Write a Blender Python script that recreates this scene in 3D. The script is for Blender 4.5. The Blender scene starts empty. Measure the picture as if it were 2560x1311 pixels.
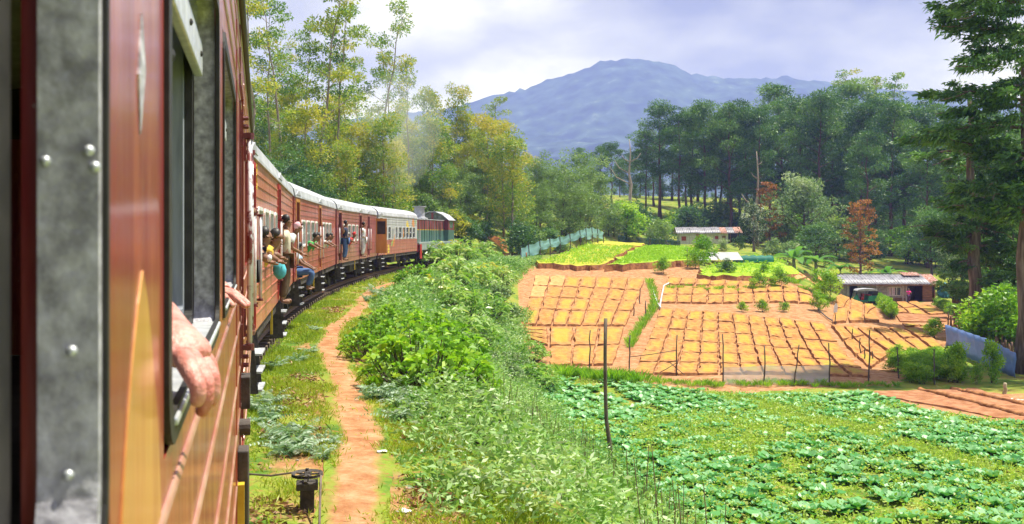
import bpy, bmesh, math, random
import numpy as np
from mathutils import Vector, Matrix

# ------------------------------------------------------------------ camera, sky, sun, exposure
scene = bpy.context.scene
COL = scene.collection
rad = math.radians
FPX, CX, HY = 2450.0, 1280.0, 581.0          # focal length, centre column and horizon row in photo pixels
CAMZ = 2.3                                   # eye height above the rail head
cam_data = bpy.data.cameras.new('camera')
cam = bpy.data.objects.new('camera', cam_data)
COL.objects.link(cam)
cam.location = (0, 0, CAMZ)
cam.rotation_euler = (rad(90), 0, 0)
cam_data.sensor_width = 36.0
cam_data.lens = FPX / 2560 * 36.0
cam_data.shift_y = -(655.5 - HY) / 2560
cam_data.clip_start = 0.02
cam_data.clip_end = 12000
cam_data.dof.use_dof = True
cam_data.dof.focus_distance = 26.0
cam_data.dof.aperture_fstop = 13.0
scene.camera = cam

SUN_TO = Vector((0.34, 0.11, 0.93)).normalized()
world = bpy.data.worlds.new('World')
scene.world = world
world.use_nodes = True
wt = world.node_tree
wt.nodes.clear()
def wn(t, **k):
    n = wt.nodes.new(t)
    for a, b in k.items(): setattr(n, a, b)
    return n
wl = wt.links.new
sky = wn('ShaderNodeTexSky', sky_type='NISHITA', sun_disc=False)
sky.sun_elevation = math.asin(SUN_TO.z)
sky.sun_rotation = math.atan2(SUN_TO.x, SUN_TO.y)
sky.altitude = 1800
tc = wn('ShaderNodeTexCoord')
sep = wn('ShaderNodeSeparateXYZ'); wl(tc.outputs['Generated'], sep.inputs[0])
zz = wn('ShaderNodeMath', operation='MAXIMUM'); wl(sep.outputs['Z'], zz.inputs[0]); zz.inputs[1].default_value = 0.0
za = wn('ShaderNodeMath', operation='ADD'); wl(zz.outputs[0], za.inputs[0]); za.inputs[1].default_value = 0.30
dx = wn('ShaderNodeMath', operation='DIVIDE'); wl(sep.outputs['X'], dx.inputs[0]); wl(za.outputs[0], dx.inputs[1])
dy = wn('ShaderNodeMath', operation='DIVIDE'); wl(sep.outputs['Y'], dy.inputs[0]); wl(za.outputs[0], dy.inputs[1])
cmb = wn('ShaderNodeCombineXYZ'); wl(dx.outputs[0], cmb.inputs[0]); wl(dy.outputs[0], cmb.inputs[1])
cl = wn('ShaderNodeTexNoise'); cl.inputs['Scale'].default_value = 1.5; cl.inputs['Detail'].default_value = 7; cl.inputs['Roughness'].default_value = 0.52
mp = wn('ShaderNodeMapping'); mp.inputs['Location'].default_value = (12.3, -2.2, 0.0); wl(cmb.outputs[0], mp.inputs[0]); wl(mp.outputs[0], cl.inputs['Vector'])
cr = wn('ShaderNodeValToRGB')
cr.color_ramp.elements[0].position = 0.36; cr.color_ramp.elements[0].color = (0.30, 0.33, 0.54, 1)
cr.color_ramp.elements[1].position = 0.62; cr.color_ramp.elements[1].color = (1.1, 1.1, 1.12, 1)
e = cr.color_ramp.elements.new(0.50); e.color = (0.62, 0.64, 0.80, 1)
wl(cl.outputs['Fac'], cr.inputs[0])
cov = wn('ShaderNodeTexNoise'); cov.inputs['Scale'].default_value = 0.7; cov.inputs['Detail'].default_value = 4
wl(mp.outputs[0], cov.inputs['Vector'])
cvr = wn('ShaderNodeValToRGB'); cvr.color_ramp.elements[0].position = 0.33; cvr.color_ramp.elements[1].position = 0.46
wl(cov.outputs['Fac'], cvr.inputs[0])
sk = wn('ShaderNodeMix', data_type='RGBA', blend_type='MULTIPLY'); sk.inputs[0].default_value = 1
wl(sky.outputs[0], sk.inputs[6]); sk.inputs[7].default_value = (0.10, 0.10, 0.10, 1)
mx = wn('ShaderNodeMix', data_type='RGBA'); wl(cvr.outputs[0], mx.inputs[0]); wl(sk.outputs[2], mx.inputs[6]); wl(cr.outputs[0], mx.inputs[7])
bgn = wn('ShaderNodeBackground'); wl(mx.outputs[2], bgn.inputs[0]); bgn.inputs[1].default_value = 0.62
wo = wn('ShaderNodeOutputWorld'); wl(bgn.outputs[0], wo.inputs[0])

sun_d = bpy.data.lights.new('sun', 'SUN')
sun_d.energy = 5.0; sun_d.angle = rad(0.5); sun_d.color = (1.0, 0.965, 0.91)
sun = bpy.data.objects.new('sun', sun_d); COL.objects.link(sun)
sun.rotation_euler = SUN_TO.to_track_quat('Z', 'Y').to_euler()
sun.location = (40, 20, 80)

scene.view_settings.view_transform = 'Standard'
scene.view_settings.look = 'None'
scene.view_settings.gamma = 1.0
scene.view_settings.use_curve_mapping = False
scene.view_settings.exposure = 0.74
cy = scene.cycles
cy.max_bounces = 5; cy.diffuse_bounces = 2; cy.glossy_bounces = 2; cy.transmission_bounces = 3
cy.transparent_max_bounces = 8; cy.volume_bounces = 2
cy.caustics_reflective = False; cy.caustics_refractive = False
cy.use_denoising = True
cy.sample_clamp_indirect = 4.0

# ------------------------------------------------------------------ helpers
RNG = np.random.default_rng(11)
random.seed(4)

def at(px, py, d):
    """photo pixel + distance along the view axis -> point in the place"""
    return Vector(((px - CX) / FPX * d, d, CAMZ - (py - HY) / FPX * d))

MATS = {}
def M(name, c1, c2=None, scale=6.0, rough=0.7, metal=0.0, bump=0.0, bscale=None, stretch=(1, 1, 1), c3=None,
      lo=0.38, hi=0.62, coat=0.0, spec=0.5, detail=5.0, alpha=None, coords='Object'):
    if name in MATS: return MATS[name]
    m = bpy.data.materials.new(name); m.use_nodes = True
    nt = m.node_tree; b = nt.nodes['Principled BSDF']
    b.inputs['Roughness'].default_value = rough; b.inputs['Metallic'].default_value = metal
    b.inputs['Specular IOR Level'].default_value = spec
    if coat: b.inputs['Coat Weight'].default_value = coat; b.inputs['Coat Roughness'].default_value = 0.12
    t = nt.nodes.new('ShaderNodeTexCoord'); mpn = nt.nodes.new('ShaderNodeMapping')
    mpn.inputs['Scale'].default_value = stretch
    nt.links.new(t.outputs[coords], mpn.inputs[0])
    n = nt.nodes.new('ShaderNodeTexNoise'); n.inputs['Scale'].default_value = scale; n.inputs['Detail'].default_value = detail
    n.inputs['Roughness'].default_value = 0.6
    nt.links.new(mpn.outputs[0], n.inputs['Vector'])
    r = nt.nodes.new('ShaderNodeValToRGB')
    c2 = c2 or tuple(min(1, v * 1.25) for v in c1)
    r.color_ramp.elements[0].position = lo; r.color_ramp.elements[0].color = (*c1, 1)
    r.color_ramp.elements[1].position = hi; r.color_ramp.elements[1].color = (*c2, 1)
    if c3:
        q = r.color_ramp.elements.new(min(0.99, hi + 0.12)); q.color = (*c3, 1)
    nt.links.new(n.outputs['Fac'], r.inputs[0]); nt.links.new(r.outputs[0], b.inputs['Base Color'])
    if bump:
        n2 = nt.nodes.new('ShaderNodeTexNoise'); n2.inputs['Scale'].default_value = bscale or scale * 4; n2.inputs['Detail'].default_value = 4
        nt.links.new(mpn.outputs[0], n2.inputs['Vector'])
        bp = nt.nodes.new('ShaderNodeBump'); bp.inputs['Strength'].default_value = bump; bp.inputs['Distance'].default_value = 0.02
        nt.links.new(n2.outputs['Fac'], bp.inputs['Height']); nt.links.new(bp.outputs[0], b.inputs['Normal'])
    if alpha is not None:
        b.inputs['Alpha'].default_value = alpha
    MATS[name] = m
    return m

def weather(m, chip=(.50, .42, .38), grime=(.06, .035, .025), cs=34, amount=.5):
    """chipped spots and dirty runs over a painted surface"""
    nt = m.node_tree; N = nt.nodes.new; L = nt.links.new; b = nt.nodes['Principled BSDF']; src = b.inputs['Base Color'].links[0].from_socket; t = N('ShaderNodeTexCoord')
    mp1 = N('ShaderNodeMapping'); mp1.inputs['Scale'].default_value = (7, 7, .5); L(t.outputs['Object'], mp1.inputs[0])
    n1 = N('ShaderNodeTexNoise'); n1.inputs['Scale'].default_value = 1.6; n1.inputs['Detail'].default_value = 9; n1.inputs['Roughness'].default_value = .7; L(mp1.outputs[0], n1.inputs['Vector'])
    r1 = N('ShaderNodeValToRGB'); r1.color_ramp.elements[0].position = .52; r1.color_ramp.elements[1].position = .78; r1.color_ramp.elements[1].color = (amount, amount, amount, 1); L(n1.outputs['Fac'], r1.inputs[0])
    m1 = N('ShaderNodeMix'); m1.data_type = 'RGBA'; L(r1.outputs[0], m1.inputs[0]); L(src, m1.inputs[6]); m1.inputs[7].default_value = (*grime, 1)
    n2 = N('ShaderNodeTexNoise'); n2.inputs['Scale'].default_value = cs; n2.inputs['Detail'].default_value = 6; n2.inputs['Roughness'].default_value = .75; L(t.outputs['Object'], n2.inputs['Vector'])
    r2 = N('ShaderNodeValToRGB'); r2.color_ramp.elements[0].position = .66; r2.color_ramp.elements[1].position = .70; L(n2.outputs['Fac'], r2.inputs[0])
    m2 = N('ShaderNodeMix'); m2.data_type = 'RGBA'; L(r2.outputs[0], m2.inputs[0]); L(m1.outputs[2], m2.inputs[6]); m2.inputs[7].default_value = (*chip, 1)
    L(m2.outputs[2], b.inputs['Base Color'])
    mr = N('ShaderNodeMath'); mr.operation = 'MULTIPLY_ADD'; L(n1.outputs['Fac'], mr.inputs[0]); mr.inputs[1].default_value = .5; mr.inputs[2].default_value = b.inputs['Roughness'].default_value - .22; L(mr.outputs[0], b.inputs['Roughness'])
    return m

def LM(name, cols, trans=0.35, rough=0.45, gloss=0.35, rnd=0.25):
    """leaf material: colours picked leaf by leaf from the face attribute 'tint', shifted per object"""
    if name in MATS: return MATS[name]
    m = bpy.data.materials.new(name); m.use_nodes = True
    nt = m.node_tree; nt.nodes.clear(); N = nt.nodes.new; L = nt.links.new
    a = N('ShaderNodeAttribute'); a.attribute_name = 'tint'
    oi = N('ShaderNodeObjectInfo')
    sb = N('ShaderNodeMath'); sb.operation = 'SUBTRACT'; L(oi.outputs['Random'], sb.inputs[0]); sb.inputs[1].default_value = 0.5
    ml = N('ShaderNodeMath'); ml.operation = 'MULTIPLY_ADD'; L(sb.outputs[0], ml.inputs[0]); ml.inputs[1].default_value = rnd; L(a.outputs['Fac'], ml.inputs[2])
    r = N('ShaderNodeValToRGB'); els = r.color_ramp.elements
    k = len(cols)
    els[0].position = 0.0; els[0].color = (*cols[0], 1); els[1].position = 1.0; els[1].color = (*cols[-1], 1)
    for i in range(1, k - 1):
        q = els.new(i / (k - 1)); q.color = (*cols[i], 1)
    L(ml.outputs[0], r.inputs[0])
    b = N('ShaderNodeBsdfPrincipled'); b.inputs['Roughness'].default_value = rough; b.inputs['Specular IOR Level'].default_value = gloss
    L(r.outputs[0], b.inputs['Base Color'])
    t = N('ShaderNodeBsdfTranslucent')
    tb = N('ShaderNodeMix'); tb.data_type = 'RGBA'; tb.blend_type = 'MULTIPLY'; tb.inputs[0].default_value = 1.0
    L(r.outputs[0], tb.inputs[6]); tb.inputs[7].default_value = (1.2, 1.3, 0.65, 1)
    L(tb.outputs[2], t.inputs[0])
    mxs = N('ShaderNodeMixShader'); mxs.inputs[0].default_value = trans
    L(b.outputs[0], mxs.inputs[1]); L(t.outputs[0], mxs.inputs[2])
    o = N('ShaderNodeOutputMaterial'); L(mxs.outputs[0], o.inputs[0])
    MATS[name] = m
    return m

def sheer(name, col, alpha, rough=0.6):
    """cloth or net with light coming through"""
    if name in MATS: return MATS[name]
    m = bpy.data.materials.new(name); m.use_nodes = True
    nt = m.node_tree; nt.nodes.clear(); N = nt.nodes.new; L = nt.links.new
    n = N('ShaderNodeTexNoise'); n.inputs['Scale'].default_value = 3.0; n.inputs['Detail'].default_value = 6
    r = N('ShaderNodeValToRGB'); r.color_ramp.elements[0].position = 0.35; r.color_ramp.elements[1].position = 0.65
    r.color_ramp.elements[0].color = (*[c * 0.75 for c in col], 1); r.color_ramp.elements[1].color = (*col, 1)
    L(n.outputs['Fac'], r.inputs[0])
    d = N('ShaderNodeBsdfPrincipled'); d.inputs['Roughness'].default_value = rough; L(r.outputs[0], d.inputs['Base Color'])
    t = N('ShaderNodeBsdfTranslucent'); L(r.outputs[0], t.inputs[0])
    tr = N('ShaderNodeBsdfTransparent')
    a = N('ShaderNodeMixShader'); a.inputs[0].default_value = 0.4; L(d.outputs[0], a.inputs[1]); L(t.outputs[0], a.inputs[2])
    b = N('ShaderNodeMixShader'); b.inputs[0].default_value = alpha; L(tr.outputs[0], b.inputs[1]); L(a.outputs[0], b.inputs[2])
    o = N('ShaderNodeOutputMaterial'); L(b.outputs[0], o.inputs[0])
    MATS[name] = m
    return m

def tag(o, label=None, cat=None, group=None, kind=None):
    if label: o['label'] = label
    if cat: o['category'] = cat
    if group: o['group'] = group
    if kind: o['kind'] = kind
    return o

def empty(name, loc=(0, 0, 0), rz=0.0, scale=1.0):
    o = bpy.data.objects.new(name, None); COL.objects.link(o)
    o.location = loc; o.rotation_euler = (0, 0, rz); o.scale = (scale,) * 3
    o.empty_display_size = 0.2
    return o

def link(name, me, mat=None, parent=None, loc=None, rz=0.0, scale=1.0):
    o = bpy.data.objects.new(name, me); COL.objects.link(o)
    if mat is not None and len(me.materials) == 0: me.materials.append(mat)
    if parent: o.parent = parent
    if loc is not None: o.location = loc
    if rz: o.rotation_euler = (0, 0, rz)
    if scale != 1.0: o.scale = (scale,) * 3
    return o

class MB:
    """collects shapes, then links them as ONE mesh object"""
    def __init__(s): s.v = []; s.f = []
    def add(s, vs, fs):
        k = len(s.v); s.v += [tuple(p) for p in vs]; s.f += [tuple(i + k for i in f) for f in fs]; return s
    def box(s, x0, x1, y0, y1, z0, z1, m=None):
        vs = [Vector(p) for p in ((x0, y0, z0), (x1, y0, z0), (x1, y1, z0), (x0, y1, z0), (x0, y0, z1), (x1, y0, z1), (x1, y1, z1), (x0, y1, z1))]
        if m is not None: vs = [m @ p for p in vs]
        return s.add(vs, ((0, 3, 2, 1), (4, 5, 6, 7), (0, 1, 5, 4), (1, 2, 6, 5), (2, 3, 7, 6), (3, 0, 4, 7)))
    def bar(s, a, b, w, h=None, up=(0, 0, 1)):
        a = Vector(a); b = Vector(b); h = h or w
        d = (b - a).normalized(); u = Vector(up)
        if abs(d.dot(u)) > 0.98: u = Vector((1, 0, 0))
        r = d.cross(u).normalized(); u = r.cross(d)
        vs = [p + r * (i * w / 2) + u * (j * h / 2) for p in (a, b) for i, j in ((-1, -1), (1, -1), (1, 1), (-1, 1))]
        return s.add(vs, ((0, 1, 2, 3), (7, 6, 5, 4), (0, 4, 5, 1), (1, 5, 6, 2), (2, 6, 7, 3), (3, 7, 4, 0)))
    def tube(s, pts, radii, n=8, cap=True, wob=0.0, rng=None):
        pts = [Vector(p) for p in pts]
        if not hasattr(radii, '__len__'): radii = [radii] * len(pts)
        k = len(pts); vs = []; prev = None
        for i, p in enumerate(pts):
            d = (pts[min(i + 1, k - 1)] - pts[max(i - 1, 0)]).normalized()
            if prev is None:
                prev = d.cross(Vector((0, 0, 1)) if abs(d.z) < 0.9 else Vector((1, 0, 0))).normalized()
            r = (prev - d * prev.dot(d)).normalized(); u = d.cross(r); prev = r
            for j in range(n):
                a = 2 * math.pi * j / n
                q = radii[i] * (1 + (rng.uniform(-wob, wob) if wob else 0))
                vs.append(p + r * (math.cos(a) * q) + u * (math.sin(a) * q))
        fs = [(i * n + j, i * n + (j + 1) % n, (i + 1) * n + (j + 1) % n, (i + 1) * n + j) for i in range(k - 1) for j in range(n)]
        if cap: fs += [tuple(range(n))[::-1], tuple(range((k - 1) * n, k * n))]
        return s.add(vs, fs)
    def lathe(s, prof, n=16, m=None):
        vs = [Vector((r * math.cos(2 * math.pi * j / n), r * math.sin(2 * math.pi * j / n), z)) for r, z in prof for j in range(n)]
        if m is not None: vs = [m @ p for p in vs]
        k = len(prof)
        fs = [(i * n + j, i * n + (j + 1) % n, (i + 1) * n + (j + 1) % n, (i + 1) * n + j) for i in range(k - 1) for j in range(n)]
        fs += [tuple(range(n))[::-1], tuple(range((k - 1) * n, k * n))]
        return s.add(vs, fs)
    def prism(s, outline, a, b, m=None):
        """outline in (x, z); extruded along y from a to b"""
        n = len(outline)
        vs = [Vector((x, a, z)) for x, z in outline] + [Vector((x, b, z)) for x, z in outline]
        if m is not None: vs = [m @ p for p in vs]
        fs = [tuple(range(n)), tuple(range(n, 2 * n))[::-1]] + [(i, i + n, (i + 1) % n + n, (i + 1) % n) for i in range(n)]
        return s.add(vs, fs)
    def ball(s, c, r, n=10, k=6, sc=(1, 1, 1), rough=0.0, rng=None):
        c = Vector(c); vs = [c + Vector((0, 0, -r * sc[2]))]
        for i in range(1, k):
            t = math.pi * i / k
            for j in range(n):
                a = 2 * math.pi * j / n; q = r * (1 + (rng.uniform(-rough, rough) if rough else 0))
                vs.append(c + Vector((math.sin(t) * math.cos(a) * q * sc[0], math.sin(t) * math.sin(a) * q * sc[1], -math.cos(t) * q * sc[2])))
        vs.append(c + Vector((0, 0, r * sc[2]))); e = len(vs) - 1
        fs = [(0, 1 + (j + 1) % n, 1 + j) for j in range(n)]
        fs += [(1 + i * n + j, 1 + i * n + (j + 1) % n, 1 + (i + 1) * n + (j + 1) % n, 1 + (i + 1) * n + j) for i in range(k - 2) for j in range(n)]
        fs += [(e, 1 + (k - 2) * n + j, 1 + (k - 2) * n + (j + 1) % n) for j in range(n)]
        return s.add(vs, fs)
    def panel(s, x0, x1, z0, z1, holes, yo, yi):
        """upright wall in the x-z plane with rectangular holes and their reveals"""
        xs = sorted({x0, x1, *[h[0] for h in holes], *[h[1] for h in holes]}); zs = sorted({z0, z1, *[h[2] for h in holes], *[h[3] for h in holes]})
        xs = [x for x in xs if x0 <= x <= x1]; zs = [z for z in zs if z0 <= z <= z1]
        nx, nz = len(xs) - 1, len(zs) - 1
        def solid(i, k):
            if i < 0 or k < 0 or i >= nx or k >= nz: return False
            cx, cz = (xs[i] + xs[i + 1]) / 2, (zs[k] + zs[k + 1]) / 2
            return not any(h[0] < cx < h[1] and h[2] < cz < h[3] for h in holes)
        for i in range(nx):
            for k in range(nz):
                if not solid(i, k): continue
                a, b, c, d = xs[i], xs[i + 1], zs[k], zs[k + 1]
                s.add([(a, yo, c), (b, yo, c), (b, yo, d), (a, yo, d)], [(0, 1, 2, 3)])
                s.add([(a, yi, c), (b, yi, c), (b, yi, d), (a, yi, d)], [(3, 2, 1, 0)])
                if not solid(i - 1, k): s.add([(a, yo, c), (a, yo, d), (a, yi, d), (a, yi, c)], [(0, 1, 2, 3)])
                if not solid(i + 1, k): s.add([(b, yo, c), (b, yi, c), (b, yi, d), (b, yo, d)], [(0, 1, 2, 3)])
                if not solid(i, k - 1): s.add([(a, yo, c), (a, yi, c), (b, yi, c), (b, yo, c)], [(0, 1, 2, 3)])
                if not solid(i, k + 1): s.add([(a, yo, d), (b, yo, d), (b, yi, d), (a, yi, d)], [(0, 1, 2, 3)])
        return s
    def ring(s, x0, x1, z0, z1, rc, w, yf, yb, seg=4):
        """rounded-corner frame in the x-z plane"""
        def loop(a, b, c, d, r):
            out = []
            for (cx, cz, a0) in ((b - r, d - r, 0), (a + r, d - r, 90), (a + r, c + r, 180), (b - r, c + r, 270)):
                for i in range(seg + 1):
                    t = rad(a0 + 90 * i / seg); out.append((cx + r * math.cos(t), cz + r * math.sin(t)))
            return out
        o = loop(x0, x1, z0, z1, rc); i_ = loop(x0 + w, x1 - w, z0 + w, z1 - w, max(rc - w, 0.008)); n = len(o)
        vs = [(x, yf, z) for x, z in o] + [(x, yf, z) for x, z in i_] + [(x, yb, z) for x, z in i_] + [(x, yb, z) for x, z in o]
        fs = []
        for k in range(n):
            j = (k + 1) % n
            for q in range(4):
                fs.append((q * n + k, q * n + j, ((q + 1) % 4) * n + j, ((q + 1) % 4) * n + k))
        return s.add(vs, fs)
    def build(s, name, mat=None, parent=None, loc=None, rz=0.0, smooth=False, bevel=0.0, fix=True, me_only=False):
        me = bpy.data.meshes.new(name); me.from_pydata([tuple(p) for p in s.v], [], s.f)
        if fix:
            bm = bmesh.new(); bm.from_mesh(me); bmesh.ops.recalc_face_normals(bm, faces=bm.faces)
            if bevel:
                bmesh.ops.remove_doubles(bm, verts=bm.verts, dist=1e-5)
                bmesh.ops.bevel(bm, geom=[e for e in bm.edges if len(e.link_faces) == 2 and e.calc_face_angle(0) > 0.6], offset=bevel, segments=2, affect='EDGES', profile=0.6)
            bm.to_mesh(me); bm.free()
        if smooth:
            me.polygons.foreach_set('use_smooth', [True] * len(me.polygons))
        if mat is not None: me.materials.append(mat)
        if me_only: return me
        return link(name, me, None, parent, loc, rz)

class Soup:
    """many leaf-sized quads in numpy arrays, one mesh"""
    def __init__(s): s.V = []; s.T = []; s.n = 0
    def leaves(s, P, D, L, W, tint, rng, fold=0.18, droop=0.1):
        n = len(P)
        if n == 0: return s
        D = D / np.maximum(np.linalg.norm(D, axis=1, keepdims=True), 1e-6)
        R = rng.normal(size=(n, 3)); S = np.cross(D, R); S /= np.maximum(np.linalg.norm(S, axis=1, keepdims=True), 1e-6)
        N = np.cross(S, D)
        L = np.broadcast_to(np.asarray(L, float), (n,))[:, None]; W = np.broadcast_to(np.asarray(W, float), (n,))[:, None]
        mid = P + D * L * 0.45
        tip = P + D * L; tip[:, 2:3] -= L * droop
        q = np.stack([P, mid + S * W * 0.5 + N * W * fold, tip, mid - S * W * 0.5 + N * W * fold], axis=1)
        s.V.append(q.reshape(-1, 3)); s.T.append(np.broadcast_to(np.asarray(tint, float), (n,)).copy()); s.n += n
        return s
    def quads(s, Q, tint):
        s.V.append(np.asarray(Q, float).reshape(-1, 3)); n = len(s.V[-1]) // 4
        s.T.append(np.broadcast_to(np.asarray(tint, float), (n,)).copy()); s.n += n
        return s
    def merge(s, other, loc=(0, 0, 0), rz=0.0, sc=1.0, dt=0.0):
        V = np.concatenate(other.V) * sc; c, q = math.cos(rz), math.sin(rz)
        V2 = np.empty_like(V); V2[:, 0] = V[:, 0] * c - V[:, 1] * q + loc[0]; V2[:, 1] = V[:, 0] * q + V[:, 1] * c + loc[1]; V2[:, 2] = V[:, 2] + loc[2]
        s.V.append(V2); s.T.append(np.concatenate(other.T) + dt); s.n += other.n
        return s
    def mesh(s, name, mat=None):
        V = np.concatenate(s.V).astype(np.float32); T = np.clip(np.concatenate(s.T), 0, 1).astype(np.float32); n = s.n
        me = bpy.data.meshes.new(name)
        me.vertices.add(4 * n); me.vertices.foreach_set('co', V.ravel())
        me.loops.add(4 * n); me.loops.foreach_set('vertex_index', np.arange(4 * n, dtype=np.int32))
        me.polygons.add(n); me.polygons.foreach_set('loop_start', np.arange(0, 4 * n, 4, dtype=np.int32))
        me.update(calc_edges=True)
        a = me.attributes.new('tint', 'FLOAT', 'FACE'); a.data.foreach_set('value', T)
        if mat is not None: me.materials.append(mat)
        return me

def grid_mesh(name, V, nu, nv, mat=None, smooth=True):
    V = np.asarray(V, np.float32).reshape(-1, 3)
    i = np.arange((nu - 1) * (nv - 1)); a = (i // (nv - 1)) * nv + i % (nv - 1)
    F = np.stack([a, a + nv, a + nv + 1, a + 1], axis=1).astype(np.int32); n = len(F)
    me = bpy.data.meshes.new(name)
    me.vertices.add(len(V)); me.vertices.foreach_set('co', V.ravel())
    me.loops.add(4 * n); me.loops.foreach_set('vertex_index', F.ravel())
    me.polygons.add(n); me.polygons.foreach_set('loop_start', np.arange(0, 4 * n, 4, dtype=np.int32))
    me.update(calc_edges=True)
    if smooth: me.polygons.foreach_set('use_smooth', np.ones(n, bool))
    if mat is not None: me.materials.append(mat)
    return me

def vnoise(x, y, seed=0):
    """smooth value noise, vectorised"""
    x = np.asarray(x, float); y = np.asarray(y, float)
    xi = np.floor(x).astype(np.int64); yi = np.floor(y).astype(np.int64); fx = x - xi; fy = y - yi
    fx = fx * fx * (3 - 2 * fx); fy = fy * fy * (3 - 2 * fy)
    def h(a, b):
        n = (a * 374761393 + b * 668265263 + seed * 982451653) & 0x7fffffff
        n = ((n ^ (n >> 13)) * 1274126177) & 0x7fffffff
        return ((n ^ (n >> 16)) & 0xffff) / 65535.0
    return (h(xi, yi) * (1 - fx) + h(xi + 1, yi) * fx) * (1 - fy) + (h(xi, yi + 1) * (1 - fx) + h(xi + 1, yi + 1) * fx) * fy
def fbm(x, y, seed=0, o=4):
    return sum(vnoise(x * 2 ** i, y * 2 ** i, seed + i) / 2 ** (i + 1) for i in range(o))

# ------------------------------------------------------------------ the lie of the land
TCX, TCY, TR = 172.5, 51.0, 181.4           # centre and radius of the curve the railway follows
def lat_of(x, y): return TR - np.hypot(np.asarray(x, float) - TCX, np.asarray(y, float) - TCY)   # + = right of the track
def track_pt(phi, off=0.0, z=0.0):
    r = TR - off
    return Vector((TCX - r * math.cos(phi), TCY + r * math.sin(phi), z))

CP = []
def cpx(*rows):
    for px, py, d in rows:
        p = at(px, py, d); CP.append((p.x, p.y, p.z))
cpx((1650, 1311, 20.5), (2100, 1311, 20.5), (2560, 1311, 20.5), (1420, 1100, 30.7), (2000, 1100, 30.7), (2560, 1100, 30.7),
    (1380, 970, 43.5), (1800, 968, 44), (2300, 968, 44), (2560, 1000, 39),
    (1390, 920, 48.5), (1540, 920, 48.5), (1320, 800, 61), (1600, 800, 62), (1330, 695, 80), (1610, 702, 78),
    (1350, 676, 84), (1530, 684, 82), (1740, 668, 86), (1440, 644, 92), (1560, 617, 104), (1650, 626, 100), (1735, 644, 93),
    (1580, 944, 45.5), (1900, 948, 45), (2180, 954, 45), (1650, 777, 65), (1850, 777, 65), (2050, 807, 62),
    (1660, 765, 68), (1850, 772, 67.5), (2030, 772, 68), (1660, 718, 77), (1880, 726, 76), (2020, 735, 75),
    (1780, 694, 81), (1950, 703, 80), (2030, 708, 82), (1800, 670, 92), (1980, 671, 95),
    (2130, 892, 53.5), (2350, 884, 54.5), (2130, 805, 77), (2230, 805, 77), (2370, 805, 77), (2100, 757, 108), (2220, 754, 112), (2320, 754, 112), (2450, 747, 114),
    (2220, 752, 118), (2340, 752, 118), (2150, 752, 118), (2120, 700, 135), (2280, 705, 135), (1980, 655, 122), (1770, 601, 163), (1850, 604, 165), (1620, 592, 150),
    (2120, 777, 92), (2220, 777, 92), (2330, 777, 92), (2430, 775, 92), (2130, 765, 101), (2300, 765, 101), (1700, 618, 128), (1770, 634, 118), (1850, 640, 118), (1700, 608, 145), (1780, 614, 140), (1860, 622, 140), (1770, 606, 155), (1850, 608, 155), (1450, 575, 170), (1500, 566, 195), (1900, 590, 195), (2300, 625, 180), (2560, 660, 165), (2560, 850, 62), (2540, 925, 49))
CP += [(40, 15, -3.7), (60, 40, -4.0), (70, 75, -4.0), (75, 115, -3.5), (12, 8, -3.6), (5, -10, -3.2), (30, -20, -3.2), (60, -20, -3.2),
       (20, 300, 8), (70, 300, 9), (120, 300, 10), (160, 220, 8), (160, 120, 4), (150, 30, 0), (60, 230, 4), (100, 230, 4), (20, 230, 5)]
CP = np.array(CP)
def _tps(r2): return np.where(r2 > 1e-9, 0.5 * r2 * np.log(np.maximum(r2, 1e-9)), 0.0)
_S = 30.0
_n = len(CP); _K = _tps(((CP[:, None, 0] - CP[None, :, 0]) ** 2 + (CP[:, None, 1] - CP[None, :, 1]) ** 2) / _S ** 2) + np.eye(_n) * 0.004
_P = np.c_[np.ones(_n), CP[:, 0] / _S, CP[:, 1] / _S]
_sol = np.linalg.solve(np.block([[_K, _P], [_P.T, np.zeros((3, 3))]]), np.r_[CP[:, 2], np.zeros(3)])
def sstep(a, b, x):
    t = np.clip((np.asarray(x, float) - a) / (b - a), 0, 1); return t * t * (3 - 2 * t)
def terrain(x, y):
    x = np.atleast_1d(np.asarray(x, float)); y = np.atleast_1d(np.asarray(y, float))
    out = np.zeros_like(x)
    for k in range(0, len(x), 20000):
        xs, ys = x[k:k + 20000], y[k:k + 20000]
        K = _tps(((xs[:, None] - CP[None, :, 0]) ** 2 + (ys[:, None] - CP[None, :, 1]) ** 2) / _S ** 2)
        out[k:k + 20000] = K @ _sol[:_n] + _sol[_n] + _sol[_n + 1] * xs / _S + _sol[_n + 2] * ys / _S
    far = np.hypot(x - 40, y - 110)
    out = np.where(far > 190, np.clip(out, -6, 12), out)
    out = np.clip(out, -6.5, 14)
    lat = lat_of(x, y)
    # track bed, shoulder with the footpath, bank down to the fields; the hill on the outside of the curve
    bed = -0.32 - 0.05 * np.clip(lat - 1.5, 0, 3)
    right = sstep(3.6, 9.4, lat + 1.2 * (vnoise(x * .22, y * .22, 3) - .5))
    hill = np.where(lat < -2.6, 0.30 * np.maximum(-lat - 2.6, 0) ** 1.02 + 1.2 * sstep(2.6, 5, -lat) * sstep(82, 100, y), 0.0)
    hill = np.where(y < 60, hill * 0.75, hill)
    hill = 13 * np.tanh(hill / 13)
    z = np.where(lat < 0, bed + hill, bed * (1 - right) + out * right)
    return z + 0.10 * (fbm(x * .5, y * .5, 5) - .5) * sstep(3.0, 6.0, np.abs(lat))
def tz(x, y): return float(terrain(x, y)[0])
_DS = np.concatenate([np.arange(4, 130, 0.25), np.arange(130, 420, 1.0)])
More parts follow.
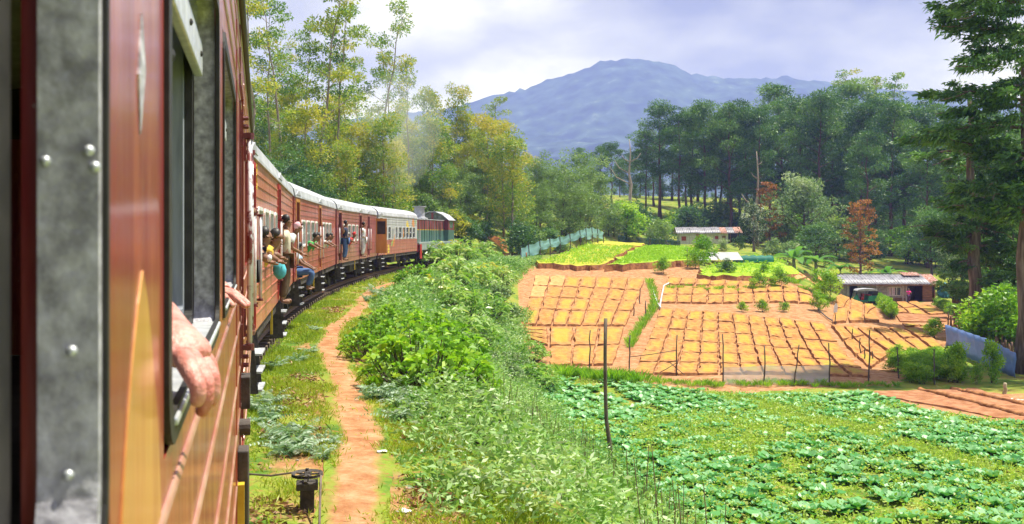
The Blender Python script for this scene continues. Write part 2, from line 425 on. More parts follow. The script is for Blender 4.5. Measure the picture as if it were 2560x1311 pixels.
def ground(px, py):
    """where the line of sight through a photo pixel meets the land"""
    X = (px - CX) / FPX * _DS; Z = CAMZ - (py - HY) / FPX * _DS
    h = terrain(X, _DS); k = np.argmax(Z < h)
    if not (Z < h).any(): k = len(_DS) - 1
    if k == 0: d = _DS[0]
    else:
        a, b = Z[k - 1] - h[k - 1], Z[k] - h[k]; d = _DS[k - 1] + (_DS[k] - _DS[k - 1]) * (a / (a - b) if a != b else 0)
    x = (px - CX) / FPX * d
    return Vector((x, d, tz(x, d)))

# ground sheet
def axis(segs):
    out = []
    for a, b, st in segs: out += list(np.arange(a, b, st))
    return np.array(out + [segs[-1][1]])
gx = axis([(-900, -200, 70), (-200, -60, 14), (-60, -14, 2.5), (-14, 34, 0.42), (34, 60, 1.2), (60, 140, 8), (140, 300, 20), (300, 1500, 120)])
gy = axis([(-120, -20, 10), (-20, 4, 2.0), (4, 60, 0.42), (60, 125, 0.7), (125, 220, 4), (220, 400, 15), (400, 1600, 100)])
GX, GY = np.meshgrid(gx, gy, indexing='ij')
GZ = terrain(GX.ravel(), GY.ravel())
fade = sstep(330, 900, np.hypot(GX.ravel(), GY.ravel()))
GZ = GZ * (1 - fade) + 4 * fade
gm = bpy.data.materials.new('grass_and_soil'); gm.use_nodes = True
def ground_material(m):
    nt = m.node_tree; N = nt.nodes.new; L = nt.links.new; b = nt.nodes['Principled BSDF']
    b.inputs['Roughness'].default_value = 0.95; b.inputs['Specular IOR Level'].default_value = 0.1
    t = N('ShaderNodeTexCoord')
    n1 = N('ShaderNodeTexNoise'); n1.inputs['Scale'].default_value = 0.55; n1.inputs['Detail'].default_value = 8; n1.inputs['Roughness'].default_value = .65; L(t.outputs['Object'], n1.inputs['Vector'])
    r1 = N('ShaderNodeValToRGB'); e = r1.color_ramp.elements
    e[0].position = .33; e[0].color = (.05, .11, .018, 1); e[1].position = .68; e[1].color = (.24, .17, .05, 1)
    for p, c in ((.43, (.10, .19, .025)), (.5, (.20, .27, .035)), (.57, (.25, .26, .05))):
        q = e.new(p); q.color = (*c, 1)
    L(n1.outputs['Fac'], r1.inputs[0])
    n2 = N('ShaderNodeTexNoise'); n2.inputs['Scale'].default_value = 9; n2.inputs['Detail'].default_value = 6; L(t.outputs['Object'], n2.inputs['Vector'])
    r2 = N('ShaderNodeValToRGB'); r2.color_ramp.elements[0].position = .56; r2.color_ramp.elements[1].position = .68
    L(n2.outputs['Fac'], r2.inputs[0])
    mx = N('ShaderNodeMix'); mx.data_type = 'RGBA'; L(r2.outputs[0], mx.inputs[0]); L(r1.outputs[0], mx.inputs[6]); mx.inputs[7].default_value = (.30, .155, .055, 1)
    # bare soil where the land is tilled: face attribute 'soil'
    a = N('ShaderNodeAttribute'); a.attribute_name = 'soil'
    n3 = N('ShaderNodeTexNoise'); n3.inputs['Scale'].default_value = 2.6; n3.inputs['Detail'].default_value = 10; n3.inputs['Roughness'].default_value = .74; L(t.outputs['Object'], n3.inputs['Vector'])
    r3 = N('ShaderNodeValToRGB'); r3.color_ramp.elements[0].position = .35; r3.color_ramp.elements[0].color = (.28, .11, .045, 1); r3.color_ramp.elements[1].position = .65; r3.color_ramp.elements[1].color = (.50, .31, .175, 1); q_ = r3.color_ramp.elements.new(.5); q_.color = (.39, .20, .095, 1)
    L(n3.outputs['Fac'], r3.inputs[0])
    n4 = N('ShaderNodeTexNoise'); n4.inputs['Scale'].default_value = 3.4; n4.inputs['Detail'].default_value = 9; n4.inputs['Roughness'].default_value = .72; L(t.outputs['Object'], n4.inputs['Vector'])
    q1 = N('ShaderNodeMath'); q1.operation = 'MULTIPLY_ADD'; L(a.outputs['Fac'], q1.inputs[0]); q1.inputs[1].default_value = 1.5; L(n4.outputs['Fac'], q1.inputs[2])
    q2 = N('ShaderNodeMapRange'); L(q1.outputs[0], q2.inputs[0]); q2.inputs[1].default_value = .95; q2.inputs[2].default_value = 1.35
    m2 = N('ShaderNodeMix'); m2.data_type = 'RGBA'; L(q2.outputs[0], m2.inputs[0]); L(mx.outputs[2], m2.inputs[6]); L(r3.outputs[0], m2.inputs[7])
    L(m2.outputs[2], b.inputs['Base Color'])
    bp = N('ShaderNodeBump'); bp.inputs['Strength'].default_value = .7; bp.inputs['Distance'].default_value = .05
    L(n2.outputs['Fac'], bp.inputs['Height']); L(bp.outputs[0], b.inputs['Normal'])
ground_material(gm)
gme = grid_mesh('ground', np.stack([GX.ravel(), GY.ravel(), GZ], axis=1), len(gx), len(gy), gm)
SOIL_POLYS = []
def px_poly(pts):
    return np.array([ground(px, py)[:2] for px, py in pts])
def inside(poly, x, y):
    x = np.asarray(x); y = np.asarray(y); c = np.zeros(x.shape, bool); n = len(poly)
    for i in range(n):
        x1, y1 = poly[i]; x2, y2 = poly[(i + 1) % n]
        c ^= ((y1 > y) != (y2 > y)) & (x < (x2 - x1) * (y - y1) / (y2 - y1 + 1e-12) + x1)
    return c
SOIL_POLYS.append(px_poly([(1300, 700), (1345, 655), (1520, 640), (1600, 612), (1700, 640), (1790, 700), (2010, 712), (2075, 745), (2090, 752), (2350, 752), (2420, 800), (2375, 870), (2230, 965),
                           (1850, 985), (1600, 955), (1385, 935), (1300, 850)]))
SOIL_POLYS.append(px_poly([(2170, 975), (2560, 985), (2560, 1062), (2330, 1030)]))
soil = np.zeros(len(GZ))
_lat = lat_of(GX.ravel(), GY.ravel()); _nz = fbm(GX.ravel() * 1.3, GY.ravel() * 1.3, 15)
soil = np.where((GY.ravel() > 2) & (GY.ravel() < 75) & (_lat > 1.3) & (_lat < 4.3), np.clip(1.5 - np.abs(_lat - 2.65) * 1.5 + (_nz - .5) * 3.2, 0, .55), 0)
for P in SOIL_POLYS: soil = np.maximum(soil, inside(P, GX.ravel(), GY.ravel()).astype(float))
at_ = gme.attributes.new('soil', 'FLOAT', 'POINT'); at_.data.foreach_set('value', soil.astype(np.float32))
ground_o = link('ground', gme); tag(ground_o, 'grassy trackside land and terraced vegetable fields', kind='structure')

# footpath: a ribbon beside the track
def ribbon(name, phis, offs, widths, mat, lift, kind='structure', label=None, wob=0.0, ncross=5):
    V = []
    for i, (p, o, w) in enumerate(zip(phis, offs, widths)):
        for j in range(ncross):
            q = track_pt(p, o + (j / (ncross - 1) - .5) * w + wob * (vnoise(i * .55, j * 7.3, 9) - .5) * (1 if j in (0, ncross - 1) else 0))
            V.append((q.x, q.y, tz(q.x, q.y) + lift - (0.03 if j in (0, ncross - 1) else 0)))
    me = grid_mesh(name, V, len(phis), ncross, mat)
    return tag(link(name, me), label, kind=kind)
path_m = M('trodden_earth', (.33, .18, .10), (.47, .30, .19), scale=2.2, rough=.95, bump=.5, bscale=22, c3=(.36, .25, .08), lo=.36, hi=.6, coords='Object', spec=.1)
npth = 420
phis = np.linspace(-.262, .11, npth)
offs = 2.62 + .22 * np.sin(phis * 60 + 1.0) + .35 * (fbm(phis * 70, phis * 0, 8) - .5)
pw = .55 + .35 * fbm(phis * 90, phis * 0 + 3, 2); V = []; A = []
for p_, o_, w_ in zip(phis, offs, pw):
    for j in range(11):
        f_ = j / 10 * 2 - 1; q = track_pt(p_, o_ + f_ * w_ * .56); V.append((q.x, q.y)); A.append(max(0.0, .82 - .82 * abs(f_) ** 1.5))
V = np.array(V); A = np.array(A); Z = terrain(V[:, 0], V[:, 1]) + .012 - .04 * A * fbm(V[:, 0] * 2, V[:, 1] * 2, 6)
pme = grid_mesh('footpath', np.c_[V, Z + .03 * A], npth, 11, gm); pa_ = pme.attributes.new('soil', 'FLOAT', 'POINT'); pa_.data.foreach_set('value', A.astype(np.float32))
tag(link('footpath', pme), 'narrow trodden earth footpath beside the track', kind='structure')
# ballast strip under the track
bal_m = M('oily_ballast', (.035, .026, .02), (.11, .085, .06), scale=14, rough=.95, bump=.9, bscale=30, spec=.1)
ribbon('track_bed', np.linspace(-.30, .62, 150), np.zeros(150), np.full(150, 2.3), bal_m, .03, label='dark gravel bed under the railway track', ncross=7, wob=.3)

# rails and sleepers
rail_m = M('rusty_rail', (.12, .055, .03), (.22, .10, .05), scale=8, rough=.55, metal=.6)
wood_m = M('weathered_sleeper', (.075, .05, .035), (.16, .115, .08), scale=7, rough=.9, stretch=(1, 6, 6))
rprof = [(-.07, -.14), (.07, -.14), (.07, -.125), (.012, -.11), (.012, -.035), (.034, -.03), (.034, 0), (-.034, 0), (-.034, -.03), (-.012, -.035), (-.012, -.11), (-.07, -.125)]
track = empty('railway_track', track_pt(0.0, 0, -.3)); tag(track, 'single line of rails on wooden sleepers curving right', kind='structure')
for side in (1, -1):
    V = []; ph = np.linspace(-.30, .62, 160)
    for p in ph:
        for a, b in rprof + rprof[:1]:
            q = track_pt(p, side * .838 + a, b); V.append(q - track.location)
    link('rail', grid_mesh('rail', V, len(ph), len(rprof) + 1, rail_m, smooth=False), None, track)
slp = MB().box(-1.14, 1.14, -.12, .12, -.27, -.142).build('sleeper', wood_m, bevel=.012, me_only=True)
for i in range(140):
    p = -.265 + i * .66 / TR
    o = link('sleeper', slp, None, track, track_pt(p) - track.location); o.rotation_euler = (0, 0, -p)

# ------------------------------------------------------------------ materials of the train
def paint(name, c1, c2, c3=None, coat=.25, rough=.5, seed=0):
    return M(name, c1, c2, scale=2.3, rough=rough, stretch=(1.6, 1.6, .35), c3=c3, lo=.35, hi=.6, coat=coat, bump=.08, bscale=14, detail=7)
own_m = M('worn_orange_paint', (.26, .018, .022), (.40, .075, .035), scale=4.0, rough=.38, stretch=(2.6, 2.6, .5), c3=(.50, .20, .055), lo=.42, hi=.60, coat=.5, bump=.22, bscale=7, detail=10)
own_or = M('orange_paint', (.52, .20, .045), (.62, .31, .07), scale=5, rough=.36, stretch=(3, 3, .5), coat=.5, bump=.08)
alu_m = M('mottled_aluminium', (.27, .26, .29), (.56, .55, .60), scale=46, rough=.5, metal=.0, bump=.2, bscale=60, c3=(.78, .77, .83), lo=.38, hi=.60, detail=9)
alu_b = M('bright_aluminium', (.55, .57, .60), (.75, .77, .80), scale=25, rough=.4, metal=.45, bump=.1)
dark_m = M('black_rubber', (.012, .011, .011), (.03, .027, .025), scale=30, rough=.6)
shut_m = M('blue_grey_shutter_wood', (.14, .16, .19), (.33, .36, .42), scale=18, rough=.7, stretch=(1, 1, .12))
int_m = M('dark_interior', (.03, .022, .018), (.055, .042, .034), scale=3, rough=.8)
maroon_m = M('maroon_iron', (.10, .015, .02), (.18, .03, .03), scale=16, rough=.45, coat=.2, bump=.2)
chip_m = M('chipped_white_rail', (.16, .03, .03), (.62, .63, .66), scale=11, rough=.4, lo=.40, hi=.47, bump=.15)
iron_m = M('grimy_iron', (.028, .024, .022), (.085, .07, .06), scale=9, rough=.75, bump=.3)
white_m = M('cream_window_paint', (.62, .62, .60), (.80, .80, .79), scale=10, rough=.45)
railw_m = M('white_handrail_paint', (.60, .55, .58), (.82, .80, .82), scale=12, rough=.4)
glass_m = M('dusty_window_glass', (.05, .065, .08), (.12, .15, .17), scale=3, rough=.12, spec=.8)
roof_m = M('pale_roof_paint', (.36, .37, .40), (.52, .53, .57), scale=1.6, rough=.55, stretch=(1, 1, 1), bump=.1, c3=(.60, .60, .63))
step_m = M('grey_step_paint', (.30, .31, .33), (.50, .52, .55), scale=8, rough=.6)
yel_m = M('yellow_paint', (.55, .36, .02), (.70, .50, .04), scale=9, rough=.5)
green_door = M('dark_green_door', (.02, .06, .05), (.05, .11, .085), scale=5, rough=.5, stretch=(2, 2, .4))

bead_m = M('sky_sheen_bead_paint', (.46, .17, .12), (.60, .36, .28), scale=7, rough=.35, coat=.4, stretch=(.6, 3, 3))  # lighter pink puts the sky's reflection into the bead colour
weather(own_m, (.55, .40, .33), (.10, .035, .025), 55, .45); weather(own_or, (.30, .07, .03), (.20, .06, .03), 45, .5)
# ------------------------------------------------------------------ the coach the photographer leans from
TH = math.atan((650 - CX) / FPX)             # its heading
A_OUT = 0.09                                 # camera this far outside its flank
U = Vector((math.sin(TH), math.cos(TH), 0)); NRM = Vector((math.cos(TH), -math.sin(TH), 0))
own = empty('railway_coach', Vector((0, 0, 0)) - NRM * A_OUT, math.pi / 2 - TH)
tag(own, 'near orange and maroon coach filling the left edge, seen along its flank', 'train coach', 'coaches of the train')
T0, T1 = -6.0, 10.45
wins = [(-.60, .648), (1.0, 2.24), (2.53, 3.78)]
ZS, ZT = 2.08, 2.81
holes = [(a, b, ZS, ZT) for a, b in wins] + [(4.98, 5.75, 1.12, 3.05), (6.3, 7.4, ZS, ZT), (7.8, 9.0, ZS, ZT), (-5.0, -3.9, ZS, ZT), (-3.4, -2.3, ZS, ZT)]
MB().panel(T0, T1, 1.0, 3.28, holes, 0.0, .05).build('side_wall', own_m, own)
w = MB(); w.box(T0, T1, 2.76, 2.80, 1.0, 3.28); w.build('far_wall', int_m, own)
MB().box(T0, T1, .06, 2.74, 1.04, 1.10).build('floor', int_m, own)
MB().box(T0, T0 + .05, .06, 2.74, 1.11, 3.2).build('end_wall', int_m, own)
MB().panel(.06, 2.74, 1.11, 3.2, [], 0, .05).add([], []).build('end_wall', own_m, own, fix=True).matrix_local = Matrix.Translation((T1, 0, 0)) @ Matrix.Rotation(rad(90), 4, 'Z')
MB().prism([(1.4 - 1.40 * math.cos(math.pi * q / 14), 3.25 + .55 * math.sin(math.pi * q / 14) ** .8) for q in range(15)], T1 - .02, T1 + .02, Matrix(((0, 1, 0, 0), (1, 0, 0, 0), (0, 0, 1, 0), (0, 0, 0, 1)))).build('end_gable', int_m, own)
MB().box(T1 - .02, T1 + .03, .03, 2.77, 3.12, 3.42).build('end_gable', int_m, own)
# arched roof
def roof_mesh(x0, x1, yr, yl, z0, rise, name, mat, parent, n=14, th=.05):
    b = MB(); c = (yr + yl) / 2; hw = abs(yl - yr) / 2 + .03
    for zoff in (0, -th):
        pass
    prof = [(c - hw * math.cos(math.pi * i / n), z0 + rise * math.sin(math.pi * i / n) ** .8) for i in range(n + 1)]
    inn = [(c + (y - c) * .97, z - th) for y, z in prof][::-1]
    out = prof + inn; k = len(out)
    vs = [(x0, y, z) for y, z in out] + [(x1, y, z) for y, z in out]
    fs = [(i, (i + 1) % k, (i + 1) % k + k, i + k) for i in range(k)]
    for i in range(n):
        fs.append((i, i + 1, k - 2 - i, k - 1 - i)); fs.append((k + i, k + k - 1 - i, k + k - 2 - i, k + i + 1))
    b.add(vs, fs)
    return b.build(name, mat, parent, smooth=False)
roof_mesh(T0, T1, 0.0, 2.8, 3.28, .55, 'roof', roof_m, own)
MB().tube([(T0, -.014, 3.262), (T1, -.014, 3.262)], .016, 8).build('gutter', dark_m, own, smooth=True)
for i, (a, b) in enumerate(wins):
    f = MB().ring(a + .001, b - .001, ZS + .001, ZT - .001, .07, .008 if i == 0 else .034, -.0004 if i == 0 else -.005, .003, 6).build('window_gasket', dark_m, own)
    MB().ring(a + .006, b - .006, ZS + .006, ZT - .006, .07, .014, .0032 if i == 0 else .005, .037 if i == 0 else .048, 6).build('window_frame', alu_m, own)
    c = MB().ring(a + .03, b - .03, ZS + .01, ZT - .02, .05, .035, .049, .064).build('sash_channel', dark_m, own)
    s = MB().ring(a + .05, b - .05, ZS + .012, ZT - .03, .03, .05, .065, .09).build('shutter_frame', shut_m, own)
    MB().box(a + .06, b - .06, -.009, .047, ZS + .021, ZS + .030).build('window_sill', alu_b, own, bevel=.003)
    MB().box(a + .06, b - .06, .028, .046, 2.63, 2.70).build('sash_rail', alu_b, own, bevel=.004)
    r = MB().box(a + .10, b - .10, .036, .040, 2.705, ZT - .04).build('raised_pane', glass_m, own)
    MB().tube([(a + .05, .02, 2.485), (a + .085, .004, 2.485)], .0095, 10).build('rubber_stop', dark_m, own, smooth=True)
    sc_ = MB()
    for q in range(4):
        x = a + .16 + q * (b - a - .3) / 3
        o = MB().lathe([(.006, 0), (.006, .003), (.002, .005)], 8, Matrix.Translation((x, .0275, 2.665)) @ Matrix.Rotation(rad(90), 4, 'X')).build('screw', dark_m, own)
# rivets on the jamb beside the camera
for (px, py) in ((103, 410), (243, 383), (262, 422), (187, 868), (176, 1168)):
    q = (px - 275) / 200 * -.034
    z = CAMZ - (py - HY) / FPX * .60
    MB().ball((wins[0][1] - .0205, .003 + q, z), .0034, 8, 5).build('rivet', alu_b, own, smooth=True)
# raised beads along the flank
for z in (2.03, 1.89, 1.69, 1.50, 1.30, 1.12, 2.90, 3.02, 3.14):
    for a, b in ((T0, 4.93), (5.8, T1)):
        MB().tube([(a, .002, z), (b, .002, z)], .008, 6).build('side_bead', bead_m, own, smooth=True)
# painted pointed shapes on the pillar between the first two windows
def lancet(x0, x1, z0, z1, tip, mat, name, y=-.0015):
    n = 12; ol = [(x0, z0), (x1, z0)]
    for i in range(n + 1):
        t = i / n; h = (x1 - x0) / 2 * math.cos(t * math.pi / 2) ** .8; ol.append(((x0 + x1) / 2 + h, z1 + (tip - z1) * t))
    for i in range(n, -1, -1):
        t = i / n; h = (x1 - x0) / 2 * math.cos(t * math.pi / 2) ** .8
        ol.append(((x0 + x1) / 2 - h, z1 + (tip - z1) * t))
    MB().prism(ol, y, .0).build(name, mat, own)
lancet(.668, .965, 1.02, 1.98, 2.27, own_or, 'painted_lancet')
MB().prism([(.80, 2.375), (.835, 2.43), (.81, 2.47), (.79, 2.42)], -.0015, 0).build('scraped_patch', alu_m, own)
# pillar trim, handrails, door things farther along
MB().box(4.60, 4.64, -.006, 0, 1.02, 3.24).build('side_strip', maroon_m, own)
MB().box(3.98, 4.01, -.004, 0, 1.02, 3.24).build('side_strip', own_m, own)
def handrail(parent, x, y, z0, z1, r=.012, mat=None, bmat=None, wally=0.0):
    h = MB().tube([(x, y, z0), (x, y, z1)], r, 10).build('handrail', mat or railw_m, parent, smooth=True)
    for z, s in ((z0, -1), (z1, 1)):
        b = MB(); b.box(x - .025, x + .025, wally, y - .004 if y < wally else y, z - .012, z + .012)
        b.tube([(x, y, z - .015), (x, y, z + .015)], r * 1.7, 10); b.box(x - .03, x + .03, wally - .012, wally, z - .05, z + .11 * (1 if s > 0 else 1))
        b.build('handrail_bracket', bmat or maroon_m, h)
        for dz in (.045, .085):
            MB().lathe([(.012, 0), (.012, .022), (.008, .026)], 6, Matrix.Translation((x, wally - .012, z + dz * s)) @ Matrix.Rotation(rad(90), 4, 'X')).build('bolt', bmat or maroon_m, h)
    return h
handrail(own, 4.86, -.042, 1.75, 2.76, .0125, chip_m)
handrail(own, 5.86, -.042, 1.75, 2.76, .0125, chip_m)
MB().prism([(4.76, 1.47), (4.92, 1.47), (4.92, 1.62), (4.76, 1.62)], -.045, -.002).build('door_latch_plate', iron_m, own, bevel=.004)
MB().tube([(4.38, -.004, 1.46), (4.38, -.05, 1.46)], .036, 14).build('hinge_boss', iron_m, own, smooth=False)
MB().prism([(4.08, .88), (4.34, .88), (4.34, 1.33), (4.20, 1.42), (4.08, 1.42)], -.046, -.002).build('step_bracket', iron_m, own, bevel=.006)
MB().box(4.02, 4.07, -.03, -.002, .9, 1.3).build('yellow_strip', yel_m, own)
MB().box(4.98, 5.75, .30, .34, 1.12, 3.05).build('door', green_door, own)

# ------------------------------------------------------------------ the coaches ahead
def bogie(parent, x, big=False):
    f = MB()
    for y in (-1.02, 1.02):
        f.prism([(x - 1.25, .50), (x - 1.1, .62), (x - .45, .62), (x - .3, .45), (x + .3, .45), (x + .45, .62), (x + 1.1, .62), (x + 1.25, .50), (x + 1.1, .44), (x + .5, .44), (x + .32, .30), (x - .32, .30), (x - .5, .44), (x - 1.1, .44)], y - .05, y + .05)
    f.box(x - .18, x + .18, -1.02, 1.02, .42, .66)
    fr = f.build('bogie_frame', iron_m, parent)
    for dx in (-.9, .9):
        wm = MB()
        for y in (-.82, .70):
            wm.lathe([(.10, 0), (.12, .03), (.36, .04), (.40, 0), (.435, 0), (.435, .03), (.415, .10), (.37, .10), (.36, .08), (.12, .08), (.10, .12)], 22, Matrix.Translation((x + dx, y + .12, .42)) @ Matrix.Rotation(rad(90), 4, 'X'))
        wm.tube([(x + dx, -.95, .42), (x + dx, .95, .42)], .07, 8)
        wm.build('wheelset', iron_m, fr)
        MB().box(x + dx - .13, x + dx + .13, -1.17, -1.03, .30, .55).build('axle_box', iron_m, fr, bevel=.02)
    for dx in (-.16, .16):
        n = 40; pts = [(x + dx + .07 * math.cos(i * .9), -1.12 + .07 * math.sin(i * .9), .44 + .30 * i / n) for i in range(n)]
        MB().tube(pts, .016, 5).build('coil_spring', iron_m, fr)
    MB().tube([(x + .5, -1.16, .52), (x + 1.12, -1.16, .34)], .06, 8).build('damper', iron_m, fr)
    return fr

def steps(parent, x, w=.62, mat=None):
    for dx in (-w / 2, w / 2):
        MB().prism([(-1.44, 1.02), (-1.22, 1.02), (-1.26, .32), (-1.50, .32)], x + dx - .012, x + dx + .012, Matrix(((0, 1, 0, 0), (1, 0, 0, 0), (0, 0, 1, 0), (0, 0, 0, 1)))).build('step_side', mat or iron_m, parent)
    for z in (.36, .58, .80):
        MB().box(x - w / 2 - .01, x + w / 2 + .01, -1.54, -1.28, z - .012, z + .012).build('step_tread', step_m, parent)

L_C = 13.9
for _x in (-3.2, 8.2):
    _b = bogie(own, _x); _b.location = (0, 1.4, 0)
MB().box(T0, T1, .06, .18, .82, .998).build('sole_bar', iron_m, own)
def coach(phi0, label, body, doors, windows, extra=None, roofmat=None, bpost=None, doormat=None, lower=None, frame=None):
    phi1 = phi0 + L_C / TR
    a, b = track_pt(phi0), track_pt(phi1); c = (a + b) / 2; hd = math.atan2(b.x - a.x, b.y - a.y)
    e = empty('railway_coach', c, math.pi / 2 - hd); tag(e, label, 'train coach', 'coaches of the train')
    H = L_C / 2; X = lambda s: s - H
    R = -1.40
    hl = [(X(s0), X(s1), 1.92, 2.62) for s0, s1 in windows] + [(X(s0), X(s1), 1.12, 3.10) for s0, s1, *_ in doors]
    if lower is None:
        MB().panel(-H, H, 1.0, 3.28, hl, R, R + .06).build('side_wall', body, e)
    else:
        up = [(q[0], q[1], max(q[2], 1.86), q[3]) for q in hl]; dn = [(q[0], q[1], q[2], 1.86) for q in hl if q[2] < 1.86]
        MB().panel(-H, H, 1.86, 3.28, up, R, R + .06).build('side_wall', body, e)
        MB().panel(-H, H, 1.0, 1.857, dn, R - .002, R + .06).build('side_wall', lower, e)
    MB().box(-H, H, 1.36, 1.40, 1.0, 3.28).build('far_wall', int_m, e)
    for sx in (-1, 1):
        w_ = MB(); w_.box(sx * H - .03, sx * H + .03, R + .07, 1.35, 1.0, 3.27); w_.build('end_wall', body, e)
        g = MB()
        for q in range(4): g.box(sx * (H + .05 + .08 * q) - .035, sx * (H + .05 + .08 * q) + .035, -.5 - .02 * (q % 2), .5 + .02 * (q % 2), 1.1, 3.0 + .02 * (q % 2))
        g.build('gangway_bellows', dark_m, e)
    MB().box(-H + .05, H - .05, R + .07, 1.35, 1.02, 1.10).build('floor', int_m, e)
    roof_mesh(-H - .04, H + .04, -1.40, 1.40, 3.28, .58, 'roof', roofmat or roof_m, e)
    MB().box(-H, H, R - .035, R - .002, 3.235, 3.275).build('gutter', roofmat or roof_m, e)
    for k in range(6):
        x = -H + 1.4 + k * 2.2
        MB().box(x - .28, x + .28, .25, .62, 3.80, 3.97).build('roof_vent', iron_m, e, bevel=.04)
    for s0, s1, *_ in doors:
        MB().prism([(X(s0) - .22, 3.30), (X(s1) + .22, 3.30), ((X(s0) + X(s1)) / 2, 3.43)], R - .04, R + .06).build('rain_hood', roofmat or roof_m, e)
    # beads, broken at the doors
    cuts = [(0.05, None)]
    spans = []; cur = .06
    for s0, s1, *_ in sorted(doors):
        if s0 - .12 > cur + .2: spans.append((cur, s0 - .12))
        cur = s1 + .12
    spans.append((cur, L_C - .06))
    for z in (1.22, 1.42, 1.60, 1.76, 2.78, 2.93, 3.08):
        for a_, b_ in spans:
            MB().box(X(a_), X(b_), R - .012, R - .001, z - .012, z + .012).build('side_bead', (lower or body) if z < 1.86 else body, e)
    for s0, s1 in windows:
        f = MB().ring(X(s0) - .03, X(s1) + .03, 1.89, 2.65, .10, .05, R - .02, R + .055).build('window_frame', frame or white_m, e)
        MB().box(X(s0) + .03, X(s1) - .03, R + .062, R + .070, 2.28, 2.60).build('pane', glass_m, f)
        MB().box(X(s0) + .022, X(s1) - .022, R + .045, R + .06, 2.24, 2.30).build('sash_bar', frame or white_m, f)
        MB().box((X(s0) + X(s1)) / 2 - .015, (X(s0) + X(s1)) / 2 + .015, R + .045, R + .06, 2.31, 2.59).build('sash_bar', frame or white_m, f)
    for s0, s1, dm, op in doors:
        j = MB().box(X(s0) - .10, X(s0) - .005, R - .018, R - .001, 1.06, 3.14).box(X(s1) + .005, X(s1) + .10, R - .018, R - .001, 1.06, 3.14).box(X(s0) - .1, X(s1) + .1, R - .018, R - .001, 3.115, 3.2)
        j = j.build('door_surround', bpost or body, e)
        d = MB().box(X(s0) + .02, X(s1) - .02, R + .30, R + .34, 1.12, 3.08)
        d = d.build('door', dm or doormat or int_m, e)
        MB().box(X(s1) - .18, X(s1) - .08, R + .27, R + .30, 2.0, 2.05).build('door_handle', alu_b, d)
        for xx in (X(s0) - .14, X(s1) + .14):
            handrail(e, xx, R - .07, 1.42, 2.52, .02, railw_m, maroon_m, R)
        steps(e, (X(s0) + X(s1)) / 2)
    MB().box(-H, H, R + .04, R + .16, .82, .998).build('sole_bar', iron_m, e)
    MB().box(-H, H, 1.24, 1.36, .82, .998).build('sole_bar', iron_m, e)
    bogie(e, -H + 2.7); bogie(e, H - 2.7)
    MB().box(-1.6, -.4, R + .25, R + .8, .45, .80).build('battery_box', iron_m, e, bevel=.02)
    MB().tube([(.4, R + .5, .62), (1.9, R + .5, .62)], .2, 14).build('air_tank', iron_m, e)
    for s in (1.3, 5.4, 9.4):
        MB().box(X(s) - .02, X(s) + .02, R + .01, R + .05, .55, .98).build('hanger', yel_m if s < 6 else iron_m, e)
    for sx in (-1, 1):
        MB().tube([(sx * (H + .02), 0, .86), (sx * (H + .38), 0, .86)], .10, 10).build('coupler', iron_m, e)
    if extra: extra(e, X, R)
    return e

p_or = paint('orange_red_coach_paint', (.46, .10, .07), (.58, .21, .14), (.62, .28, .17), rough=.42, coat=.4)
p_orange = paint('bare_orange_door_post', (.48, .17, .04), (.58, .26, .06))
p_red = paint('brick_red_coach_paint', (.36, .06, .05), (.48, .125, .10), (.52, .19, .14), rough=.42, coat=.4)
p_mar = paint('faded_maroon_coach_paint', (.32, .08, .085), (.43, .15, .145), (.47, .20, .185), rough=.42, coat=.4)
p_low = paint('dusty_pink_red_paint', (.34, .09, .08), (.46, .15, .13), (.50, .2, .18))
p_sil = paint('dull_silver_coach_paint', (.40, .41, .43), (.55, .56, .58), (.62, .63, .65))
red_m = M('bright_red_door', (.34, .012, .015), (.45, .02, .02), scale=4, rough=.5)
dpr = M('dark_red_door', (.10, .01, .015), (.16, .02, .025), scale=4, rough=.5)
for _m in (p_or, p_orange, p_red, p_mar, p_low): weather(_m, (.60, .45, .40), (.10, .05, .04), 12, .55)
weather(p_sil, (.30, .22, .18), (.20, .16, .14), 12, .6); weather(roof_m, (.30, .29, .29), (.20, .20, .21), 6, .6)
PHI0 = math.asin((11.25 - TCY) / TR); STEP = 14.62 / TR
W4 = [(1.75, 2.60), (3.05, 3.90), (4.35, 5.20), (5.75, 6.30)]
W3 = [(8.30, 9.15), (9.60, 10.45), (10.90, 11.75)]
def number3(e, X, R):
    # painted figure 3 by the first door
    pts = [(.0, .30), (.04, .34), (.12, .34), (.15, .28), (.12, .21), (.06, .19), (.13, .16), (.16, .09), (.12, .01), (.04, .0), (.0, .04)]
    b = MB().tube([(X(1.32) + p[0], R - .003, 2.86 + p[1]) for p in pts], .014, 5)
    b.build('painted_figure', yel_m, e)
c1 = coach(PHI0, 'orange-red coach with white window frames, just ahead of the near coach', p_or, [(.45, 1.15, None, 0), (6.85, 7.6, red_m, 0)], W4 + W3, number3, bpost=red_m)
c2 = coach(PHI0 + STEP, 'brick red coach with a man in blue jeans on its step', p_red, [(.40, 1.12, green_door, 0), (6.85, 7.6, green_door, 0)], W4 + W3, bpost=p_orange)
def leaf_door(e, X, R):
    d = MB().box(X(13.35) - .02, X(13.35) + .02, R - .62, R - .03, 1.15, 3.05).build('open_door_leaf', p_orange, e)
    MB().box(X(13.35) - .035, X(13.35) - .021, R - .55, R - .1, 2.2, 2.9).build('door_pane', int_m, d)
c3 = coach(PHI0 + 2 * STEP, 'faded maroon coach with a man in navy standing in its door', p_mar, [(.40, 1.15, dpr, 0), (6.85, 7.6, dpr, 0), (10.0, 10.7, dpr, 0)], W4, leaf_door, bpost=p_mar)
pet_o = M('orange_petal_paint', (.62, .20, .03), (.70, .28, .04), scale=5, rough=.5)
pet_y = M('yellow_petal_paint', (.70, .50, .04), (.75, .58, .08), scale=5, rough=.5)
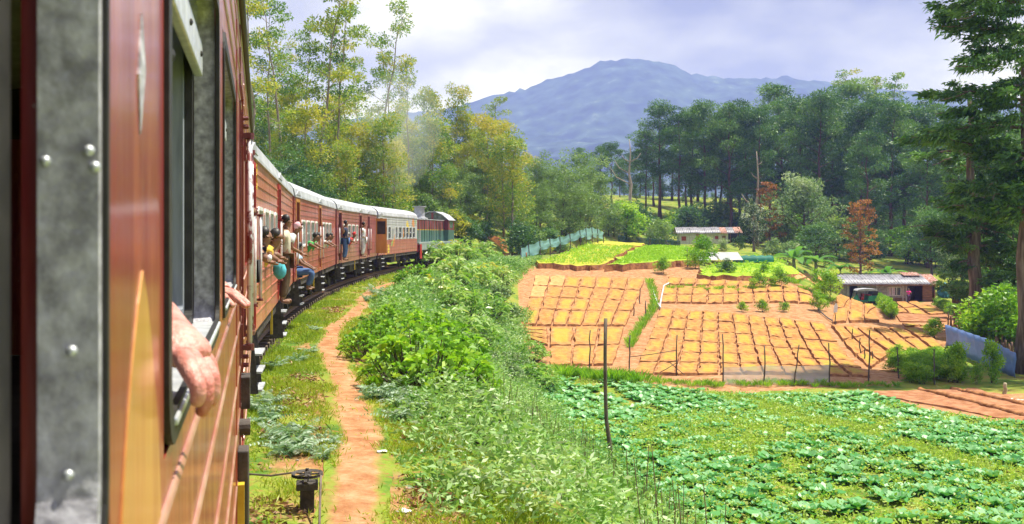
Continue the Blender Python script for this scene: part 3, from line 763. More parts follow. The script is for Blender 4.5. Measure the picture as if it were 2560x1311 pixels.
pet_g = M('green_petal_paint', (.25, .40, .10), (.32, .48, .14), scale=5, rough=.5)
def petals(e, X, R):
    def petal(x, z, ln, wd, ang, m):
        n = 10; ca, sa = math.cos(rad(ang)), math.sin(rad(ang)); ol = []
        for i in range(2 * n):
            t = i / n * math.pi; u = math.cos(t) * ln / 2; v = math.sin(t) * wd / 2 * (1 - .35 * math.cos(t))
            ol.append((X(x) + u * ca - v * sa, z + u * sa + v * ca))
        MB().prism(ol, R - .006, R - .001).build('painted_petal', m, e)
    petal(2.3, 1.45, .95, .75, 70, pet_o); petal(3.1, 1.33, .55, .55, 100, pet_y); petal(4.9, 1.80, .9, .30, 60, pet_o); petal(4.3, 1.66, .8, .22, 25, pet_g)
    petal(9.8, 2.82, .45, .9, 90, pet_y); petal(12.2, 2.95, .62, 1.0, 80, pet_o); petal(13.2, 3.0, .3, .4, 80, pet_g); petal(8.3, 2.25, .6, .22, 90, pet_o)
    petal(10.35, 2.45, .65, .24, 90, pet_y)
    for k in range(8):
        MB().box(X(4.25), X(5.0), R - .02, R - .003, 1.98 + k * .075, 2.01 + k * .075).build('louvre_slat', p_sil, e)
c4 = coach(PHI0 + 3 * STEP, 'silver coach with orange petal graphics behind the locomotive', p_sil,
           [(.45, 1.15, green_door, 0)], [(1.9, 2.55), (3.05, 3.7), (5.5, 6.0), (6.6, 7.5), (8.0, 8.9), (9.35, 10.2), (10.6, 11.5), (12.0, 12.9)], petals, bpost=p_sil, lower=p_low, frame=p_sil)

# ------------------------------------------------------------------ locomotive
lg_m = M('dull_green_engine_paint', (.035, .10, .085), (.085, .17, .145), scale=3, rough=.5, stretch=(1.5, 1.5, .3))
lm_m = M('maroon_engine_paint', (.13, .02, .028), (.22, .045, .05), scale=3, rough=.5, stretch=(1.5, 1.5, .3))
lgry_m = M('grey_green_underframe_paint', (.20, .25, .235), (.31, .36, .345), scale=3, rough=.6, stretch=(1, 1, .4))
def locomotive(phi0):
    Ln = 13.6; phi1 = phi0 + Ln / TR
    a, b = track_pt(phi0), track_pt(phi1); c = (a + b) / 2; hd = math.atan2(b.x - a.x, b.y - a.y)
    e = empty('diesel_locomotive', c, math.pi / 2 - hd)
    tag(e, 'green and maroon diesel locomotive pulling the train round the bend', 'locomotive')
    H = Ln / 2; X = lambda s: s - H; R = -1.35
    MB().box(-H, H, -1.38, 1.38, 1.42, 1.58).build('platform', lgry_m, e, bevel=.02)
    arch = lambda s0, s1: [(X(s0), .72), (X(s0) + .35, 1.02), (X(s1) - .35, 1.02), (X(s1), .72)]
    sk_ = [(X(0.1), 1.42), (X(.1), 1.0)] + [(X(.9), 1.0), (X(1.1), 1.02), (X(4.6), 1.02), (X(5.0), .78), (X(5.0), .38), (X(8.4), .38), (X(8.4), .78), (X(8.9), 1.05), (X(13.3), 1.05), (X(13.5), 1.2), (X(13.5), 1.42)]
    MB().prism(sk_, R - .03, R + .02).build('skirt', lgry_m, e)
    MB().prism([(x, z) for x, z in sk_], 1.33, 1.37).build('skirt', lgry_m, e)
    for (z0, z1, m) in ((1.58, 2.46, lg_m), (2.50, 3.22, lm_m)):
        MB().box(X(.7), X(10.2), -1.0, 1.0, z0, z1).build('hood', m, e, bevel=.02)
    MB().box(X(.7), X(10.2), -1.004, 1.004, 2.459, 2.501).build('yellow_stripe', yel_m, e)
    MB().box(X(.6), X(10.3), -1.03, 1.03, 3.222, 3.27).build('hood_top', roof_m, e, bevel=.015)
    for k in range(11):
        x = X(1.5 + k * .82)
        MB().box(x - .02, x + .02, -1.035, -1.002, 1.62, 3.18).build('hood_rib', lgry_m if k % 3 == 0 else lg_m, e)
    for k in range(12):
        MB().box(X(8.2), X(9.0), -1.03, -1.002, 1.75 + k * .115, 1.79 + k * .115).build('louvre_slat', lg_m if k < 6 else lm_m, e)
    MB().lathe([(.52, 0), (.50, .14), (.40, .18), (.38, .86), (.38, .90), (.52, .90), (.52, .97), (.30, .97)], 18, Matrix.Translation((X(3.4), -.55, 3.27))).build('exhaust_stack', M('grey_stack', (.30, .31, .36), (.42, .43, .48), scale=5), e)
    MB().box(X(2.6), X(4.4), -.98, .2, 3.272, 3.38).build('stack_base', roof_m, e, bevel=.03)
    # cab at the far end, wider and taller than the hood
    x0, x1 = X(10.25), X(12.6)
    gab = [(-1.33, 1.58), (1.33, 1.58), (1.33, 3.30), (.85, 3.72), (.3, 3.92), (-.3, 3.92), (-.85, 3.72), (-1.33, 3.30)]
    rm = Matrix(((0, 1, 0, 0), (1, 0, 0, 0), (0, 0, 1, 0), (0, 0, 0, 1)))
    def wallx(xa, xb, m, name, lo, hi):
        ol = [(y, max(min(z, hi), lo)) for y, z in gab]
        if hi > 3.5:
            ol = [p for p in ol]
        MB().prism(ol, xa, xb, rm).build(name, m, e)
    wallx(x0, x0 + .06, lg_m, 'cab_rear_wall', 1.58, 2.48)
    wallx(x1 - .06, x1, lg_m, 'cab_front_wall', 1.58, 2.48)
    wallx(x0, x0 + .06, lm_m, 'cab_rear_wall', 2.482, 3.30)
    wallx(x1 - .06, x1, lm_m, 'cab_front_wall', 2.482, 3.30)
    for xx in (x0, x1 - .06):
        for (ya, yb) in ((-1.30, -1.2), (-.08, .08), (1.2, 1.30)):
            MB().box(xx, xx + .06, ya, yb, 3.302, 3.34 if abs(ya) > 1 else 3.9).build('cab_pillar', lm_m, e)
        MB().prism([(-1.19, 3.302), (-.09, 3.302), (-.09, 3.86), (-.3, 3.88), (-.85, 3.68)], xx + .02, xx + .04, rm).build('cab_window', glass_m, e)
        MB().prism([(.09, 3.302), (1.19, 3.302), (.85, 3.68), (.3, 3.88), (.09, 3.86)], xx + .02, xx + .04, rm).build('cab_window', glass_m, e)
    for y0, y1 in ((-1.33, -1.28), (1.28, 1.33)):
        MB().panel(x0 + .062, x1 - .062, 1.58, 2.479, [], y0, y1).build('cab_side_wall', lg_m, e)
        MB().panel(x0 + .062, x1 - .062, 2.482, 3.30, [(x0 + .5, x1 - .5, 2.62, 3.2)], y0, y1).build('cab_side_wall', lm_m, e)
        MB().box(x0 + .51, x1 - .51, y0 + .01, y0 + .03, 2.63, 3.19).build('cab_window', glass_m, e)
    rf = [(-1.42, 3.28), (-.88, 3.75), (-.3, 3.98), (.3, 3.98), (.88, 3.75), (1.42, 3.28), (1.40, 3.24), (.86, 3.70), (.3, 3.93), (-.3, 3.93), (-.86, 3.70), (-1.40, 3.24)]
    MB().prism(rf, x0 - .25, x1 + .25, rm).build('cab_roof', roof_m, e)
    MB().box(X(.1), X(.62), -.9, .9, 1.6, 2.9).build('end_cabinet', lm_m, e, bevel=.03)
    MB().box(-H - .06, -H + .02, -1.3, 1.3, .9, 1.45).build('buffer_beam', red_m, e)
    MB().box(-H - .03, -H + .5, -1.44, -1.40, .42, 1.45).build('red_step_plate', red_m, e)
    for s in (12.9, 13.5):
        for y in (-1.25, -.6):
            MB().tube([(X(s), y, 1.58), (X(s), y, 2.5)], .02, 6).build('railing_post', iron_m, e)
    for s in (.15, .55):
        MB().tube([(X(s), -1.3, 1.58), (X(s), -1.3, 2.45)], .02, 6).build('railing_post', railw_m, e)
    for s0, s1 in ((1.1, 4.7), (8.9, 12.9)):
        for k in range(3):
            x = X(s0 + .55 + k * (s1 - s0 - 1.1) / 2)
            MB().lathe([(.44, 0), (.46, .02), (.46, .12), (.40, .13), (.12, .08), (.10, .2)], 20, Matrix.Translation((x, -.72, .46)) @ Matrix.Rotation(rad(90), 4, 'X')).build('wheel', iron_m, e)
            MB().box(x - .14, x + .14, -1.2, -1.0, .32, .62).build('axle_box', iron_m, e, bevel=.03)
        MB().prism([(X(s0), .62), (X(s0 + .4), .80), (X(s1 - .4), .80), (X(s1), .62), (X(s1), .52), (X(s0), .52)], -1.06, -1.0).build('bogie_frame', iron_m, e)
        MB().box(X(s0 + .6), X(s1 - .6), -.6, .6, .35, 1.4).build('traction_motor', iron_m, e)
    return e
loco = locomotive(PHI0 + 4 * STEP + .002)

# ------------------------------------------------------------------ trees
bark_e = M('pale_gum_bark', (.16, .12, .09), (.34, .28, .22), scale=5, rough=.85, stretch=(1, 1, .25), bump=.4)
bark_p = M('reddish_pine_bark', (.085, .045, .035), (.20, .11, .085), scale=6, rough=.9, stretch=(1, 1, .3), bump=.6)
bark_d = M('dark_bark', (.05, .035, .028), (.12, .09, .07), scale=6, rough=.9, stretch=(1, 1, .3), bump=.6)
bark_g = M('grey_brown_split_bark', (.10, .065, .045), (.27, .20, .155), scale=5, rough=.9, stretch=(1.5, 1.5, .16), bump=.9, bscale=18)
dead_m = M('bleached_dead_wood', (.27, .20, .15), (.46, .37, .30), scale=5, rough=.85, stretch=(1, 1, .2), bump=.5)
lf_e = LM('gum_leaves', [(0.05, 0.125, 0.025), (0.1, 0.213, 0.0375), (0.188, 0.312, 0.05), (0.325, 0.388, 0.0625), (0.525, 0.425, 0.0625)], trans=.42)
lf_ey = LM('yellowing_gum_leaves', [(.06, .13, .02), (.14, .23, .03), (.26, .33, .04), (.42, .42, .05), (.54, .44, .06)], trans=.45)
lf_w = LM('soft_wattle_leaves', [(0.072, 0.144, 0.042), (0.132, 0.228, 0.06), (0.216, 0.324, 0.096), (0.312, 0.396, 0.12)], trans=.35)
lf_d = LM('dark_evergreen_leaves', [(0.028, 0.077, 0.0308), (0.056, 0.14, 0.049), (0.105, 0.224, 0.063), (0.182, 0.322, 0.084)], trans=.25)
lf_p = LM('pine_needles', [(.03, .085, .025), (.07, .165, .042), (.135, .265, .06), (.25, .38, .09)], trans=.25, rnd=.35)
lf_c = LM('cypress_sprays', [(.03, .085, .025), (.07, .175, .045), (.15, .30, .07), (.26, .42, .10)], trans=.3)
lf_o = LM('rusty_orange_sprays', [(.09, .045, .02), (.26, .10, .03), (.42, .16, .035), (.54, .25, .05)], trans=.3)
lf_f = LM('blossom_and_leaves', [(.02, .06, .025), (.04, .10, .035), (.16, .22, .12), (.70, .72, .66)], trans=.25)
lf_b = LM('bright_bush_leaves', [(0.0675, 0.162, 0.0162), (0.135, 0.311, 0.0243), (0.27, 0.486, 0.0338), (0.459, 0.594, 0.054)], trans=.4)
lf_s = LM('silvery_bush_leaves', [(0.065, 0.143, 0.039), (0.156, 0.26, 0.091), (0.286, 0.39, 0.182), (0.494, 0.546, 0.364)], trans=.3)

def unit(v): return v / max(np.linalg.norm(v), 1e-9)
def clump(sp, rng, c, r, n, ls, lw, tint, flat=.75, spread=.22, up=.25, shell=.55):
    """leaves through a clump of foliage, denser towards its skin"""
    d = rng.normal(size=(n, 3)); d /= np.linalg.norm(d, axis=1, keepdims=True)
    q = rng.uniform(shell ** 3, 1, n) ** (1 / 3)
    P = np.asarray(c) + d * (q * r)[:, None] * np.array([1, 1, flat])
    D = d * .8 + rng.normal(size=(n, 3)) * .6; D[:, 2] += up
    t = tint + rng.normal(size=n) * spread * .55 + .18 * d[:, 2] * 0
    sp.leaves(P, D, ls * rng.uniform(.7, 1.3, n), lw * rng.uniform(.7, 1.3, n), t, rng)

def make_tree(seed, H, r0, first, nb, reach, rise, cr, nl, ls, lw, tint=.5, lean=.3, prof=None, subs=3, flat=.75, tspread=.25, twist=.0, trunks=1, ends=True, inner=.35):
    """H height, first = bare share of the trunk, reach = branch length by relative height"""
    rng = np.random.default_rng(seed); tr = MB(); sp = Soup()
    for tk in range(trunks):
        k = 9; off = np.array([0, 0]) if tk == 0 else rng.normal(size=2) * .25
        ln = rng.normal(size=2) * lean * (1.0 if trunks == 1 else 2.2)
        pts = []; hh = H * (1 if tk == 0 else rng.uniform(.7, .95))
        for i in range(k):
            t = i / (k - 1); w = rng.normal(size=2) * H * .006 * (i > 0)
            pts.append(np.array([off[0] + ln[0] * t ** 1.4 * H * .08 + w[0], off[1] + ln[1] * t ** 1.4 * H * .08 + w[1], t * hh]))
        rr = [r0 * (1.25 if i == 0 else 1) * (1 - .88 * (i / (k - 1)) ** .9) / (1 if trunks == 1 else 1.3) for i in range(k)]
        tr.tube(pts, rr, 7, wob=.08, rng=rng)
        def trunk_at(t):
            f = t * (k - 1); i = min(int(f), k - 2); return pts[i] + (pts[i + 1] - pts[i]) * (f - i)
        n = nb // trunks
        for b in range(n):
            u = (b + rng.uniform(0, .9)) / n; t = first + (1 - first) * u
            p = trunk_at(min(t, .985)); a = b * 2.4 + rng.uniform(-.5, .5)
            ln_ = reach(u) * rng.uniform(.65, 1.2); el = rise(u) + rng.uniform(-.15, .15)
            d = np.array([math.cos(a) * math.cos(el), math.sin(a) * math.cos(el), math.sin(el)])
            m = p + d * ln_ * .5 + np.array([0, 0, ln_ * .04]); e = p + d * ln_ + np.array([0, 0, ln_ * .10])
            br = max(.012 * H * .12, r0 * (1 - .85 * t) * .42)
            tr.tube([p, m, e], [br, br * .65, br * .3], 5, cap=False)
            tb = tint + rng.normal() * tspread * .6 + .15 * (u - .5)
            c_ = cr * rng.uniform(.7, 1.25)
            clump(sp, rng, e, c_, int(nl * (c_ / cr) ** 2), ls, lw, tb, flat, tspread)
            for s in range(subs):
                f = rng.uniform(inner, 1.0); side = rng.normal(size=3); side[2] *= .5
                q = p + (e - p) * f + unit(side) * ln_ * rng.uniform(.15, .38)
                tr.tube([p + (e - p) * f * .8, q], [br * .35, br * .15], 4, cap=False)
                c2 = cr * rng.uniform(.5, 1.0)
                clump(sp, rng, q, c2, int(nl * (c2 / cr) ** 2), ls, lw, tb + rng.normal() * tspread * .4, flat, tspread)
        if ends: clump(sp, rng, pts[-1], cr * .9, nl, ls, lw, tint + .1, flat, tspread)
    return tr.build('trunk', None, smooth=True, me_only=True, fix=False), sp.mesh('crown')

ORD = ['first', 'second', 'third', 'fourth', 'fifth', 'sixth', 'seventh', 'eighth', 'ninth', 'tenth', 'eleventh', 'twelfth', 'thirteenth', 'fourteenth', 'fifteenth', 'sixteenth', 'seventeenth', 'eighteenth', 'nineteenth', 'twentieth'] + ['twenty-' + q for q in ('first', 'second', 'third', 'fourth', 'fifth', 'sixth', 'seventh', 'eighth', 'ninth')] + ['thirtieth'] + ['thirty-' + q for q in ('first', 'second', 'third', 'fourth', 'fifth', 'sixth')]
def plant_tree(name, meshes, mats, loc, label, cat='tree', group=None, rz=None, sc=1.0, sz=None):
    e = empty(name, loc, random.uniform(0, 6.28) if rz is None else rz, 1.0)
    e.scale = (sc, sc, sz or sc); tag(e, label, cat, group)
    for nm, me, m in (('trunk', meshes[0], mats[0]), ('crown', meshes[1], mats[1])):
        o = bpy.data.objects.new(nm, me); COL.objects.link(o); o.parent = e
        if len(me.materials) == 0: me.materials.append(m)
        if me.materials[0] != m:
            o.material_slots[0].link = 'OBJECT'; o.material_slots[0].material = m
    return e
def stand(px, d):
    x = (px - CX) / FPX * d; return Vector((x, d, tz(x, d) - .15))
def by_top(name, meshes, H0, mats, px, ptop, d, label, group=None, cat='tree', wide=1.0):
    """a tree standing at distance d whose tip reaches photo row ptop"""
    p = stand(px, d); top = CAMZ - (ptop - HY) / FPX * d; s = max((top - p.z), 2) / H0
    return plant_tree(name, meshes, mats, p, label, cat, group, None, s * wide, s)

# kinds: lanky gums, bushy gums, pines, wattles
GUM = [make_tree(100 + i, 22, .20, .42, 11, lambda u: 3.0 * (1 - .5 * u), lambda u: .45 + .3 * u, 1.0, 80, .32, .14, .48, lean=.7, subs=3, inner=.6, flat=.5, tspread=.30) for i in range(5)]
GUMB = [make_tree(120 + i, 16, .2, .18, 17, lambda u: 3.3 * (1 - .6 * u) + .5, lambda u: .35 + .5 * u, 1.3, 120, .34, .16, .52, lean=.35, subs=3, flat=.7, tspread=.32) for i in range(6)]
PINE = [make_tree(140 + i, 27, .36, .28 + .05 * (i % 3), 22, lambda u: 4.6 * math.sin(math.pi * min(.25 + .70 * u, 1)) ** .8 + .4, lambda u: .15 + .75 * u, 1.75, 170, .50, .15, .46, lean=.2, subs=3, inner=.55, flat=.55, tspread=.30) for i in range(7)]
WAT = [make_tree(160 + i, 9, .16, .12, 22, lambda u: 2.8 * (1 - .5 * u) + .4, lambda u: .35 + .6 * u, .85, 85, .34, .09, .5, lean=.6, subs=4, flat=.7, tspread=.25, trunks=2) for i in range(4)]

def ptr(px): return px
# left forest, tall lanky gums against the sky: (column, tip row, distance)
for i, (px, py, d, lb) in enumerate([
    (640, -60, 74, 'lanky gum tree nearest the near coach, top cut by the frame'), (672, 30, 92, 'slim gum with small airy crown above the first coach roof'),
    (718, -30, 88, 'tall gum with sparse crown, second from the near coach'), (795, -70, 84, 'tallest straight gum with brown trunk above the second coach'),
    (760, 60, 96, 'thin gum standing left of the tallest straight gum'), (845, 15, 98, 'airy gum just right of the tallest straight gum'),
    (880, 70, 112, 'slender gum with leaning crown between two tall gums'), (940, 28, 104, 'tall gum with high round crown over the third coach'),
    (985, 110, 118, 'gum half hidden behind the high round crowned gum'), (1022, 148, 112, 'isolated thin gum at the right end of the tall gums'),
    (1075, 225, 135, 'gum with pale crown left of the pair above the locomotive'), (1128, 228, 140, 'gum with pale crown right of the pair above the locomotive'),
    (905, 150, 120, 'gum with broken top behind the third coach'), (690, 110, 108, 'thin gum with bare lower trunk behind the first coach')]):
    by_top('gum_tree', GUM[i % 5] if px not in (1075, 1128) else GUMB[i % 6], 22.5 if px not in (1075, 1128) else 17, (bark_e, lf_e if i % 3 else lf_ey), px, py, d, lb, 'tall gums behind the train', wide=1.0 if px < 1000 else .8)
# denser lower gums
rg = random.Random(5)
lower = [(625, 190), (650, 250), (690, 230), (735, 215), (770, 250), (815, 260), (850, 250), (890, 300), (925, 290), (960, 280), (1000, 300), (1040, 315), (1080, 300), (1115, 320), (1155, 300), (1190, 315), (1225, 305), (1265, 310),
         (640, 330), (705, 330), (780, 340), (860, 345), (920, 370), (985, 370), (1060, 365), (1130, 365), (1200, 350), (1285, 345), (1320, 375), (665, 280), (745, 300), (830, 310), (1010, 350), (1165, 345)]
for i, (px, py) in enumerate(lower):
    d = rg.uniform(78, 118) if px < 1000 else rg.uniform(112, 150)
    yel = rg.random() < (.62 if px > 1050 else .3)
    by_top('gum_tree', GUMB[i % 6], 17, (bark_e, lf_ey if yel else lf_e), px + rg.uniform(-8, 8), py + rg.uniform(-15, 15), d,
           'bushy yellow-leaved gum in the thicket behind the locomotive' if yel and px > 1050 else 'bushy green gum in the thicket behind the locomotive' if px > 1050 else ('yellowing bushy gum in the thicket behind the coaches' if yel else 'bushy green gum in the thicket behind the coaches'),
           'bushy gums behind the train', wide=1.12)
by_top('gum_tree', GUM[2], 22.5, (bark_e, lf_ey), 1238, 248, 150, 'gum with golden umbrella crown against the blue mountain', 'tall gums behind the train', wide=1.35)
# soft wattles low behind the train and round the bend
wl_ = [(655, 440, 66), (700, 405, 70), (745, 395, 74), (800, 410, 80), (850, 440, 88), (900, 455, 92), (955, 450, 96), (1010, 440, 108), (1060, 420, 112), (1110, 430, 116), (1150, 420, 120),
       (1185, 440, 126), (1225, 385, 128), (1260, 420, 130), (1300, 410, 136), (1335, 420, 140), (1375, 400, 142), (1430, 385, 150), (1470, 420, 146), (1400, 430, 132), (1345, 470, 126), (1290, 480, 122), (1450, 470, 140)]
for i, (px, py, d) in enumerate(wl_):
    lb = 'soft dark green wattle showing above the coach roofs' if px < 860 else ('feathery wattle in the scrub behind the locomotive' if px < 1200 else 'feathery grey-green wattle on the slope left of the pines')
    same = sorted(q[0] for q in wl_ if (q[0] < 860, q[0] < 1200) == (px < 860, px < 1200)); lb += ', %s from the left' % ORD[same.index(px)]
    by_top('wattle_tree', WAT[i % 4], 9.6, (bark_d, lf_d if px in (700, 745, 800) else lf_w), px, py, d, lb, 'wattles in the scrub', wide=1.25)
# pines
pn = [(1450, 372, 205), (1500, 368, 190), (1530, 362, 186), (1575, 385, 196), (1615, 330, 190), (1650, 262, 186), (1700, 285, 182), (1730, 270, 190), (1765, 262, 182), (1800, 285, 186), (1830, 260, 178), (1865, 285, 182), (1900, 275, 176),
      (1940, 215, 205), (1960, 258, 186), (2000, 255, 180), (2045, 240, 172), (2085, 250, 178), (2125, 212, 200), (2150, 262, 170), (2190, 250, 172), (2225, 262, 165), (2260, 270, 172), (2300, 285, 168), (2335, 262, 180),
      (2380, 290, 165), (2425, 300, 170), (2470, 280, 175), (2520, 300, 170), (2560, 290, 178), (1480, 420, 215), (1550, 400, 222), (1600, 375, 228), (1680, 320, 226), (1745, 300, 230), (1820, 300, 228), (1885, 300, 230), (1975, 290, 226),
      (2060, 290, 225), (2140, 290, 222), (2210, 290, 220), (2290, 300, 215), (2370, 310, 210), (2450, 310, 212), (2540, 320, 208), (1635, 345, 205), (1715, 330, 206), (1790, 325, 205), (1850, 320, 207), (1925, 310, 204), (2020, 300, 200), (2105, 310, 198), (2175, 330, 155), (2320, 340, 150), (2400, 350, 148)]
plab = {1650: 'round topped pine at the left shoulder of the pine wood', 1940: 'highest pine of the wood, standing against the far ridge', 2045: 'broad bright-topped pine above the grey domed tree', 1830: 'tall pine behind the bleached dead trunk', 1500: 'smaller round pine at the left end of the wood', 2175: 'broad low pine in front of the wood, above the rusty tree', 2125: 'dark pine top below the flat crowned gums'}
for i, (px, py, d) in enumerate(pn):
    by_top('pine_tree', PINE[i % 7], 28, (bark_p, lf_p), px, py, d, plab.get(px, ('front pine of the wood, %s from its left end' % ORD[sorted(q[0] for q in pn if q[1] and q[2] < 195).index(px)]) if d < 195 else 'pine in the back rows of the wood'), 'pines of the wood', wide=random.uniform(1.0, 1.28))
for i in range(40):
    px = 1440 + i * 29 + rg.uniform(-15, 15); d = rg.uniform(200, 248)
    by_top('dark_tree', WAT[i % 4], 9.6, (bark_d, lf_d), px, 455 + rg.uniform(-25, 40), d, 'dark low tree filling the back of the pine wood', 'low trees behind the pines', wide=1.5)
# flat-crowned gums rising above the wood at the right
FLAT = [make_tree(180 + i, 32, .25, .72, 12, lambda u: 3.4 * (1 - .35 * u), lambda u: .5, 1.1, 46, .5, .24, .5, lean=.5, subs=2, flat=.4, tspread=.25) for i in range(2)]
for i, (px, py, d, lb) in enumerate([(2120, 178, 235, 'flat crowned gum poking up left of the pine wood skyline'), (2185, 190, 238, 'flat crowned gum in the middle of the skyline row'), (2235, 186, 232, 'flat crowned gum nearest the big conifer boughs')]):
    by_top('gum_tree', FLAT[i % 2], 33, (bark_e, lf_e), px, py, d, lb, 'flat crowned gums on the skyline')

# understorey bushes
BUSH = [make_tree(200 + i, 2.2, .05, .05, 16, lambda u: 1.0 * (1 - .4 * u) + .2, lambda u: .4 + .7 * u, .42, 60, .19, .10, .5, lean=.3, subs=2, flat=.8, tspread=.3, trunks=2) for i in range(5)]
def bush(px, py, h, mat, label, group='bushes', i=None, wide=1.2, d=None):
    p = ground(px, py) if d is None else stand(px, d)
    s = h / 2.5
    return plant_tree('bush', BUSH[(i if i is not None else random.randrange(5)) % 5], (bark_d, mat), p - Vector((0, 0, .05)), label, 'bush', group, None, s * wide, s)
rb = random.Random(8)
for i in range(30):
    px = 1480 + i * 36 + rb.uniform(-14, 14); d = rb.uniform(150, 172)
    if 1680 < px < 1880: d = rb.uniform(172, 182)
    bush(px, 0, rb.uniform(3, 6.5), [lf_d, lf_w, lf_b, lf_d][i % 4], 'leafy undergrowth bush at the foot of the pines, %s from the left' % ORD[i], 'undergrowth at the pines', i, 1.3, d)
for i in range(24):
    px = 1000 + i * 17 + rb.uniform(-10, 10); d = rb.uniform(104, 122)
    if 1190 < px < 1285: continue
    bush(px, 0, rb.uniform(1.6, 3.4), [lf_w, lf_ey, lf_d, lf_w][i % 4], 'scrubby bush on the cutting slope beyond the locomotive', 'scrub on the cutting', i, 1.3, d)

# rusty trees, blossoming tree, domed tree, dead trunk, bananas
RUST = make_tree(300, 10, .22, .16, 34, lambda u: 2.1 * (1 - .5 * u) + .2, lambda u: .1, .5, 46, .28, .11, .55, lean=.15, subs=2, flat=.35, tspread=.45)
plant_tree('rusty_tree', RUST, (bark_p, lf_o), stand(1925, 150), 'rust-orange columnar tree right of the upper hut', 'tree', 'rust-orange trees', None, 1.0, 1.02)
plant_tree('rusty_tree', RUST, (bark_p, lf_o), stand(2150, 126), 'rust-orange columnar tree rising behind the lower house roof', 'tree', 'rust-orange trees', 2.1, .95, 1.12)
BLS = make_tree(310, 5.5, .18, .2, 20, lambda u: 1.5 * math.sin(math.pi * (.2 + .7 * u)), lambda u: .5, .6, 70, .24, .13, .62, lean=.3, subs=2, tspread=.45)
plant_tree('blossoming_tree', BLS, (bark_e, lf_f), stand(1885, 128), 'small tree covered in white blossom beside the upper hut', 'tree', None, None, 1.1)
DOME = make_tree(320, 8, .25, .35, 26, lambda u: 4.4 * (1 - .75 * u) + .5, lambda u: .3 + .5 * u, 1.0, 90, .33, .15, .5, lean=.3, subs=3, flat=.55, tspread=.3)
plant_tree('domed_tree', DOME, (bark_d, lf_s), stand(2010, 148), 'wide grey-green domed tree between the two rusty trees', 'tree', None, None, 1.25, 1.3)
plant_tree('domed_tree', DOME, (bark_d, lf_d), stand(2040, 134), 'flat dark layered tree below the grey-green dome', 'tree', None, 1.0, .9, .7)
plant_tree('dark_tree', DOME, (bark_d, lf_d), stand(2330, 128), 'dark spreading tree right of the lower house roof', 'tree', None, 2.0, .95, 1.15)
plant_tree('dark_tree', BLS, (bark_d, lf_s), stand(2385, 125), 'pale leafy tree behind the small wooden hutch', 'tree', None, 2.0, 1.2, 1.3)
def dead(px, pyb, pyt, d, label, stubs):
    p = stand(px, d); H = (pyb - pyt) / FPX * d; rng = np.random.default_rng(px)
    e = empty('dead_tree', p); tag(e, label, 'tree')
    pts = [(rng.normal() * .08, rng.normal() * .08, H * i / 7) for i in range(8)]
    MB().tube(pts, [.36 * (1 - .85 * i / 7) for i in range(8)], 8, wob=.12, rng=rng).build('trunk', dead_m, e, smooth=True)
    for t, a, l in stubs:
        q = Vector(pts[min(int(t * 7), 7)])
        MB().tube([q, q + Vector((math.cos(a) * l * .7, -.2, l * .35)), q + Vector((math.cos(a) * l, -.3, l * .8))], [.12, .08, .03], 6).build('branch', dead_m, e, smooth=True)
dead(1892, 575, 335, 152, 'bleached dead trunk standing before the pine wood', [(.55, 3.1, 2.4), (.6, .3, 1.0), (.4, 3.0, 1.2), (.75, 2.8, 1.2), (.9, .2, .7)])
dead(1575, 580, 380, 178, 'thin bare trunk with upswept dead branches left of the wood', [(.45, 2.9, 4.0), (.6, 2.7, 3.0), (.75, .3, 2.0), (.85, 3.0, 1.5)])
ban_m = LM('banana_leaf', [(.05, .16, .04), (.10, .26, .05), (.18, .36, .09)], trans=.4, rough=.3)
def banana(px, d, label, s=1.0, rz=0.0):
    e = empty('banana_plant', stand(px, d), rz, s); tag(e, label, 'plant', 'banana plants'); rng = np.random.default_rng(int(px))
    MB().tube([(0, 0, 0), (.05, 0, .8), (0, .05, 1.7)], [.18, .14, .09], 8).build('stem', M('banana_stem', (.12, .15, .05), (.2, .2, .08)), e, smooth=True)
    for k in range(8):
        a = k * 2.399 + rng.uniform(-.3, .3); ln = rng.uniform(1.7, 2.5); el = rng.uniform(.5, 1.25); V = []
        for i in range(9):
            t = i / 8; x = ln * t * math.cos(el) * (1 + .2 * t); z = 1.6 + ln * t * math.sin(el) - 1.1 * t * t * ln * .55; w_ = .33 * math.sin(math.pi * min(.06 + t * .95, 1)) ** .6
            for sgn in (-1, 0, 1):
                y = sgn * w_; V.append((x * math.cos(a) - y * math.sin(a), x * math.sin(a) + y * math.cos(a), z - (0 if sgn == 0 else -.10 * w_ / .33)))
        me = grid_mesh('leaf', V, 9, 3); att = me.attributes.new('tint', 'FLOAT', 'FACE'); att.data.foreach_set('value', np.full(16, rng.uniform(.2, .9), np.float32))
        link('leaf', me, ban_m, e)
banana(1985, 112, 'banana plant with big drooping leaves below the domed tree', 1.7, .5)
banana(2040, 118, 'banana plant left of the rusty tree behind the house', 1.4, 1.5)
banana(2215, 126, 'banana plant with upright leaves above the lower house roof', 1.45, 2.6)
banana(2100, 124, 'banana plant half hidden by shrubs left of the lower house', 1.2, 4.0)

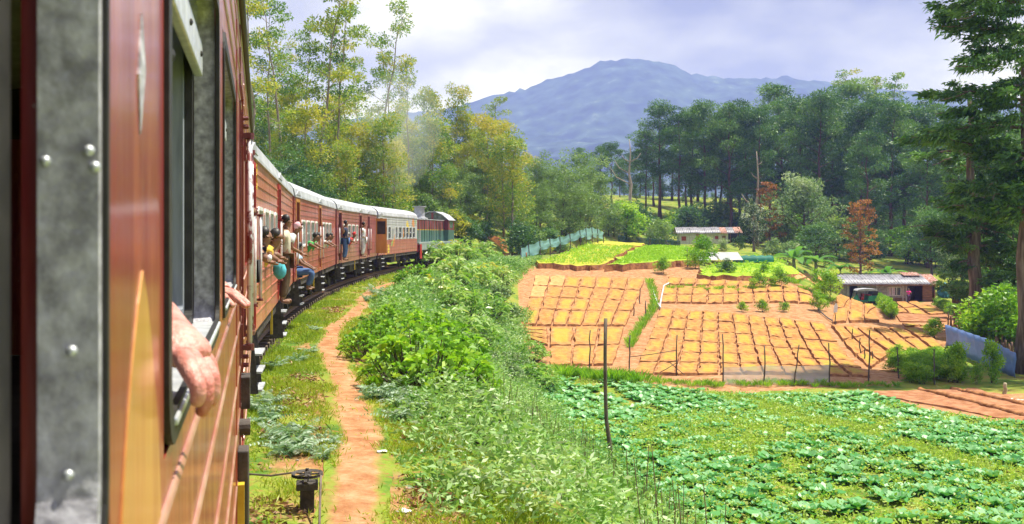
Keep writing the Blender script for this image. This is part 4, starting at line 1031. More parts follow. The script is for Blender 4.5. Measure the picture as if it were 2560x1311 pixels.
# the two big conifers at the right
def conifer(name, p, H, r0, boughs, label, seed, nl=90, ls=.34, lw=.09, trunk_pts=None, bark=None, flat=.32, cr=.7):
    rng = np.random.default_rng(seed); e = empty(name, p); tag(e, label, 'tree'); tr = MB(); sp = Soup()
    pts = trunk_pts or [(rng.normal() * .1, rng.normal() * .1, H * i / 9) for i in range(10)]
    k = len(pts); tr.tube(pts, [r0 * (1.35 if i == 0 else 1) * (1 - .75 * i / (k - 1)) for i in range(k)], 10, wob=.09, rng=rng)
    for (h, a, ln, el, dens) in boughs:
        f = h / H * (k - 1); i = min(int(f), k - 2); q = np.array(pts[i]) + (np.array(pts[i + 1]) - np.array(pts[i])) * (f - i)
        d = np.array([math.cos(a) * math.cos(el), math.sin(a) * math.cos(el), math.sin(el)]); n = 7
        bp = [q + d * ln * t + np.array([0, 0, -.16 * ln * t * t + .10 * ln * t]) + rng.normal(size=3) * .05 * ln * t * .5 for t in np.linspace(0, 1, n)]
        tr.tube(bp, [max(.02, r0 * .22 * (1 - .85 * j / (n - 1))) for j in range(n)], 6)
        side = np.cross(d, [0, 0, 1]); side = unit(side)
        for j in range(int(9 * dens * ln / 4)):
            t = rng.uniform(.18, 1.0); b = bp[min(int(t * (n - 1)), n - 1)]; w_ = (1.15 - t) * ln * .34 + .25
            s = rng.uniform(-1, 1) * w_; c = b + side * s + d * abs(s) * .5 + np.array([0, 0, -.12 * abs(s) + rng.normal() * .18])
            if abs(s) > .3: tr.tube([b, c], [.025, .01], 4, cap=False)
            r = cr * rng.uniform(.6, 1.2); m = int(nl * rng.uniform(.6, 1.2)); dd = rng.normal(size=(m, 3)); dd /= np.linalg.norm(dd, axis=1, keepdims=True)
            P = c + dd * r * rng.uniform(.1, 1, (m, 1)) * np.array([1, 1, flat]); D = d * .7 + side * np.sign(s) * .5 + rng.normal(size=(m, 3)) * .45; D[:, 2] -= .15
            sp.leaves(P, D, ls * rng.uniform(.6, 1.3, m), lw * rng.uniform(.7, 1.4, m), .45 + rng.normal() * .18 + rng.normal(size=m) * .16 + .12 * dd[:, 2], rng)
    o = tr.build('trunk', bark or bark_g, e, smooth=True, fix=False)
    c = link('crown', sp.mesh('crown', lf_c), None, e)
    return e
rc = random.Random(21)
pA = ground(2442, 838)
sA = pA.y / FPX
bA = []
for i in range(40):
    h = rc.uniform(5.0, 13.5); a = rc.choice([rc.uniform(-.9, .9), rc.uniform(2.4, 4.0), rc.uniform(.6, 2.5), rc.uniform(-2.3, -.7) if h > 8.5 else rc.uniform(-.6, .9)])
    bA.append((h, a, rc.uniform(2.0, 4.0), rc.uniform(-.3, .25), 1.1))
conifer('cypress_tree', pA, 15.5, .50, bA, 'old cypress with bare split grey-brown trunk behind the blue sheet fence', 31, trunk_pts=[(0, 0, 0), (-.05, 0, 1.8), (-.02, 0, 3.3), (-.22, .05, 4.7), (-.12, 0, 6.2), (-.1, 0, 8), (-.4, 0, 10), (-.45, 0, 12), (-.35, 0, 14), (-.5, 0, 15.5)])
pB = stand(2572, 48)
bB = []
for i in range(52):
    h = rc.uniform(7.5, 24); a = rc.choice([rc.uniform(2.5, 3.8), rc.uniform(2.5, 3.8), rc.uniform(2.0, 4.3), rc.uniform(-1.0, 1.0)])
    bB.append((h, a, rc.uniform(3.6, 6.2) * (1.0 if h > 12 else .72), rc.uniform(-.12, .22), 1.25))
conifer('tall_conifer', pB, 26, .46, bB, 'tall dark conifer at the right edge with layered boughs over the sky', 41, nl=100, cr=.8)
for i, (px, d, h) in enumerate([(2480, 72, 9), (2530, 66, 8), (2565, 62, 9.5), (2440, 80, 8), (2510, 82, 12), (2400, 92, 9), (2560, 85, 14), (2465, 98, 13)]):
    conifer('young_cypress', stand(px, d), h, .18, [(h * rc.uniform(.08, .98), rc.uniform(0, 6.28), rc.uniform(1.2, 2.6), rc.uniform(-.1, .5), 1.5) for _ in range(26)],
            ['slim dark cypress just right of the split grey-brown trunk', 'dark cypress low at the right edge, second from the split trunk', 'dark cypress cut by the right edge of the picture', 'dark cypress right behind the split grey-brown trunk', 'taller cypress filling the gap above the blue sheet fence', 'dark cypress left of the split trunk, behind the hutch', 'tallest cypress of the thicket at the right edge', 'cypress farthest back in the right thicket'][i], 50 + i, nl=70, cr=.7)
for i in range(16):
    d = rb.uniform(52, 74); bush(2470 + rb.uniform(0, 110), 0, rb.uniform(1.4, 3.2), [lf_d, lf_b, lf_w][i % 3], 'leafy shrub below the dark cypresses at the right edge', 'shrubs at the right edge', i, 1.3, d)

# ------------------------------------------------------------------ terraces and planting beds
def bed_material(m, k):
    nt = m.node_tree; N = nt.nodes.new; L = nt.links.new; b = nt.nodes['Principled BSDF']; src = b.inputs['Base Color'].links[0].from_socket
    a = N('ShaderNodeAttribute'); a.attribute_name = 'inner'; oi = N('ShaderNodeObjectInfo'); t = N('ShaderNodeTexCoord')
    n = N('ShaderNodeTexNoise'); n.inputs['Scale'].default_value = 2.4; n.inputs['Detail'].default_value = 8; n.inputs['Roughness'].default_value = .7; L(t.outputs['Object'], n.inputs['Vector'])
    v = N('ShaderNodeMath'); v.operation = 'MULTIPLY_ADD'; L(oi.outputs['Random'], v.inputs[0]); v.inputs[1].default_value = .55; L(n.outputs['Fac'], v.inputs[2])
    w = N('ShaderNodeMath'); w.operation = 'MULTIPLY'; L(v.outputs[0], w.inputs[0]); L(a.outputs['Fac'], w.inputs[1])
    r = N('ShaderNodeValToRGB'); r.color_ramp.elements[0].position = .34; r.color_ramp.elements[1].position = .85; r.color_ramp.elements[1].color = (.72, .72, .72, 1); L(w.outputs[0], r.inputs[0])
    mx = N('ShaderNodeMix'); mx.data_type = 'RGBA'; L(r.outputs[0], mx.inputs[0]); L(src, mx.inputs[6]); mx.inputs[7].default_value = k
    L(mx.outputs[2], b.inputs['Base Color'])
bed_m = M('sprouting_bed', (.34, .145, .05), (.45, .235, .09), scale=2.2, rough=.95, bump=.9, bscale=20, spec=.05, detail=8, c3=(.50, .30, .13), lo=.34, hi=.58)
bed_material(bed_m, (.36, .32, .05, 1))
bed_b = M('bare_bed', (.50, .24, .09), (.62, .34, .15), scale=2.0, rough=.95, bump=.5, bscale=26, spec=.05)
bank_m = M('cut_soil_bank', (.20, .085, .04), (.42, .20, .09), scale=2.5, rough=.95, bump=.9, bscale=9, spec=.05)
green_m = M('dense_seedlings', (.24, .36, .03), (.33, .45, .045), scale=2.6, rough=.95, bump=.9, bscale=30, c3=(.50, .47, .06), spec=.05)
yg_m = M('yellow_green_seedlings', (.36, .34, .045), (.44, .42, .06), scale=1.6, rough=.95, bump=.7, bscale=30, c3=(.44, .33, .06), spec=.05)
red_soil = M('dug_brown_soil', (.27, .115, .055), (.44, .22, .12), scale=2.2, rough=.95, bump=.8, bscale=20, spec=.05)
rbd = np.random.default_rng(77)
def slab(name, quad, h, mats, parent, nu=4, nv=5, jit=.05, sink=.25, loc=None):
    """raised plot over the land: quad = four (x, y) corners, real thickness, uneven edges"""
    q = [np.array(p, float) for p in quad]; V = []
    for i in range(nu):
        for j in range(nv):
            u, v = i / (nu - 1), j / (nv - 1)
            p = (q[0] * (1 - u) + q[1] * u) * (1 - v) + (q[3] * (1 - u) + q[2] * u) * v
            if i in (0, nu - 1) or j in (0, nv - 1): p = p + rbd.normal(size=2) * jit
            V.append(p)
    V = np.array(V); z = terrain(V[:, 0], V[:, 1]) + h + .02 * rbd.normal(size=len(V))
    idx = lambda i, j: i * nv + j
    edge = [idx(i, 0) for i in range(nu)] + [idx(nu - 1, j) for j in range(1, nv)] + [idx(i, nv - 1) for i in range(nu - 2, -1, -1)] + [idx(0, j) for j in range(nv - 2, 0, -1)]
    c = V.mean(axis=0)
    vs = [(*V[k], z[k]) for k in range(len(V))]; n0 = len(vs)
    for k in edge:
        o = V[k] + (V[k] - c) / np.linalg.norm(V[k] - c) * (.05 + h * rbd.uniform(.2, .8)); vs.append((*o, z[k] - h - sink))
    fs = [(idx(i, j), idx(i + 1, j), idx(i + 1, j + 1), idx(i, j + 1)) for i in range(nu - 1) for j in range(nv - 1)]; nt_ = len(fs); m = len(edge)
    fs += [(edge[k], n0 + k, n0 + (k + 1) % m, edge[(k + 1) % m]) for k in range(m)]
    o = Vector((*c, float(z.mean()))) if loc is None else loc
    me = bpy.data.meshes.new(name); me.from_pydata([tuple(Vector(v) - o) for v in vs], [], fs)
    for mm in mats: me.materials.append(mm)
    me.polygons.foreach_set('material_index', [0] * nt_ + [1] * m)
    bm = bmesh.new(); bm.from_mesh(me); bmesh.ops.recalc_face_normals(bm, faces=bm.faces); bm.to_mesh(me); bm.free()
    iv = np.zeros(len(vs), np.float32)
    for i in range(1, nu - 1):
        for j in range(1, nv - 1): iv[idx(i, j)] = rbd.uniform(.6, 1.1)
    ia = me.attributes.new('inner', 'FLOAT', 'POINT'); ia.data.foreach_set('value', iv)
    ob = link(name, me, None, parent); ob.location = o
    return ob
fields = []
def field(label):
    e = empty('terraced_field', (0, 0, 0)); tag(e, label, kind='structure'); return e
def grid_of_beds(parent, quad_px, nc, nr, h=.15, gap_c=.12, gap_r=.035, mats=None, skip=None, wc=None, bare=()):
    Q = [np.array(ground(*p)[:2]) for p in quad_px]
    bl = lambda u, v: (Q[0] * (1 - u) + Q[1] * u) * (1 - v) + (Q[3] * (1 - u) + Q[2] * u) * v
    for c in range(nc):
        for r in range(nr):
            if skip and skip(c, r): continue
            u0, u1 = (c + gap_c) / nc, (c + 1 - gap_c) / nc; v0, v1 = (r + gap_r) / nr, (r + 1 - gap_r) / nr
            m = bed_b if (c, r) in bare else bed_m
            slab('planting_bed', [bl(u0, v0), bl(u1, v0), bl(u1, v1), bl(u0, v1)], h * rbd.uniform(.8, 1.2), mats or (m, bank_m), parent, 5, 6, .03)
fA = field('left sloping field of small raised beds between earth furrows')
grid_of_beds(fA, [(1338, 691), (1612, 700), (1566, 818), (1304, 818)], 7, 4, .14, .06, .025, bare=((0, 0), (0, 1), (1, 0)))
grid_of_beds(fA, [(1372, 822), (1562, 822), (1535, 915), (1375, 918)], 3, 2, .14, .06, .025)
grid_of_beds(fA, [(1310, 822), (1368, 822), (1372, 868), (1312, 848)], 1, 4, .12, .05, .06)
fB = field('wide central field of long raised beds fanning towards the camera')
grid_of_beds(fB, [(1650, 776), (2062, 814), (2180, 945), (1580, 938)], 11, 6, .14, .065, .022)
fC = field('narrow terrace of beds above the central field')
grid_of_beds(fC, [(1655, 718), (2028, 735), (2036, 764), (1652, 760)], 10, 2, .15, .06, .03)
grid_of_beds(fC, [(1672, 694), (1890, 708), (1885, 716), (1662, 712)], 6, 1, .14, .07, .05)
fD = field('right hand field of beds in front of the lower house')
grid_of_beds(fD, [(2088, 752), (2182, 750), (2200, 810), (2078, 812)], 3, 3, .15, .08, .03)
grid_of_beds(fD, [(2212, 757), (2292, 755), (2365, 786), (2235, 786)], 3, 2, .15, .08, .03)
grid_of_beds(fD, [(2140, 822), (2292, 825), (2375, 880), (2225, 888)], 4, 2, .15, .10, .03)
grid_of_beds(fD, [(2078, 818), (2136, 822), (2222, 890), (2175, 925)], 2, 3, .15, .10, .03)
grid_of_beds(fD, [(2255, 812), (2360, 812), (2372, 822), (2262, 822)], 3, 1, .1, .06, .05)
# raised upper plots with their cut banks
fU = field('upper knoll with two bright seedling plots and a path between')
g = lambda a, b: np.array(ground(a, b)[:2])
slab('seedling_plot', [g(1345, 671), g(1500, 676), g(1590, 628), g(1470, 622)], .45, (yg_m, bank_m), fU, 14, 11, .28, .3)
slab('seedling_plot', [g(1530, 680), g(1736, 666), g(1720, 632), g(1612, 628)], .55, (green_m, bank_m), fU, 14, 11, .28, .3)
slab('seedling_plot', [g(1480, 621), g(1600, 625), g(1610, 616), g(1520, 612)], .4, (yg_m, bank_m), fU, 10, 7, .2, .3)
fE = field('low green vegetable plots right of the knoll')
slab('vegetable_plot', [g(1752, 700), g(1940, 706), g(1960, 688), g(1765, 682)], .35, (green_m, bank_m), fE, 14, 9, .25, .3)
slab('vegetable_plot', [g(1830, 682), g(2005, 694), g(1990, 668), g(1850, 668)], .35, (green_m, bank_m), fE, 14, 9, .25, .3)
slab('vegetable_plot', [g(1965, 708), g(2060, 708), g(2050, 692), g(2010, 690)], .2, (bed_b, bank_m), fE, 6, 5, .15, .3)
slab('dug_plot', [g(2175, 985), g(2556, 1058), g(2640, 1030), g(2430, 972)], .06, (red_soil, red_soil), fD, 14, 10, .08, .2)
slab('seedling_plot', [g(2238, 788), g(2366, 788), g(2368, 806), g(2252, 806)], .10, (red_soil, red_soil), fD, 6, 4, .05, .2)
for (a, b) in (((2300, 978), (2560, 1046)), ((2380, 976), (2600, 1028))):
    pa, pb = ground(*a), ground(*b); pts = []
    for i in range(40):
        q = pa + (pb - pa) * (i / 39); pts.append((q.x + rbd.normal() * .03, q.y + rbd.normal() * .03, tz(q.x, q.y) + .07 + rbd.normal() * .015))
    MB().tube(pts, [.09 + .02 * rbd.random() for _ in pts], 7, wob=.2, rng=rbd).build('soil_ridge', bank_m, fD, smooth=True)

# ------------------------------------------------------------------ cabbages
cab_l = LM('cabbage_leaf', [(.035, .16, .045), (.06, .26, .06), (.12, .37, .09), (.26, .47, .22)], trans=.22, rough=.42, gloss=.38, rnd=.3)
def cabbage(seed, n=11, k=4):
    rng = np.random.default_rng(seed); s = Soup(); Q = []; T = []
    for i in range(n):
        a = i * 2.4 + rng.uniform(-.3, .3); inner = i / n; L = (.34 - .17 * inner) * rng.uniform(.85, 1.15); W = L * rng.uniform(.75, .95); lift = .25 + 1.0 * inner + rng.uniform(-.1, .15)
        G = np.zeros((k, 3, 3))
        for p in range(k):
            t = p / (k - 1); x = L * t * math.cos(lift * (1 - .35 * t)); z = .03 + L * t * math.sin(lift) * (1 - .38 * t) + .02 * rng.normal() * t
            w_ = W * .5 * math.sin(math.pi * min(.12 + .74 * t, 1)) ** .7
            for m_, sg in enumerate((-1, 0, 1)):
                y = sg * w_; zz_ = z + abs(sg) * .05 * (1 - .3 * t) + rng.normal() * .012 * abs(sg)
                G[p, m_] = (x * math.cos(a) - y * math.sin(a), x * math.sin(a) + y * math.cos(a), zz_)
        t0 = .25 + .5 * inner + rng.normal() * .12
        for p in range(k - 1):
            for m_ in range(2):
                Q.append([G[p, m_], G[p + 1, m_], G[p + 1, m_ + 1], G[p, m_ + 1]]); T.append(t0 + (.18 if p == k - 2 else 0))
    s.V.append(np.array(Q).reshape(-1, 3)); s.T.append(np.array(T)); s.n = len(Q)
    return s
CAB = [cabbage(400 + i) for i in range(6)]; CABS = [cabbage(420 + i, 7, 3) for i in range(3)]
CABM = [c.mesh('cabbage', cab_l) for c in CAB]
CAB_POLY = px_poly([(1345, 1005), (1385, 945), (1600, 962), (1850, 992), (2165, 988), (2330, 1036), (2560, 1068), (2720, 1100), (2720, 1340), (1620, 1340), (1540, 1230), (1420, 1110)])
x0, y0 = CAB_POLY.min(axis=0); x1, y1 = CAB_POLY.max(axis=0)
rc2 = np.random.default_rng(9)
rd = np.array(ground(2560, 1205)[:2]) - np.array(ground(1750, 968)[:2]); rd = rd / np.linalg.norm(rd); rn = np.array([-rd[1], rd[0]])
cand = []
base = np.array([(x0 + x1) / 2, (y0 + y1) / 2])
for i in range(-70, 71):
    for j in range(-45, 46):
        p = base + rd * (i * .50 + rc2.normal() * .07) + rn * (j * .62 + rc2.normal() * .05)
        cand.append(p)
cand = np.array(cand); cand = cand[inside(CAB_POLY, cand[:, 0], cand[:, 1])]
# gaps: weedy strips and a thinly planted corner
u_ = (cand - base) @ rn; weed = fbm(cand[:, 0] * .28, cand[:, 1] * .28, 31)
d_ = cand[:, 1]; pxc = CX + cand[:, 0] / d_ * FPX
strip = np.abs(u_ - 1.4) < .6
strip2 = (np.abs(u_ + 3.2) < .6)
keep = ~(strip & (rc2.random(len(cand)) < .9)) & ~(strip2 & (rc2.random(len(cand)) < .6)) & ~((weed > .56) & (rc2.random(len(cand)) < .4)) & ~((u_ < .6) & (cand[:, 1] < 34) & (rc2.random(len(cand)) < .28))
cand = cand[keep]; pxc = pxc[keep]; zc = terrain(cand[:, 0], cand[:, 1])
inview = (pxc < 2545) & (CAMZ - zc > 0) & (HY + (CAMZ - zc) / cand[:, 1] * FPX < 1300)
order = np.argsort(cand[:, 1] + (~inview) * 1000)
indiv = set(order[:300].tolist()); cs = Soup()
for i, p in enumerate(cand):
    s = float(rc2.uniform(.9, 1.5)); rz = float(rc2.uniform(0, 6.28))
    if i in indiv:
        o = link('cabbage', CABM[i % 6], None, None, (p[0], p[1], zc[i] - .02), rz, s)
        tag(o, 'leafy blue-green cabbage plant in the near half of the weedy cabbage field', 'cabbage', 'cabbages in the field')
    else:
        cs.merge(CABS[i % 3], (p[0], p[1], zc[i] - .02), rz, s, float(rc2.normal() * .1))
tag(link('far_cabbages', cs.mesh('far_cabbages', cab_l)), 'mass of blue-green cabbages at the far side of the field', 'cabbages', kind='stuff')

# ------------------------------------------------------------------ weeds, grass, litter
weed_l = LM('yellow_green_weed', [(.10, .24, .03), (.20, .37, .045), (.34, .48, .07), (.58, .64, .20)], trans=.4)
grass_l = LM('grass_blades', [(0.103, 0.184, 0.0172), (0.207, 0.322, 0.0287), (0.345, 0.437, 0.046), (0.517, 0.483, 0.0805)], trans=.4)
bank_l = LM('bank_weed_leaves', [(.06, .16, .03), (.14, .30, .065), (.26, .44, .12), (.44, .57, .27), (.70, .76, .60)], trans=.35)
wr = np.random.default_rng(55)
def scatter_poly(poly, n):
    a, b = poly.min(axis=0), poly.max(axis=0); P = wr.uniform(a, b, (n, 2)); return P[inside(poly, P[:, 0], P[:, 1])]
def weedy(P, per, hmax, L, W, tint, spread=.25, rad_=.16):
    n = len(P); z = terrain(P[:, 0], P[:, 1]); Q = np.repeat(np.c_[P, z], per, axis=0); m = len(Q)
    Q[:, :2] += wr.normal(size=(m, 2)) * rad_; hh = wr.uniform(0.0, 1, m) ** .8 * (hmax if np.isscalar(hmax) else np.repeat(hmax, per)); Q[:, 2] += hh
    D = wr.normal(size=(m, 3)); D[:, 2] = np.abs(D[:, 2]) * .6 + .1
    return Q, D, L * wr.uniform(.6, 1.4, m), W * wr.uniform(.6, 1.4, m), np.repeat(np.broadcast_to(tint, (n,)) + wr.normal(size=n) * .12, per) + wr.normal(size=m) * spread * .5
fw = Soup()
P = scatter_poly(CAB_POLY, 15000); u_ = (P - base) @ rn
dens = fbm(P[:, 0] * .28, P[:, 1] * .28, 31); pk = np.clip((dens - .42) * 3.0, .06, .8) + (np.abs(u_ - 1.4) < .8) * .5 + ((u_ < .6) & (P[:, 1] < 34)) * .3
P = P[wr.random(len(P)) < pk]
fw.leaves(*weedy(P, 11, .20, .09, .06, .62), wr)
Pg = scatter_poly(CAB_POLY, 26000); Pg = Pg[np.abs((Pg - base) @ rn - 1.4 + .5 * (vnoise(Pg[:, 0], Pg[:, 1], 3) - .5)) < .75]
z = terrain(Pg[:, 0], Pg[:, 1]); D = wr.normal(size=(len(Pg), 3)) * .35; D[:, 2] = 1
fw.leaves(np.c_[Pg, z], D, wr.uniform(.18, .42, len(Pg)), .025, .62 + .2 * wr.random(len(Pg)), wr)
tag(link('field_weeds', fw.mesh('field_weeds', weed_l)), 'yellow-green weeds growing thick between the cabbages', 'weeds', kind='stuff')

# shoulder grass between the train and the bank
def along(phi0, phi1, o0, o1, n):
    ph = wr.uniform(phi0, phi1, n); of = wr.uniform(o0, o1, n); r = TR - of
    return np.c_[TCX - r * np.cos(ph), TCY + r * np.sin(ph)], of, ph
off_i = lambda ph: np.interp(ph, phis, offs)
gs = Soup()
for (a, b, n, L, W) in ((-.262, -.17, 34000, .085, .014), (-.17, -.05, 24000, .10, .022), (-.05, .12, 9000, .14, .04)):
    P, of, ph = along(a, b, 1.0, 4.4, n); dist = np.abs(of - off_i(ph)); k = (wr.random(n) < np.clip((dist - .14) * 3.5, 0.02, 1) * np.clip(fbm(P[:, 0] * .9, P[:, 1] * .9, 12) * 4.2 - 1.55, .05, 1))
    P = P[k]; m = len(P); Q = np.repeat(np.c_[P, terrain(P[:, 0], P[:, 1])], 3, axis=0); Q[:, :2] += wr.normal(size=(3 * m, 2)) * .025
    D = wr.normal(size=(3 * m, 3)) * .5; D[:, 2] = .85
    t = np.repeat(.25 + .75 * fbm(P[:, 0] * .6, P[:, 1] * .6, 4), 3) + wr.normal(size=3 * m) * .14
    gs.leaves(Q, D, L * wr.uniform(.5, 1.5, 3 * m), W * wr.uniform(.7, 1.3, 3 * m), t, wr)
tag(link('trackside_grass', gs.mesh('trackside_grass', grass_l)), 'short yellow-green grass on the shoulder beside the train', 'grass', kind='stuff')
lt = Soup(); P, of, ph = along(-.262, -.08, 1.5, 4.2, 24000); k = (fbm(P[:, 0] * .8, P[:, 1] * .8, 40) > .47) & (np.abs(of - off_i(ph)) > .36 + .2 * wr.random(len(of))); P = P[k]
D = wr.normal(size=(len(P), 3)); D[:, 2] *= .25
lt.leaves(np.c_[P, terrain(P[:, 0], P[:, 1]) + .02], D, wr.uniform(.05, .11, len(P)), wr.uniform(.02, .045, len(P)), wr.random(len(P)), wr)
tag(link('leaf_litter', lt.mesh('leaf_litter', LM('dry_leaf', [(.10, .045, .02), (.24, .11, .045), (.38, .21, .09), (.50, .36, .2)], trans=.1))), 'dry brown leaves lying in the trackside grass', 'dry leaves', kind='stuff')

sn = MB(); P, of, ph = along(-.262, -.02, 1.6, 3.8, 420); srg = np.random.default_rng(6)
for p in P: sn.ball((p[0], p[1], tz(*p) + .006), srg.uniform(.006, .022), 6, 4, (1.2, .9, .8), .3, srg)
tag(sn.build('scattered_stones', M('grey_stone', (.20, .16, .13), (.42, .36, .30), scale=9, rough=.9), fix=False), 'small stones and clods scattered over the path and verge', 'stones', kind='stuff')
# bank vegetation: mixed tall weeds down the slope
bk = Soup()
P, of, ph = along(-.262, .22, 3.3, 9.6, 9000)
h = .25 + .55 * fbm(P[:, 0] * .5, P[:, 1] * .5, 21); h *= sstep(3.2, 4.4, of); near = P[:, 1] < 34
k = (P[:, 1] > 9) & ~((P[:, 1] > 62) & (of > 7.5)); P, of, h, near = P[k], of[k], h[k], near[k]
tt = .30 + .58 * fbm(P[:, 0] * .35, P[:, 1] * .35, 77)
bk.leaves(*weedy(P[near], 26, h[near] * 1.5, .11, .035, tt[near], .3, .14), wr)
bk.leaves(*weedy(P[~near], 14, h[~near] * 1.3, .20, .07, tt[~near], .3, .22), wr)
tag(link('bank_weeds', bk.mesh('bank_weeds', bank_l)), 'tangle of grey-green weeds covering the slope below the footpath', 'weeds', kind='stuff')
st = MB(); P, of, ph = along(-.25, -.12, 5.2, 9.4, 420)
for p in P:
    zz0 = tz(*p); q = wr.normal(size=2) * .08; hgt = wr.uniform(.5, 1.25)
    st.tube([(p[0], p[1], zz0), (p[0] + q[0], p[1] + q[1], zz0 + hgt)], [.008, .004], 4, cap=False)
o = st.build('weed_stalks', M('dry_stalk', (.10, .07, .04), (.2, .15, .09)), fix=False); tag(o, 'thin dry stalks standing in the slope weeds', 'stalks', kind='stuff')

# bushes with large lance-shaped leaves along the bank
def big_leaf_bush(seed, R=1.0, H=1.3, n=58, ls=.36, lw=.10, per=9):
    rng = np.random.default_rng(seed); sp = Soup(); tr = MB()
    for i in range(n):
        a = rng.uniform(0, 6.28); q = rng.uniform(0, 1) ** .5; x, y = R * q * math.cos(a), R * q * math.sin(a); z = H * (1 - .55 * q * q) * rng.uniform(.55, 1.05)
        c = np.array([x, y, z]); tr.tube([(x * .35, y * .35, 0), (x * .8, y * .8, z * .6), tuple(c)], [.018, .012, .006], 4, cap=False)
        b = np.arange(per) * 2.4 + rng.uniform(0, 6); D = np.c_[np.cos(b), np.sin(b), rng.uniform(-.35, .75, per)]
        sp.leaves(np.repeat(c[None], per, 0) + rng.normal(size=(per, 3)) * .04, D, ls * rng.uniform(.7, 1.3, per), lw * rng.uniform(.7, 1.2, per), .5 + rng.normal() * .12 + rng.normal(size=per) * .14, rng, .2, .3)
    return tr.build('stems', None, me_only=True, fix=False), sp.mesh('foliage')
BLB = [big_leaf_bush(500 + i) for i in range(4)]
BRB = [big_leaf_bush(520 + i, 1.0, 1.2, 90, .15, .085, 12) for i in range(3)]
lf_lance = LM('lance_leaves', [(.07, .18, .03), (.16, .33, .05), (.28, .46, .09), (.50, .60, .26), (.62, .56, .06)], trans=.38, rough=.35, gloss=.5)
def bank_bush(px, py, kind, s, label, sz=None):
    p = ground(px, py) - Vector((0, 0, .08)); me = (BLB if kind == 'lance' else BRB)[random.randrange(3)]; m = lf_lance if kind == 'lance' else (lf_b if kind == 'bright' else lf_s)
    e = empty('bank_bush', p, random.uniform(0, 6.28)); e.scale = (s, s, sz or s); tag(e, label, 'bush', 'bushes on the bank')
    for nm, mm, mt in (('stems', me[0], bark_d), ('foliage', me[1], m)):
        o = bpy.data.objects.new(nm, mm); COL.objects.link(o); o.parent = e
        if len(mm.materials) == 0: mm.materials.append(mt)
        if mm.materials[0] != mt: o.material_slots[0].link = 'OBJECT'; o.material_slots[0].material = mt
for px, py, kd, s, lb in [
    (1035, 722, 'bright', 1.15, 'rounded bright green bush beside the far stretch of path'), (1000, 890, 'bright', 1.0, 'vivid green bush at the left of the bank, nearest the path'), (1060, 905, 'bright', 1.25, 'vivid leafy green bush in the middle of the bank'),
    (960, 860, 'bright', .85, 'low vivid green bush touching the path edge'), (1110, 940, 'bright', 1.3, 'tall vivid green bush on the bank above the cabbage field'), (1060, 990, 'bright', 1.2, 'front vivid green bush with dark gaps below it'), (930, 900, 'bright', .75, 'small green bush at the outer bend of the path'),
    (1120, 985, 'bright', 1.1, 'vivid green bush right of the front bush'), (1000, 830, 'bright', .9, 'light green bush just below the far ferns'),
    (1090, 670, 'lance', 1.6, 'spreading lance-leaved bush hiding the locomotive wheels'), (1150, 665, 'lance', 1.7, 'tall lance-leaved bush under the locomotive front'), (1210, 660, 'lance', 1.6, 'lance-leaved bush left of the net fence end'), (1130, 720, 'lance', 1.5, 'lance-leaved bush below the locomotive, second row'),
    (1190, 730, 'lance', 1.5, 'silvery lance-leaved bush in the middle of the far bank'), (1240, 720, 'lance', 1.5, 'lance-leaved bush beside the left field edge'), (1100, 770, 'lance', 1.3, 'lance-leaved bush with drooping yellow leaves on mid bank'), (1160, 800, 'lance', 1.35, 'lance-leaved bush in the heart of the bank'),
    (1215, 800, 'lance', 1.4, 'lance-leaved bush above the bleached fence post'), (1130, 850, 'lance', 1.2, 'lance-leaved bush behind the vivid green bushes'), (1190, 870, 'lance', 1.2, 'lance-leaved bush left of the teal sheet'), (1268, 700, 'lance', .9, 'lance-leaved bush on the soil bank of the left field'),
    (1235, 760, 'silver', 1.3, 'fine grey-green bush by the left field bank'), (1260, 800, 'silver', 1.1, 'fine grey-green bush above the soil gully'), (1250, 960, 'silver', 1.0, 'twiggy grey bush above the cabbage field corner'), (1310, 980, 'silver', 1.0, 'twiggy grey-green bush overhanging the cabbage field corner'), (1345, 985, 'lance', 1.1, 'lance-leaved bush over the shaded corner of the field'),
    (1325, 905, 'lance', .95, 'lance-leaved bush right of the teal sheet'), (1280, 930, 'silver', 1.0, 'small grey bush below the teal sheet'), (1200, 930, 'silver', .95, 'grey weedy bush right of the vivid green bushes'), (1290, 1090, 'silver', .8, 'low silvery bush at the near left edge of the cabbages'), (1180, 1100, 'silver', .7, 'low silvery weed clump in the near bank')]:
    bank_bush(px, py, kd, s * .92, lb)
# grass clumps at the head of the cabbage field, and tufts on the terraces
def tuft_mesh(seed, n=90, h=.6, r=.3):
    rng = np.random.default_rng(seed); sp = Soup(); a = rng.uniform(0, 6.28, n); q = rng.uniform(0, r, n); D = np.c_[np.cos(a) * .45, np.sin(a) * .45, np.ones(n)]
    sp.leaves(np.c_[np.cos(a) * q, np.sin(a) * q, np.zeros(n)], D, h * rng.uniform(.5, 1.2, n), .035, .3 + .5 * rng.random(n), rng, .1, .25); return sp.mesh('grass_clump', lf_b)
TUF = [tuft_mesh(600 + i) for i in range(4)]
ti = 0
for px0, px1, py0, py1, n, s, lb in ((1395, 1600, 940, 958, 26, 1.2, 'bright grass clump on the bank at the head of the cabbage field'), (1610, 1800, 955, 968, 14, .7, 'grass tuft on the low soil bank left of the grey netting'), (1810, 2240, 962, 968, 26, .6, 'spiky plant in the row below the grey netting'),
                                  (1680, 1880, 722, 728, 12, .8, 'leafy tuft along the lip of the narrow terrace'), (1960, 2080, 700, 760, 10, 1.0, 'leafy tuft at the end of the narrow terrace')):
    for k in range(n):
        t = (k + random.uniform(-.3, .3)) / max(n - 1, 1); p = ground(px0 + (px1 - px0) * t, py0 + (py1 - py0) * t + random.uniform(-4, 4))
        tag(link('grass_clump', TUF[ti % 4], None, None, p, random.uniform(0, 6), s * random.uniform(.7, 1.3)), lb, 'grass clump', 'grass clumps on the terraces'); ti += 1
